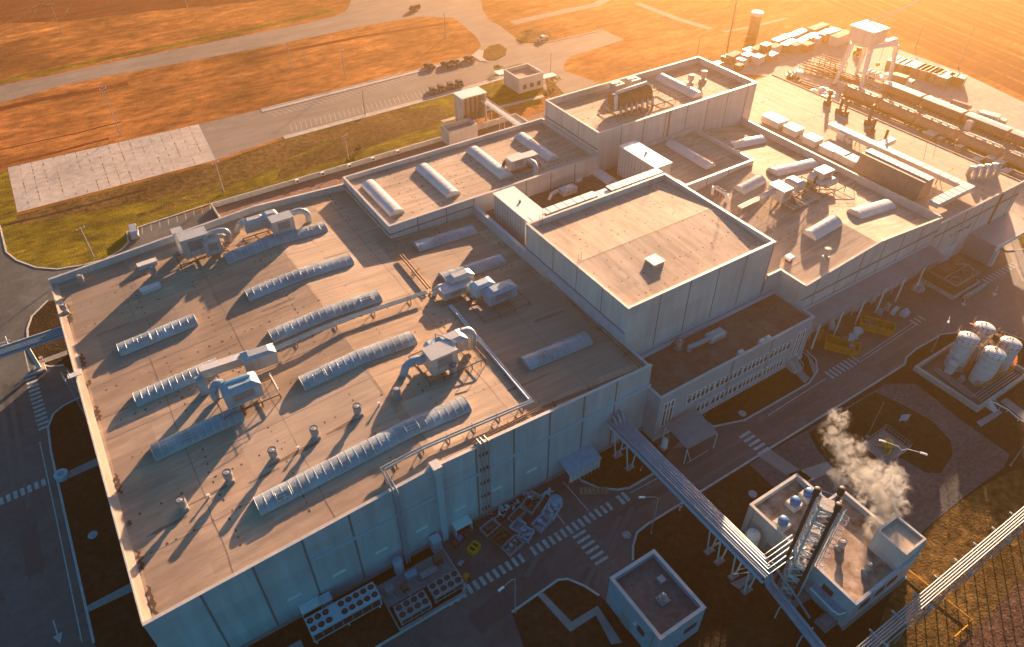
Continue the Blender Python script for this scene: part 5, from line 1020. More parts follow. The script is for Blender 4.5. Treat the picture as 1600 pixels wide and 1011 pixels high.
# chillers
def chiller(label, x0, x1, y0, y1, k, z0, z1, rows, cols, gap, fence=False):
    t = thing("chiller", label, "chiller", ((x0+x1)/2,(y0+y1)/2,0), "fan chillers below the long facade"); mb = MB(); mb.box(x0,x1,y0,y1,z0,z1,k); mb.box(x0-.05,x1+.05,y0-.05,y1+.05,z1+.004,z1+.08,k)
    n = int((x1-x0)/1.2)
    for i in range(n+1): mb.box(x0+(x1-x0)*i/n-.05,x0+(x1-x0)*i/n+.05,y0-.06,y0-.005,z0,z1-.1,"steel")
    mb.build("casing", t); mb = MB(); mb.box(x0+.2,x1-.2,y0-.03,y0-.004,z0+.3,z1-.4,"dark"); mb.build("coil_grille", t)
    for i in range(6): mb = MB(); x = x0+.3+(x1-x0-.6)*(i//2)/2; y = y0+.3 if i % 2 else y1-.3; mb.box(x-.1,x+.1,y-.1,y+.1,.05,z0-.004,"white2"); mb.build("leg", t)
    for i in range(cols):
        for j in range(rows):
            if i in gap: continue
            x = x0+(x1-x0)*(i+.5)/cols; y = y0+(y1-y0)*(j+.5)/rows; mb = MB(); mb.lathe((x,y,z1+.085),[(.50,0),(.50,.12),(.44,.13),(.43,.03)],k,18); o = mb.build("fan_ring", t); mb = MB(); mb.cyl((x,y,z1+.09),.42,.03,"dark",18); mb.cyl((x,y,z1+.125),.11,.05,"rust",8); mb.build("fan", o)
    return t
chiller("pale blue chiller with two rows of dark fans on its roof, below the long facade", 1.9, 11.1, 48.6, 51.0, "bluegrey", 1.0, 3.0, 2, 9, (3,))
chiller("dark weathered chiller with two rows of dull fans, beside the pale blue one", 12.0, 16.3, 44.9, 47.0, "steel", .6, 1.9, 2, 4, ())
chiller("dark weathered chiller at the right hand end, nearest the plot's cut corner", 17.0, 21.3, 45.2, 47.3, "steel", .6, 1.9, 2, 4, ())
t = thing("chiller_compound", "low concrete edged compound with pumps and pipes behind the dark chillers", "compound", (16,50,0)); mb = MB(); mb.box(11.5,21.4,44.6,44.8,.09,.35,"conc2"); mb.box(11.5,11.7,44.8,52,.09,.35,"conc2"); mb.box(21.5,21.7,45.8,52.6,.09,.35,"conc2"); mb.box(11.7,21.5,48.2,51.8,.09,.16,"conc2"); mb.build("slab_edging", t)
for i, (x, y, w_, h) in enumerate([(12.8,50.2,1.2,1.0),(14.6,49.4,.9,.8),(16.2,50.6,1.6,.7),(18.4,49.6,2.4,.5),(20.2,50.4,1.2,1.4)]): mb = MB(); mb.cbox((x,y,.165),(w_,1.0,h),("steel","rust","bluebin")[i%3]); mb.tube([(x,y-.5,.5),(x+.2,y-1.6,.5),(x+1.2,y-2.2,.6)],.1,"pipe",6); mb.build("pump_set", t)
for i, (x, lab) in enumerate([(15.2,"round topped blue grey drum standing against the long facade behind the compound"),(21.0,"tall blue grey cabinet against the long facade at the compound's right corner"),(5.2,"pale blue cabinet against the long facade behind the pale chiller")]):
    t = thing("plant_cabinet", lab, "cabinet", (x,52.3,0)); mb = MB()
    if i == 0: mb.lathe((x,52.2,.1),[(.7,0),(.7,2.6),(.5,2.9),(.1,3.0)],"bluebin",16)
    else: mb.cbox((x,52.4,.1),(1.3,1.2,2.6),"bluebin"); mb.cbox((x,52.4,2.704),(1.4,1.3,.1),"bluegrey")
    mb.build("body", t, i == 0); mb = MB(); mb.cbox((x,51.55+.18*(i>0),.6),(.7,.04,1.4),"steel"); mb.build("door", t)
t = thing("switch_shelter", "low grey roofed shelter at the bottom edge beside the pale blue chiller", "shelter", (-.5,48,0)); mb = MB(); mb.box(-3.0,.6,46.6,49.4,1.9,2.05,"conc2"); mb.build("roof", t); mb = MB(); mb.box(-2.9,.5,46.7,49.3,.1,1.89,"steel"); mb.build("wall", t)
# skips, bins and scrap below the facade
def skip(name, label, c, L, W, h, k, fill, rz, cat="skip", group=None, z0=0.0):
    t = thing(name, label, cat, (0,0,0), group); mb = MB(); a, b = L/2, W/2; th = .12
    O = [(-a,-b),(a,-b),(a,b),(-a,b)]; o = [(-a*.86,-b*.9),(a*.86,-b*.9),(a*.86,b*.9),(-a*.86,b*.9)]
    I = [(-a+th,-b+th),(a-th,-b+th),(a-th,b-th),(-a+th,b-th)]; ii = [(x*.86,y*.9) for x, y in I]
    vs = [(x,y,0) for x,y in o]+[(x,y,h) for x,y in O]+[(x,y,h) for x,y in I]+[(x,y,.12) for x,y in ii]; fs = []
    for i in range(4): j = (i+1)%4; fs += [(i,j,4+j,4+i),(4+i,4+j,8+j,8+i),(8+i,8+j,12+j,12+i)]
    fs += [(0,3,2,1),(12,13,14,15)]; mb.add(vs, fs, k)
    for i in range(int(L/.8)+1): x = -a*.9+1.8*a*.999*i/max(1,int(L/.8))*.999; mb.cbox((x,-b*.97-.05,h*.15),(.1,.08,h*.8),k); mb.cbox((x,b*.97+.05,h*.15),(.1,.08,h*.8),k)
    mb.build("body", t)
    if fill:
        rn = random.Random(int(c[0]*77)); mb = MB()
        for i in range(14): s = rn.uniform(.18,.45); mb.cbox((rn.uniform(-a*.7,a*.7),rn.uniform(-b*.65,b*.65),.13+rn.uniform(0,h*.5)),(s*1.6,s,s*.8),fill[i%len(fill)],rn.uniform(0,3))
        mb.build("load", t)
    return place(t,(c[0],c[1],z0),rz)
S = [("steel",("rust","rust"),2.6,1.7,1.0,28.8,50.9,.2,"grey open skip with rusty waste, nearest the yellow crate"),("rust",("rust","red"),2.7,2.0,1.0,29.4,48.6,.25,"rust red skip heaped with scrap, second from the yellow crate"),
     ("steel",("rust","bluebin"),3.0,1.8,.9,30.0,46.8,.2,"divided grey skip with rusty scrap, nearest the dashed line"),("steel",("rust",),3.4,2.2,1.3,36.0,51.0,.45,"wide grey edged skip with dark red waste, beside the heap of scrap metal"),
     ("bluebin",None,2.0,1.6,1.2,32.2,48.9,.3,"plain blue grey bin in the middle of the skips"),("bluebin",("bluebin",),1.9,1.7,1.2,32.5,47.2,.5,"blue grey bin of light scrap beside the divided skip"),("bluebin",("bluegrey",),2.6,1.7,1.1,35.4,47.6,.3,"blue grey bin nearest the dashed line, right of the divided skip"),
     ("bluegrey",("bluegrey","white2"),3.0,2.0,1.1,37.9,48.6,.5,"rounded pale blue skip heaped with light waste, right end of the skips"),("rust",("rust",),2.4,1.5,.7,26.4,52.2,.05,"low brown tray of scrap against the long facade"),
     ("steel",("rust",),3.2,1.3,1.0,33.3,50.6,.3,"long narrow grey trough behind the wide skip"),("rust",("bluegrey",),2.2,1.5,.8,39.0,51.3,.4,"low brown tray behind the rounded pale skip, towards the lean to")]
for k, fill, L, W, h, x, y, a, lab in S: skip("waste_skip", lab, (x,y), L, W, h, k, fill, a, "skip", "waste skips below the long facade", .01)
t = thing("scrap_heap", "heap of bright and dark scrap metal in a long tray against the facade", "scrap heap", (33,52.2,0)); rn = random.Random(5); mb = MB()
mb.box(29.8,38.2,51.3,53.0,.02,.3,"dark"); mb.build("tray", t)
for i in range(46):
    mb = MB(); s = rn.uniform(.25,.8); a = rn.uniform(0,3); x, y, z = rn.uniform(30.2,37.6), rn.uniform(51.5,52.8), .305+rn.uniform(0,.6)
    if i % 3: mb.cbox((x,y,z),(s,s*.7,s*.4),("bluegrey","bluebin","dark","white2")[i%4],a,.8)
    else: mb.tube([(x,y,z+.1),(x+s*math.cos(a),y+s*math.sin(a)*.6,z+rn.uniform(.1,.6))],.06,("white","metal")[i%2],6)
    mb.build("scrap_piece", t)
t = thing("gas_bottle_crate", "yellow open crate with two round openings standing on the tarmac by the skips", "crate", (0,0,0)); mb = MB()
for x in (-.75,.75): mb.box(x-.1,x+.1,-.55,.55,0,1.0,"yellow")
for y in (-.55,.55): mb.box(-.65,.65,y-.08,y+.08,.05,.95,"yellow")
mb.box(-.1,.1,-.47,.47,.1,.98,"yellow"); mb.box(-.65,.65,-.47,.47,.02,.12,"rust"); mb.build("crate_body", t); place(t,(25.3,49.4,.01),.35)
mb = MB(); mb.box(-.9,-.851,-.4,.4,.3,.9,"yellow"); mb.build("lug", t)
for i,(px,py,k,lab) in enumerate([(718,843,"blue","small blue pump trolley beside the white porch on the facade"),(712,850,"red","little red cylinder trolley beside the blue pump trolley"),(728,903,"orange","orange post box at the corner of the chiller plot"),(720,880,"steel","low grey frame lying on the tarmac by the chiller plot kerb")]):
    c = at(px,py,.3); t = thing("trolley" if i < 2 else ("post_box" if i == 2 else "floor_frame"), lab, "trolley" if i < 2 else "box", (c.x,c.y,0)); mb = MB(); mb.cbox((c.x,c.y,.2),(.9,.6,.7 if i != 3 else .2),k,.4); mb.build("body", t); 
    for s in (-.3,.3): mb = MB(); mb.tube([(c.x+s,c.y-.35,.2),(c.x+s,c.y-.25,.2)],.19,"rubber",10); mb.build("wheel" if i < 2 else "foot", t)
c = at(868,783,.5); t = thing("tarpaulin_load", "round blue grey covered load left of the lean to canopy's white line", "load", (c.x,c.y,0)); mb = MB(); mb.lathe((c.x,c.y,.15),[(1.0,0),(1.05,.6),(.8,1.0),(.2,1.15)],"bluebin",12); mb.build("cover", t); mb = MB(); mb.cbox((c.x,c.y,.02),(1.8,1.5,.13),"wood"); mb.build("pallet", t)
t = thing("pallet_stack", "row of pale timber pallets lying beside the curved kerb", "pallets", (0,0,0)); mb = MB()
for i in range(7): mb.box(-1.9+i*.62,-1.45+i*.62,-.6,.6,.16,.24,"wood")
for y in (-.5,0,.5): mb.box(-2,2.3,y-.06,y+.06,.02,.155,"wood")
mb.build("boards", t); c = at(926,768,0); place(t,(c.x,c.y,.02),-.55)
# orange lorry skips, machines and materials by the loading canopy
def rolloff(lab, px, py, rz, lid):
    c = at(px,py,0); t = skip("roll_off_container", lab, (c.x,c.y), 6.0, 2.5, 1.7, "orange", None if lid else ("rust","bluebin"), rz, "container", "orange roll off containers", .02); mb = MB()
    if lid: mb.add([(-2.9,-1.2,1.72),(2.9,-1.2,1.72),(2.9,0,2.05),(-2.9,0,2.05),(-2.9,1.2,1.72),(2.9,1.2,1.72)],[(0,1,2,3),(3,2,5,4)],"orange")
    else:
        for i in range(3): mb.box(-2.6+i*1.9,-1.1+i*1.9,-1.1,-.2,1.72,1.8,"orange")
    mb.build("lid", t)
    for x in (-2.4,2.4):
        mb = MB(); mb.tube([(x,-.9,.16),(x,.9,.16)],.15,"rubber",10); mb.build("roller", t)
    mb = MB(); mb.box(3.0,3.25,-.4,.4,.5,1.3,"orange"); mb.build("hook_frame", t)
    return t
rolloff("orange roll off container with a closed ridged lid, left of the machines", 1313,546, R(-58), True); rolloff("orange roll off container with open hatches, nearer the loading canopy", 1367,515, R(-58), False)
t = thing("baler", "pale blue and white baling machine standing between the two orange containers", "machine", (105.5,50,0)); rn = random.Random(8)
for i,(px,py,d,k) in enumerate([(1328,532,(2.2,1.4,1.4),"bluegrey"),(1336,523,(1.6,1.2,1.9),"white2"),(1330,541,(1.8,1.2,1.0),"bluebin"),(1320,533,(1.2,1.0,1.2),"steel"),(1343,516,(1.2,1.0,.8),"white2")]): c = at(px,py,.5); mb = MB(); mb.cbox((c.x,c.y,.02+.01*i),d,k,.4+.2*i,.85); mb.build("machine_block", t)
mb = MB(); c = at(1326,530,1.2); mb.tube([(c.x-1,c.y-.6,1.6),(c.x+.6,c.y+.4,2.0),(c.x+1.6,c.y+.2,1.0)],.2,"metal",8); mb.build("feed_pipe", t, True)
for i,(px,py,d,k,lab) in enumerate([(1413,491,(1.6,1.2,1.0),"bluegrey","pale blue wrapped bundle at the right end of the loose goods by the loading canopy"),(1398,486,(2.4,.8,.8),"white2","long white crate beside the pale blue wrapped bundle"),(1386,481,(1.2,1.0,1.0),"conc","grey sacked goods between the canopy posts, left of the long white crate"),
    (1375,487,(1.4,1.0,.7),"bluebin","low blue grey bundle in front of the fourth front canopy post"),(1299,510,(1.4,1.0,1.0),"white2","white sack under the loading canopy behind the first container"),(1330,483,(1.0,2.4,1.6),"bluegrey","blue banded machine crate in the shade under the loading canopy"),
    (1359,468,(1.0,2.2,1.6),"bluegrey","second pale crate deeper under the loading canopy, towards its middle"),(1352,494,(3.2,1.8,.5),"rust","flat brown timber stack behind the open orange container"),(1432,452,(1.6,1.2,1.3),"conc","grey cage of goods at the right hand front canopy post"),(1279,528,(.8,.8,2.2),"orange","tall orange cabinet beside the first canopy post")]):
    c = at(px,py,.4); t = thing("stored_goods", lab, "goods", (c.x,c.y,0)); mb = MB(); mb.cbox((c.x,c.y,.15),d,k,.2*i,.92); mb.build("load", t); mb = MB(); mb.cbox((c.x,c.y,.02),(d[0]*1.05,d[1]*1.05,.126),"wood",.2*i); mb.build("pallet", t)
    if i % 2 == 0: mb = MB(); mb.cbox((c.x+.2,c.y+.1,.154+d[2]),(d[0]*.5,d[1]*.6,d[2]*.4),k,.5*i,.7); mb.build("top_bundle", t)
# plant pit in front of the flat hall
t = thing("cooling_tower", "open sided brown cooling plant in a low concrete pit, right of the loading canopy", "cooling tower", (135.5,49,0))
mb = MB(); mb.box(131.2,140.2,45.4,45.7,0,.9,"conc"); mb.box(131.2,131.5,45.7,52.5,0,.9,"conc"); mb.box(139.9,140.2,45.7,52.5,0,.9,"conc"); mb.build("pit_wall", t); mb = MB(); mb.box(131.8,139.6,46.1,51.6,.02,2.6,"rust"); mb.box(131.7,139.7,46.0,46.3,2.604,3.0,"wagon"); mb.box(131.7,132.0,46.3,51.6,2.604,3.0,"wagon"); mb.box(139.4,139.7,46.3,51.6,2.604,3.0,"wagon"); mb.box(132,139.4,48.7,49.0,2.604,3.0,"wagon"); mb.build("basin", t)
for x, y in ((133.6,47.4),(137.6,47.4)): mb = MB(); mb.lathe((x,y,2.61),[(.95,0),(.95,.35),(.85,.36),(.8,.05)],"wagon",18); o = mb.build("fan_ring", t); mb = MB(); mb.cyl((x,y,2.62),.78,.05,"dark",16); mb.build("fan", o)
mb = MB(); mb.box(133,136.4,49.3,51.4,2.61,3.6,"rust"); mb.box(136.8,139,49.6,51.2,2.61,4.2,"rust"); mb.tube([(136.6,50,3.9),(138.5,48.2,3.9),(138.6,47,3.2)],.2,"wagon",8); mb.build("upper_casing", t)
t = thing("low_wall", "pale concrete slab barrier in front of the cooling plant pit", "barrier", (138,44.5,0)); mb = MB(); mb.box(133.5,140.6,44.2,44.75,0,.8,"conc"); mb.build("slab", t); mb = MB(); mb.box(133.5,140.6,44.0,44.19,0,.3,"conc2"); mb.build("toe", t)
c = at(1440,447,.6); t = thing("stored_goods", "white wrapped bales in front of the last canopy post, at the pit's corner", "goods", (c.x,c.y,0)); mb = MB()
for i in range(4): mb.cbox((c.x-.6+.5*i,c.y-.5+.35*i,.02),(1.0,.9,.8+.2*(i%2)),"conc",.3*i,.85)
mb.build("bale_group", t)
# street lamps
lmp = thing("street_lamp", "x", "street lamp", (0,0,0), "street lamps along the works road")
mb = MB(); mb.tube([(0,0,0),(0,0,4),(0,0,8.2)],.075,"metal",8,True,.045); mb.build("pole", lmp, True); mb = MB(); mb.tube([(0,0,8.1),(.5,0,8.7),(2.0,0,8.8)],.04,"metal",6); mb.build("arm", lmp, True); mb = MB(); mb.cbox((2.3,0,8.74),(.9,.32,.14),"white",0,.7); mb.build("lantern", lmp); mb = MB(); mb.cyl((0,0,0),.16,.3,"steel",8); mb.build("base", lmp)
first = True
for px, py, rz, lab in [(1455,550,R(205),"single armed street lamp in front of the tank bund, arm over the road"),(1017,834,R(150),"single armed street lamp between the pipe bridge and the dashed crossing"),(805,957,R(190),"single armed street lamp by the kerb at the bottom edge, next to the dashed line"),
        (1578,728,R(60),"single armed street lamp at the right edge beside the gravel lane"),(98,1000,R(180),"single armed street lamp beside the arrow on the left road")][:4]:
    c = at(px,py,0); o = place(lmp,(c.x,c.y,.05),rz) if first else dup(lmp,(c.x,c.y,.05),rz); tag(o, lab); first = False
t = thing("street_lamp", "twin armed street lamp with white lanterns above the yellow machine", "street lamp", (0,0,0)); mb = MB(); mb.tube([(0,0,0),(0,0,4),(0,0,8.2)],.075,"metal",8,True,.045); mb.build("pole", t, True)
for s in (1,-1):
    mb = MB(); mb.tube([(0,0,8.1),(.6*s,0,8.7),(2.4*s,0,8.8)],.05,"white",6); mb.build("arm", t, True); mb = MB(); mb.cbox((2.7*s,0,8.74),(1.0,.36,.14),"white",0,.7); mb.build("lantern", t)
c = at(1379,758,0); place(t,(c.x,c.y,.05),R(-58))
t = thing("light_mast", "bare slender mast on the oval lawn beside the yellow machine's pad", "mast", (0,0,0)); mb = MB(); mb.tube([(0,0,0),(0,0,4),(0,0,8.2)],.07,"steel",8,True,.04); mb.build("pole", t, True); mb = MB(); mb.cbox((0,0,-.02),(.5,.5,.3),"conc2"); mb.build("footing", t); c = at(1354,684,0); place(t,(c.x,c.y,.13))
# yellow pad
t = thing("gas_regulator", "mustard yellow gas regulating machine inside a low fenced pad on the oval lawn", "machine", (89,30,0)); c = at(1387,694,.8)
mb = MB(); mb.lathe((c.x,c.y,.5),[(.95,0),(1.0,.5),(.7,1.0),(.2,1.2)],"yellow",7); mb.build("body", t); mb = MB()
for a in range(6): mb.bar((c.x,c.y,.8),(c.x+1.9*math.cos(a*1.05+.3),c.y+1.9*math.sin(a*1.05+.3),.15),.13,"yellow")
mb.build("outrigger_pipes", t); mb = MB(); mb.tube([(c.x-.5,c.y-.9,.7),(c.x-1.6,c.y-1.3,.9),(c.x-2.2,c.y-1.0,.3)],.14,"yellow",8); mb.build("inlet_pipe", t, True)
t = thing("mesh_fence", "thin grey fence panels enclosing the yellow machine's pad", "fence", (c.x,c.y,0)); Q = [(c.x-3.0,c.y-2.1),(c.x+2.6,c.y-2.3),(c.x+2.7,c.y+2.3),(c.x-2.9,c.y+2.2)]
for a, b in zip(Q, Q[1:]+Q[:1]):
    mb = MB()
    for z in (.3,.9,1.5): mb.bar((*a,z),(*b,z),.05,"steel")
    for k in range(9): s = k/8; x, y = a[0]+(b[0]-a[0])*s, a[1]+(b[1]-a[1])*s; mb.bar((x,y,.1),(x,y,1.5),.035,"steel")
    mb.build("fence_panel", t)
mb = MB(); mb.sheet([(q[0],q[1]) for q in Q],.14,"conc2"); mb.build("pad", t)
t = thing("sign_board", "leaning green information board on the oval lawn", "sign", (0,0,0)); mb = MB(); mb.box(-.7,.7,-.05,.05,.5,1.9,"bluegrey"); mb.build("board", t); mb = MB(); mb.box(-.5,-.42,-.04,.04,0,.5,"steel"); mb.build("post", t); mb = MB(); mb.box(.42,.5,-.04,.04,0,.5,"steel"); mb.build("post", t); c = at(1409,661,0); place(t,(c.x,c.y,.13),R(-30))
for i,(px,py,lab) in enumerate([(1001,737,"small red hydrant sign on a post under the pipe bridge"),(1061,799,"red and white striped marker post at the kerb under the pipe bridge"),(68,566,"red and white striped barrier post at the end of the left footpath")]):
    c = at(px,py,0); t = thing("marker_post", lab, "marker post", (c.x,c.y,0)); mb = MB()
    for k in range(5): mb.box(c.x-.1,c.x+.1,c.y-.1,c.y+.1,.1+.3*k,.1+.3*(k+1)-.004,"red" if k % 2 == 0 else "white")
    mb.build("post", t); mb = MB(); mb.box(c.x-.3,c.x+.3,c.y-.13,c.y-.104,1.0,1.5,"red" if i == 0 else "white"); mb.build("plate", t)
for i,(px,py,k,lab) in enumerate([(1160,646,"conc","round concrete manhole ring in the lawn before the office"),(145,836,"bluebin","small round manhole cover on the dark left lawn"),(1176,772,"bluebin","round manhole cover on the lawn left of the boiler house"),(979,836,"steel","round drain cover in the works road"),(98,745,"bluegrey","broad pale blue concrete drum at the end of the middle left path")]):
    c = at(px,py,.1); t = thing("manhole", lab, "manhole", (c.x,c.y,0)); mb = MB(); h = .9 if i == 4 else .18; r_ = 1.0 if i == 4 else .65; mb.lathe((c.x,c.y,.0),[(r_,0),(r_,h),(r_*.7,h+.02)],k,16); mb.build("ring", t); mb = MB(); mb.cyl((c.x,c.y,h-.02),r_*.55,.06,"steel",12); mb.build("lid", t)
t = thing("storage_pod", "white and grey upright vessel on the lawn by the entrance canopy", "vessel", (0,0,0)); mb = MB(); mb.lathe((0,0,.3),[(.5,0),(.5,1.6),(.3,1.9)],"white",14); mb.build("shell", t, True); mb = MB(); mb.cbox((0,0,0),(1.2,1.2,.3),"conc2"); mb.build("base", t); c = at(1037,700,0); place(t,(c.x,c.y,.09))
t = thing("crash_barrier", "white guard rail on posts curving along the path right of the tank bund", "guard rail", (123,24,0)); P = [at(*p,.6) for p in [(1552,628),(1575,640),(1592,655),(1612,665)]]; mb = MB(); mb.tube([V3(p) for p in P],.12,"white",6); mb.build("rail", t)
for p in P: mb = MB(); mb.bar((p.x,p.y,.05),(p.x,p.y,.6),.1,"white"); mb.build("post", t)
# ================================================================= RAIL YARD, FAR SIDE, VEHICLES
mb = MB()
for x in (190.6,192.1,203.6,205.1): mb.box(x-.06,x+.06,-20,126,.03,.18,"rust")
for i in range(120): y = -18+1.2*i; mb.box(189.6,193.1,y,y+.25,.012,.03,"conc2"); mb.box(202.6,206.1,y,y+.25,.012,.03,"conc2")
structure(mb, "railway_track")
def bogie(t, y, cx=0):
    mb = MB(); mb.box(-.95,.95,y-1.1,y+1.1,.55,.8,"dark"); mb.build("bogie", t); mb = MB()
    for dy in (-.8,.8):
        for s in (-.75,.75): mb.tube([(s-.06,y+dy,.62),(s+.06,y+dy,.62)],.44,"rubber",12)
    mb.build("wheelset", t)
tkw = thing("tank_wagon", "x", "tank wagon", (0,0,0), "tank wagons standing on the nearer track")
mb = MB(); mb.tube([(0,-5.4,2.5),(0,-5.0,2.5),(0,5.0,2.5),(0,5.4,2.5)],1.5,"wagon",18); mb.build("barrel", tkw, True); mb = MB()
for i in range(15): mb.tube([(0,-4.9+.7*i,2.5),(0,-4.78+.7*i,2.5)],1.56,"wagon",18)
mb.build("barrel_hoop", tkw); mb = MB(); mb.box(-1.2,1.2,-5.8,5.8,.82,1.05,"rust"); mb.build("underframe", tkw); bogie(tkw,-4.2); bogie(tkw,4.2)
for yy, rr in ((0,.45),(2.4,.3),(-2.4,.3)): mb = MB(); mb.cyl((0,yy,3.9),rr,.45,"white2",12); mb.build("hatch", tkw)
mb = MB()
for x in (-.7,.7):
    mb.box(x-.2,x+.2,-4.6,4.6,3.98,4.06,"white2")
    for i in range(7): mb.bar((x,-4.5+1.5*i,4.06),(x,-4.5+1.5*i,4.8),.05,"white2")
mb.build("walkway", tkw); mb = MB()
for s in (-.25,.25): mb.bar((1.5+.1,5.2+s,1.0),(1.2,5.2+s,4.0),.05,"yellow")
mb.build("ladder", tkw)
X1 = 191.3; ys = [112.5,100.6,88.8,76.8,64.8,52.8,40.8]
tlab = ["tank wagon nearest the white gantry crane, at the head of the row","tank wagon coupled second behind the gantry end of the row","tank wagon third in the row, behind the stacked timber platforms","middle tank wagon of the long row on the nearer track","tank wagon just past the middle of the row, behind the pale crates","tank wagon second from the photo's right edge","tank wagon cut off by the photo's right edge"]
for i, y in enumerate(ys):
    o = place(tkw,(X1,y,0)) if i == 0 else dup(tkw,(X1,y,0),0); tag(o, tlab[i])
fw = thing("flat_wagon", "x", "flat wagon", (0,0,0), "white topped wagons on the farther track")
mb = MB(); mb.box(-1.45,1.45,-6,6,.82,1.1,"rust"); mb.build("underframe", fw); bogie(fw,-4.4); bogie(fw,4.4); mb = MB(); mb.box(-1.4,1.4,-5.8,5.8,1.104,3.1,"wagon")
for i in range(13): mb.box(-1.46,1.46,-5.7+.95*i-.05,-5.7+.95*i+.05,1.104,3.0,"rust")
mb.build("body", fw); mb = MB(); mb.add([(-1.5,-5.9,3.11),(1.5,-5.9,3.11),(1.5,5.9,3.11),(-1.5,5.9,3.11),(-1.5,-5.9,3.2),(1.5,-5.9,3.2),(1.5,5.9,3.2),(-1.5,5.9,3.2),(0,-5.9,3.4),(0,5.9,3.4)],[(0,3,2,1),(0,1,5,8,4),(2,3,7,9,6),(4,8,9,7),(8,5,6,9),(1,2,6,5),(3,0,4,7)],"white"); mb.build("roof", fw)
for i, (y, lab) in enumerate([(108,"white roofed wagon behind the first tank wagon, nearest the crane"),(95.4,"white roofed wagon second from the crane on the farther track"),(82.8,"white roofed wagon third from the crane on the farther track"),(70.2,"white roofed wagon fourth from the crane, towards the photo's right edge")]):
    o = place(fw,(204.3,y,0)) if i == 0 else dup(fw,(204.3,y,0)); tag(o, lab)
# gantry crane
gc = thing("gantry_crane", "tall white gantry crane with a boxy machine house over the railway", "crane", (202.5,121,0)); lg = {}
for (x, y, tx, ty) in ((196.3,125.2,197.8,124.2),(198.3,117.6,198.6,118.6),(208.6,115.4,207.4,116.4),(207.4,126.0,206.6,124.8)):
    mb = MB(); mb.add([(x-.35,y-.35,.5),(x+.35,y-.35,.5),(x+.35,y+.35,.5),(x-.35,y+.35,.5),(tx-.55,ty-.55,12.6),(tx+.55,ty-.55,12.6),(tx+.55,ty+.55,12.6),(tx-.55,ty+.55,12.6)],[(0,3,2,1),(4,5,6,7),(0,1,5,4),(1,2,6,5),(2,3,7,6),(3,0,4,7)],"white"); mb.build("leg", gc); mb = MB(); mb.cbox((x,y,.02),(1.8,1.0,.5),"wagon"); mb.build("bogie", gc)
for a, b in (((197.8,124.2),(206.6,124.8)),((198.6,118.6),(207.4,116.4)),((197.8,124.2),(198.6,118.6)),((206.6,124.8),(207.4,116.4))):
    mb = MB(); mb.bar((*a,12.9),(*b,12.9),.9,"white"); mb.build("girder", gc)
mb = MB()
for a, b in (((196.4,124.9),(198.2,118.0)),((207.5,125.6),(208.5,115.8))): mb.bar((*a,1.4),(*b,1.4),.5,"white")
mb.build("sill_beam", gc); mb = MB(); mb.box(196.6,203.4,118.0,125.4,13.6,17.4,"wall2")
for i in range(4): mb.box(197.5+1.6*i,198.6+1.6*i,117.95,117.99,15,16.6,"white2")
mb.build("machine_house", gc); mb = MB(); mb.box(196.3,203.7,117.7,125.7,17.404,17.7,"white"); mb.build("machine_house_roof", gc); mb = MB(); mb.box(203.8,208.4,117.2,118.6,13.4,14.0,"white")
for i in range(5): mb.bar((204+i,117.2,14),(204+i,117.2,15),.06,"white")
mb.bar((203.8,117.2,15),(208.4,117.2,15),.07,"white"); mb.build("walkway", gc); mb = MB(); mb.bar((203,124.5,17.6),(214,118,23.5),.25,"white"); mb.bar((205,122.8,17),(213.6,118.3,23.2),.16,"white"); mb.build("jib", gc); mb = MB(); mb.bar((206.5,119.5,12.5),(206.5,119.5,6.6),.07,"dark"); mb.cbox((206.5,119.5,5.6),(1.0,.7,1.0),"yellow"); mb.build("hook_block", gc)
t = thing("forklift", "little yellow vehicle glimpsed between the gantry crane's front legs", "vehicle", (0,0,0)); mb = MB(); mb.cbox((0,0,.45),(1.5,2.4,1.0),"yellow",0,.9); mb.build("body", t); mb = MB(); mb.cbox((0,-.2,1.454),(1.3,1.4,1.0),"carglass",0,.85); mb.build("cab", t); mb = MB()
for x in (-.7,.7):
    for y in (-.8,.8): mb.tube([(x-.1,y,.4),(x+.1,y,.4)],.4,"rubber",10)
mb.build("wheel_set", t); c = at(1339,86,0); place(t,(c.x,c.y,.01))
t = thing("wrapped_stockpile", "pinkish white sheeted stockpile at the foot of the gantry crane", "stockpile", (191,113,0)); rn = random.Random(21); mb = MB()
for i in range(26): s = rn.uniform(.8,1.7); mb.lathe((rn.uniform(181.5,188.5),rn.uniform(117,122.5),rn.uniform(0,1.6)),[(s,0),(s*1.05,s*.4),(s*.7,s*.8),(s*.1,s*.95)],("white","white2")[i%2],7)
mb.build("sheeted_heap", t)
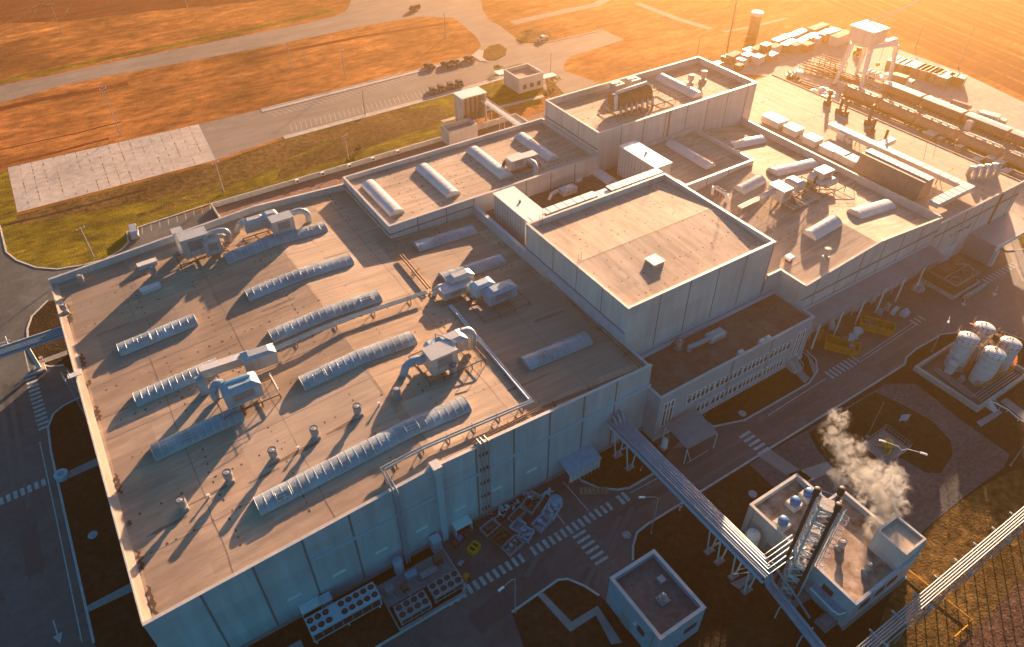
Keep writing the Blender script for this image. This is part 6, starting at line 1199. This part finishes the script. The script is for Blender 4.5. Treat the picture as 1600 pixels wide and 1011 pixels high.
# containers
def container(name, lab, c, L, W, h, rz, k, top, group, cat="container", z=0.0):
    t = thing(name, lab, cat, (0,0,0), group); mb = MB(); mb.box(-L/2,L/2,-W/2,W/2,.12,h,k); n = int(L/.6)
    for i in range(n): x = -L/2+.3+i*(L-.6)/max(1,n-1); mb.box(x-.06,x+.06,-W/2-.04,W/2+.04,.2,h-.15,k)
    mb.build("body", t); mb = MB(); mb.box(-L/2-.04,L/2+.04,-W/2-.04,W/2+.04,h+.004,h+.1,top); mb.build("roof", t); mb = MB()
    for s in (-.02,.02): mb.box(L/2+.005,L/2+.06,min(s,s*W*24),max(s,s*W*24),.25,h-.2,"white2")
    mb.build("door", t); return place(t,(c[0],c[1],z),rz)
g1 = "pale crates and containers along the far yard edge"; NB = [("next to the tall back block","wagon"),("beside the field edge","white2")]
CL = [(1122,98,2.5,2.2,1.8),(1136,88,3,2.4,2),(1147,84,5.5,2.6,2.4),(1160,92,3,2.6,2.0),(1168,85,3.4,2.6,2.4),(1155,101,2.4,2,1.8),(1171,77,4,2.6,2.2),(1186,87,3.6,2.6,2.4),(1184,74,5,2.6,2.4),(1197,69,3,2.4,3.6),(1206,84,3.6,2.4,2.2),(1211,71,4,2.8,2.6),(1222,59,8,2.5,2.6),(1233,66,7,2.5,2.6),(1243,69,3,2.5,2.6),(1246,51,9,2.5,2.6),(1254,62,6,2.5,2.4),(1262,68,4,2.6,2.4),(1269,55,6,2.6,2.6),(1277,57,4,2.6,2.4),(1279,41,9,3,3),(1290,50,6,2.6,2.8),(1299,48,7,2.8,3),(1315,53,9,3,3.2)]
hints = ["smallest pale crate at the tall back block end of the yard row","low pale crate second from the tall back block","long flat container behind the first low crates by the back block","square crate in front of the long flat container, yard side","pale crate touching the long flat container's right end","lone small crate standing forward of the row, near the back block's parapet","orange lit crate on the field side, below the floodlight mast","broad crate forward in the row, left third","long pale container slanting across the row's left third","tall narrow crate standing above its neighbours, left of centre","round edged white crate forward in the row, left of centre","paired pale crates right of the tall narrow crate","long white container lying along the field edge, centre of the row","long white container in front of the field edge one, centre","short white crate at the right end of the front long container","longest white container on the field edge, right of centre","middle sized container before the longest field edge one","white crate forward in the row, right of centre","pale container left of the large slab topped one","small crate before the pale container, right of centre","large slab topped white container highest in the row","container behind the row's right end, field side","wide container at the right end of the row","big container with a deep shadow left of the gantry crane"]
for i, (px, py, L, W, h) in enumerate(CL):
    c = at(px,py,h); container("cargo_container", hints[i], (c.x,c.y), L, W, h, R(8)+R((i*37)%11-5), ("wagon","rust","wagon","white2")[i%4], ("white","white2","conc")[i%3], g1, z=.01)
g2 = "white roofed containers along the field beyond the crane"
for i, (px, py) in enumerate([(1399,92),(1407,95),(1415,97),(1424,99),(1437,103),(1444,105),(1450,107),(1457,109),(1464,111),(1471,112),(1479,117),(1492,117),(1503,120)]):
    c = at(px,py,2.7); side = "long row" if i < 10 else "end"
    lab = ["first white roofed container right of the gantry crane's far leg","second white roofed container right of the crane's far leg","third white roofed container right of the crane's far leg","last of the four containers right of the crane's far leg, before the gap","first container after the gap in the field side row","second container after the gap in the field side row","third container after the gap in the field side row","fourth container after the gap in the field side row","fifth container after the gap in the field side row","last of the close ranked containers after the gap","odd squat white container at the end of the close ranked ones","left half of the lone brown sided container pair casting a pointed shadow","right half of the lone brown sided container pair casting a pointed shadow"][i]
    container("cargo_container", lab, (c.x,c.y), 6.0 if i < 11 else 2.4, 2.3 if i < 10 else 3.2, 2.7, R(8) if i < 11 else R(-74), ("wagon","rust")[i%2] if i < 11 else "rust", ("white","white2")[i%2], g2, z=.01)
# yard plant: hoppers, racks and vehicles
def rack(lab, px, py, L, W, h, rz, k="rust", name="steel_rack"):
    c = at(px,py,h*.5); t = thing(name, lab, "rack", (0,0,0)); mb = MB(); n = max(3,int(L/1.4))
    for i in range(n):
        x = -L/2+L*i/(n-1)
        for y in (-W/2,W/2): mb.bar((x,y,0),(x,y,h),.14,k)
        mb.bar((x,-W/2,h-.1),(x,W/2,h-.1),.12,k)
    mb.build("uprights", t); mb = MB()
    for z in (.3,h*.5,h-.1):
        for y in (-W/2,0,W/2): mb.tube([(-L/2,y,z),(L/2,y,z)],.16,k,6)
    mb.build("stored_bars", t); return place(t,(c.x,c.y,.01),rz)
rack("tall brown bar rack standing behind the gantry crane's left leg", 1297,101,9,3.5,3,R(-82)); rack("long brown rack of bars left of the gantry crane, on the near side", 1273,108,8,4,2.4,R(-80),"wagon"); rack("low rack of bars under the gantry crane between its legs", 1322,122,10,2.5,2,R(-82)); rack("low brown rack at the far left of the crane track, near the small tractor", 1262,136,6,3,1.2,R(-80))
def lorry(lab, px, py, rz, body, cab, L=7.5, name="lorry", flat=False):
    c = at(px,py,1.0); t = thing(name, lab, "lorry", (0,0,0)); mb = MB(); mb.box(-L/2,L/2-2.2,-1.2,1.2,1.0,1.2 if flat else 3.2,body); mb.build("load_bed" if flat else "box_body", t)
    if flat:
        mb = MB()
        for i in range(3): mb.tube([(-L/2+1.2+1.4*i,-.8,1.7),(-L/2+1.2+1.4*i,.8,1.7)],.5,"white2",12)
        mb.build("coil_load", t)
    mb = MB(); mb.cbox((L/2-1.1,0,.7),(1.9,2.3,1.9),cab,0,.92); o = mb.build("cab", t); mb = MB(); mb.box(L/2-.26,L/2-.12,-.95,.95,1.6,2.4,"carglass"); mb.build("windscreen", o)
    mb = MB(); mb.box(-L/2+.1,L/2-.3,-.5,.5,.6,.96,"dark"); mb.build("chassis", t)
    for x in (-L/2+1.2,-L/2+2.4,L/2-1.2):
        for y in (-1.05,1.05): mb = MB(); mb.tube([(x,y-.15,.5),(x,y+.15,.5)],.5,"rubber",12); mb.build("wheel", t)
    return place(t,(c.x,c.y,.02),rz)
lorry("white flatbed lorry with round loads under the gantry crane", 1371,119,R(-80),"white2","white",8,flat=True); lorry("white topped lorry standing alone between the crane and the field side containers", 1409,130,R(-78),"wagon","white2",6.5); lorry("white flat trailer lorry at the right end of the far parked plant", 1549,191,R(-75),"white","white2",7,flat=False); lorry("small tractor lorry at the left end of the crane yard, beside the flat hall roof", 1240,118,R(-40),"wagon","white2",5,flat=True)
for i,(px,py,d,k,lab) in enumerate([(1472,160,(3.0,9.0,2.2),"rust","long open topped brown wagon body left of the ribbed tank, far side of the trains"),(1512,180,(2.4,3.0,2.6),"rust","brown crate with a white grid top among the far parked plant"),(1537,184,(2.6,4.4,2.6),"wagon","dull brown crate beside the white flat trailer lorry"),(1524,174,(2.2,2.6,3.0),"white2","white topped box between the brown crates of the far plant"),(1517,189,(1.4,1.6,2.6),"white","narrow white upright box in front of the brown crates")]):
    c = at(px,py,d[2]); t = thing("equipment_crate", lab, "crate", (c.x,c.y,0)); mb = MB(); mb.cbox((c.x,c.y,.1),d,k,R(5)); mb.build("body", t); mb = MB()
    for j in range(4): mb.cbox((c.x,c.y-d[1]/2+.4+j*(d[1]-.8)/3,d[2]+.104),(d[0],.25,.12),"white2",R(5))
    mb.build("top_slats", t)
t = thing("ribbed_tank", "short ribbed pink tank standing among the far parked plant", "tank", (0,0,0)); mb = MB(); mb.tube([(0,-2.6,1.9),(0,2.6,1.9)],1.5,"wagon",16); mb.build("shell", t, True); mb = MB()
for i in range(7): mb.tube([(0,-2.4+.8*i,1.9),(0,-2.3+.8*i,1.9)],1.56,"white2",16)
mb.build("ribs", t); mb = MB(); mb.box(-.9,.9,-2.2,2.2,.02,.6,"rust"); mb.build("cradle", t); c = at(1499,168,1.9); place(t,(c.x,c.y,.01),R(6))
for i,(px,py,w_,n,lab) in enumerate([(1455,212,5.0,3,"stepped timber platforms stacked near the wire antenna, beside the tank wagons"),(1470,217,2.2,2,"small pale crate beside the stepped timber platforms"),(1500,230,2.6,2,"white topped crate between the timber platforms and the slatted crates"),(1527,250,3.0,2,"pinkish slatted crate left of the two white slatted crates"),(1548,250,3.6,3,"white slatted crate nearest the tank wagons"),(1562,257,3.8,3,"white slatted crate right of its twin, nearer the photo's edge"),(1546,264,3.4,2,"flat white slatted crate in front of the two twins"),(1572,268,3.0,2,"jumble of pale frames beside the goosenecked ducts")]):
    c = at(px,py,.8); t = thing("timber_crate", lab, "crate", (c.x,c.y,0)); mb = MB()
    for j in range(n): mb.cbox((c.x,c.y,.02+.55*j),(w_*(1-.12*j),w_*.8*(1-.12*j),.5),("wood","wagon")[(i+j)%2],R(6))
    mb.build("stack", t); mb = MB()
    for j in range(6): mb.cbox((c.x-w_*.35+j*w_*.14,c.y,.06+.55*n),(w_*.08,w_*.6,.08),"white",R(6))
    mb.build("slats", t)


# water tower, masts and poles
t = thing("water_tower", "stout brown tower with a bright white cap in the grass beyond the containers", "tower", (0,0,0)); mb = MB(); mb.cyl((0,0,0),1.8,5.6,"wagon",20); mb.build("shaft", t, True); mb = MB(); mb.lathe((0,0,5.61),[(2.0,0),(2.3,.6),(2.1,1.1),(.4,1.5)],"white",20); mb.build("cap", t, True); c = at(1177,50,0); place(t,(c.x,c.y,0))
t = thing("floodlight_mast", "tall thin floodlight mast with a bright head, left of the white capped tower", "mast", (0,0,0)); mb = MB(); mb.tube([(0,0,0),(0,0,10),(0,0,20)],.3,"wagon",8,True,.14); mb.build("pole", t, True); mb = MB()
for x in (-.9,0,.9): mb.cbox((x,0,20),(.7,.5,.7),"white")
mb.bar((-1.4,0,19.95),(1.4,0,19.95),.15,"white2"); mb.build("lamp_head", t); c = at(1136,80,0); place(t,(c.x,c.y,0))
up = thing("utility_pole", "x", "utility pole", (0,0,0), "poles standing in the fields and verges"); mb = MB(); mb.tube([(0,0,0),(0,0,5),(0,0,10)],.17,"conc",8,True,.10); mb.build("pole", up, True); mb = MB(); mb.bar((-.9,0,9.6),(.9,0,9.6),.12,"conc"); mb.build("crossarm", up); mb = MB()
for x in (-.8,.8): mb.cyl((x,0,9.68),.07,.25,"white",6)
mb.build("insulator", up)
first = True
for px, py, s, lab in [(97,52,1.0,"pale pole at the edge of the ploughed field, left corner"),(189,212,1.35,"tall pale pole in the dry grass above the concrete slab"),(293,13,1.0,"pole at the top edge beside the ploughed field"),(457,112,.9,"pale pole in the grass behind the car park, left of its twin"),(540,124,.9,"pale pole in the grass behind the car park, right of its twin"),(147,402,.75,"thin pole in the grass verge behind the main hall's left corner"),(571,180,.75,"thin pole standing on the empty end of the car park"),(350,300,.8,"thin pole in the verge near the low boundary wall"),
    (1497,106,1.3,"tall pole beyond the field side containers, right edge"),(1430,75,.8,"short pole at the field edge behind the crane"),(1147,35,.6,"stubby pole beside the floodlight mast"),(545,250,.7,"thin pole behind the low boundary wall's floodlights"),(1090,82,.6,"short white pole in the grass behind the tall back block"),(696,58,.8,"pole on the grass at the road junction"),(860,118,.7,"dark slim pole beside the gatehouse shrub")]:
    c = at(px,py,0); o = place(up,(c.x,c.y,.02),R(20)) if first else dup(up,(c.x,c.y,.02),R(20)); o.scale = (1,1,s); tag(o, lab); first = False
# cars
cp = thing("parked_car", "x", "car", (0,0,0), "cars in the staff car park and on the road")
def carmesh(root, paint, van=False):
    prof = [(-2.1,.35),(-2.15,.8),(-1.9,.95),(-1.2,1.0),(-.6,1.42),(.9,1.45),(1.6,1.02),(2.1,.9),(2.15,.4)] if not van else [(-2.2,.35),(-2.25,.9),(-1.9,1.1),(-1.3,1.7),(2.0,1.75),(2.2,1.0),(2.2,.4)]
    mb = MB(); n = len(prof)
    def w_(z): return .86 if z < 1.05 else .68
    vs = [(x,-w_(z),z) for x,z in prof]+[(x,w_(z),z) for x,z in prof]; fs = [tuple(range(n-1,-1,-1))[::-1], tuple(range(2*n-1,n-1,-1))]
    fs += [(i,n+i,n+(i+1)%n,(i+1)%n) for i in range(n)]; mb.add(vs, fs, paint); mb.build("body", root); mb = MB()
    gx = (-1.05,1.4) if not van else (-1.5,1.9); zt = 1.36 if not van else 1.62
    for s in (-1,1): mb.add([(gx[0],s*.84,1.02),(gx[1],s*.84,1.05),(gx[1]-.55,s*.70,zt),(gx[0]+.45,s*.70,zt)],[(0,1,2,3) if s < 0 else (3,2,1,0)],"carglass")
    mb.add([(gx[0]-.2,-.7,1.01),(gx[0]-.2,.7,1.01),(gx[0]+.38,.6,zt+.03),(gx[0]+.38,-.6,zt+.03)],[(3,2,1,0)],"carglass"); mb.add([(gx[1]+.15,-.7,1.06),(gx[1]+.15,.7,1.06),(gx[1]-.4,.6,zt+.03),(gx[1]-.4,-.6,zt+.03)],[(0,1,2,3)],"carglass"); mb.build("glazing", root)
    for x in (-1.35,1.35):
        for y in (-.8,.8): mb = MB(); mb.tube([(x,y-.1,.33),(x,y+.1,.33)],.33,"rubber",12); mb.build("wheel", root)
    for y in (-.6,.6): mb = MB(); mb.box(-2.2,-2.1,y-.15,y+.15,.62,.78,"white"); mb.build("headlight", root)
carmesh(cp,"darkcar"); first = True
for px, py, rz, lab in [(676,142,R(72),"parked car at the left end of the near car park row"),(689,138,R(75),"parked car second from the left in the near car park row"),(704,134,R(70),"parked car third from the left in the near car park row"),(718,130,R(75),"parked car at the right end of the near car park row"),(671,104,R(100),"white fronted parked car at the left end of the far car park row"),(698,101,R(104),"parked car in the middle of the far car park row"),(712,98,R(104),"parked car right of the middle one in the far car park row"),(734,92,R(104),"parked car at the right end of the far row, by the round island")]:
    c = at(px,py,.5); o = place(cp,(c.x,c.y,.02),rz) if first else dup(cp,(c.x,c.y,.02),rz); tag(o, lab); first = False
t = thing("parked_car", "silver van like car parked alone beside the grass verge behind the main hall", "car", (0,0,0)); carmesh(t,"silver",True); c = at(210,364,.6); place(t,(c.x,c.y,.03),R(84))
t = thing("moving_car", "dark car driving alone on the far main road", "car", (0,0,0)); carmesh(t,"darkcar",True); c = at(648,13,.6); place(t,(c.x,c.y,.03),R(14))
t = thing("parked_car", "pale car stopped by the traffic island at the junction", "car", (0,0,0)); carmesh(t,"white2"); c = at(848,60,.6); place(t,(c.x,c.y,.03),R(12))
# shrubs
def shrub(lab, px, py, r, h, seed):
    c = at(px,py,0); rn = random.Random(seed); t = thing("shrub", lab, "shrub", (c.x,c.y,0)); mb = MB()
    for i in range(260):
        a, e = rn.uniform(0,6.28), rn.uniform(-.2,1.5); q = r*rn.uniform(.45,1.0)*(1+.25*math.sin(3*a+seed)); x, y, z = c.x+q*math.cos(e)*math.cos(a), c.y+q*math.cos(e)*math.sin(a), .25+h*.5+h*.5*math.sin(e)*rn.uniform(.5,1); s = rn.uniform(.12,.3); b = rn.uniform(0,6.28); tt = rn.uniform(-.6,.6)
        mb.add([(x,y,z),(x+s*math.cos(b),y+s*math.sin(b),z+s*tt),(x+s*math.cos(b+1.2)*1.3,y+s*math.sin(b+1.2)*1.3,z+s*.6),(x+s*math.cos(b+2.2),y+s*math.sin(b+2.2),z+s*.2)],[(0,1,2,3)],"leaf")
    mb.build("foliage", t); mb = MB()
    for i in range(4): mb.bar((c.x,c.y,0),(c.x+r*.5*math.cos(i*1.6),c.y+r*.5*math.sin(i*1.6),h*.6),.07,"rust")
    mb.build("stems", t)
shrub("golden shrub on the traffic island beside the pale car", 824,56,1.8,1.6,1); shrub("golden bush at the right side of the gatehouse", 866,132,2.4,1.8,2); shrub("golden bush at the left side of the gatehouse", 778,112,1.8,1.6,3); shrub("small shrub in the hedge line behind the low boundary wall", 560,238,1.2,1.2,4)
plot("round_island", [P2([(755,80),(765,72),(780,69),(792,77),(790,86),(775,94),(762,94),(752,88)]), P2([(806,62),(815,66),(836,67),(858,64),(862,56),(850,50),(826,46),(812,50)]), P2([(772,118),(785,108),(810,100),(825,100),(790,118)]), P2([(852,122),(870,134),(884,150),(878,166),(862,160)])], "grass", .12)
ground("island_paving", [P2([(737,87),(748,78),(756,80),(754,90),(764,97),(750,96)])], .13, "conc")
# steam over the boiler house
def steam_obj(name, lab, puffs, dens, noise):
    import bmesh as bm_
    me = bpy.data.meshes.new(name); b = bm_.new()
    for (x, y, z, r) in puffs: bm_.ops.create_icosphere(b, subdivisions=2, radius=r*1.02, matrix=Matrix.Translation((x,y,z)))
    b.to_mesh(me); b.free(); o = bpy.data.objects.new(name, me); COL.objects.link(o)
    rm = o.modifiers.new("merge", 'REMESH'); rm.mode = 'VOXEL'; rm.voxel_size = .4
    m = bpy.data.materials.new(name+"_vapour"); m.use_nodes = True; t = m.node_tree; t.nodes.clear(); L = t.links.new; N = t.nodes.new
    out = N("ShaderNodeOutputMaterial"); v = N("ShaderNodeVolumePrincipled"); v.inputs["Color"].default_value = (.98,.97,.96,1); v.inputs["Anisotropy"].default_value = .3
    tc = N("ShaderNodeTexCoord"); prev = None
    for (x, y, z, r) in puffs:          # soft falloff: the nearest puff's 1 - d/r
        d = N("ShaderNodeVectorMath"); d.operation = 'DISTANCE'; d.inputs[1].default_value = (x,y,z); L(tc.outputs["Object"], d.inputs[0])
        q = N("ShaderNodeMath"); q.operation = 'MULTIPLY_ADD'; q.inputs[1].default_value = -1/r; q.inputs[2].default_value = 1; L(d.outputs["Value"], q.inputs[0])
        if prev is not None: mx = N("ShaderNodeMath"); mx.operation = 'MAXIMUM'; L(prev, mx.inputs[0]); L(q.outputs[0], mx.inputs[1]); prev = mx.outputs[0]
        else: prev = q.outputs[0]
    no = N("ShaderNodeTexNoise"); no.inputs["Scale"].default_value = noise; no.inputs["Detail"].default_value = 6; no.inputs["Roughness"].default_value = .62; no.inputs["Distortion"].default_value = .8; L(tc.outputs["Object"], no.inputs["Vector"])
    ma = N("ShaderNodeMath"); ma.operation = 'MULTIPLY_ADD'; ma.inputs[1].default_value = 3.6; ma.inputs[2].default_value = -1.8; L(no.outputs["Fac"], ma.inputs[0])
    ad = N("ShaderNodeMath"); ad.operation = 'ADD'; L(prev, ad.inputs[0]); L(ma.outputs[0], ad.inputs[1])
    mr = N("ShaderNodeMapRange"); mr.interpolation_type = 'SMOOTHSTEP'; mr.inputs[1].default_value = .36; mr.inputs[2].default_value = 1.15; mr.inputs[3].default_value = 0; mr.inputs[4].default_value = dens
    edge = N("ShaderNodeMapRange"); edge.inputs[1].default_value = 0; edge.inputs[2].default_value = .3; L(prev, edge.inputs[0])
    mu = N("ShaderNodeMath"); mu.operation = 'MULTIPLY'; L(ad.outputs[0], mr.inputs[0]); L(mr.outputs[0], mu.inputs[0]); L(edge.outputs[0], mu.inputs[1])
    L(mu.outputs[0], v.inputs["Density"]); L(v.outputs[0], out.inputs["Volume"])
    me.materials.append(m); return tag(o, lab, "steam", None, "stuff")
def puff(px, py, z, r): c = at(px,py,z); return (c.x,c.y,c.z,r)
steam_obj("steam_plume", "dense white steam billowing from behind the boiler house stair head", [puff(1362,842,5.6,1.6),puff(1366,830,6.4,1.9),puff(1374,814,7.4,2.4),puff(1382,797,8.6,2.9),puff(1392,778,9.6,3.1),puff(1372,772,10.2,3.0),puff(1397,762,10.4,2.6),puff(1354,760,10.8,3.0)], .95, .8)
steam_obj("steam_wisp", "thin drifting steam shreds trailing away above the oval lawn", [puff(1376,746,12,3.0),puff(1352,738,12.6,3.2),puff(1330,726,13,3.0),puff(1320,710,13.5,2.8),puff(1310,694,14,2.6),puff(1302,676,14.5,2.4),puff(1312,656,15,2.2),puff(1400,742,12,2.2),puff(1310,745,12.5,2.2),puff(1340,700,13.5,2.0)], .48, .85)
hz = MB(); hz.box(-1000, 1600, -1000, 1600, -1.2, 96, "haze")
def haze_mat():
    m = bpy.data.materials.new("haze"); m.use_nodes = True; t = m.node_tree; t.nodes.clear()
    o = t.nodes.new("ShaderNodeOutputMaterial"); v = t.nodes.new("ShaderNodeVolumePrincipled")
    v.inputs["Color"].default_value = (1.0,.58,.18,1); v.inputs["Density"].default_value = HAZE_D; v.inputs["Anisotropy"].default_value = .86
    t.links.new(v.outputs[0], o.inputs["Volume"]); return m
M["haze"] = haze_mat()
if HAZE_D > 0: tag(hz.build("haze"), "warm evening haze in the air over the works", "haze", None, "stuff")
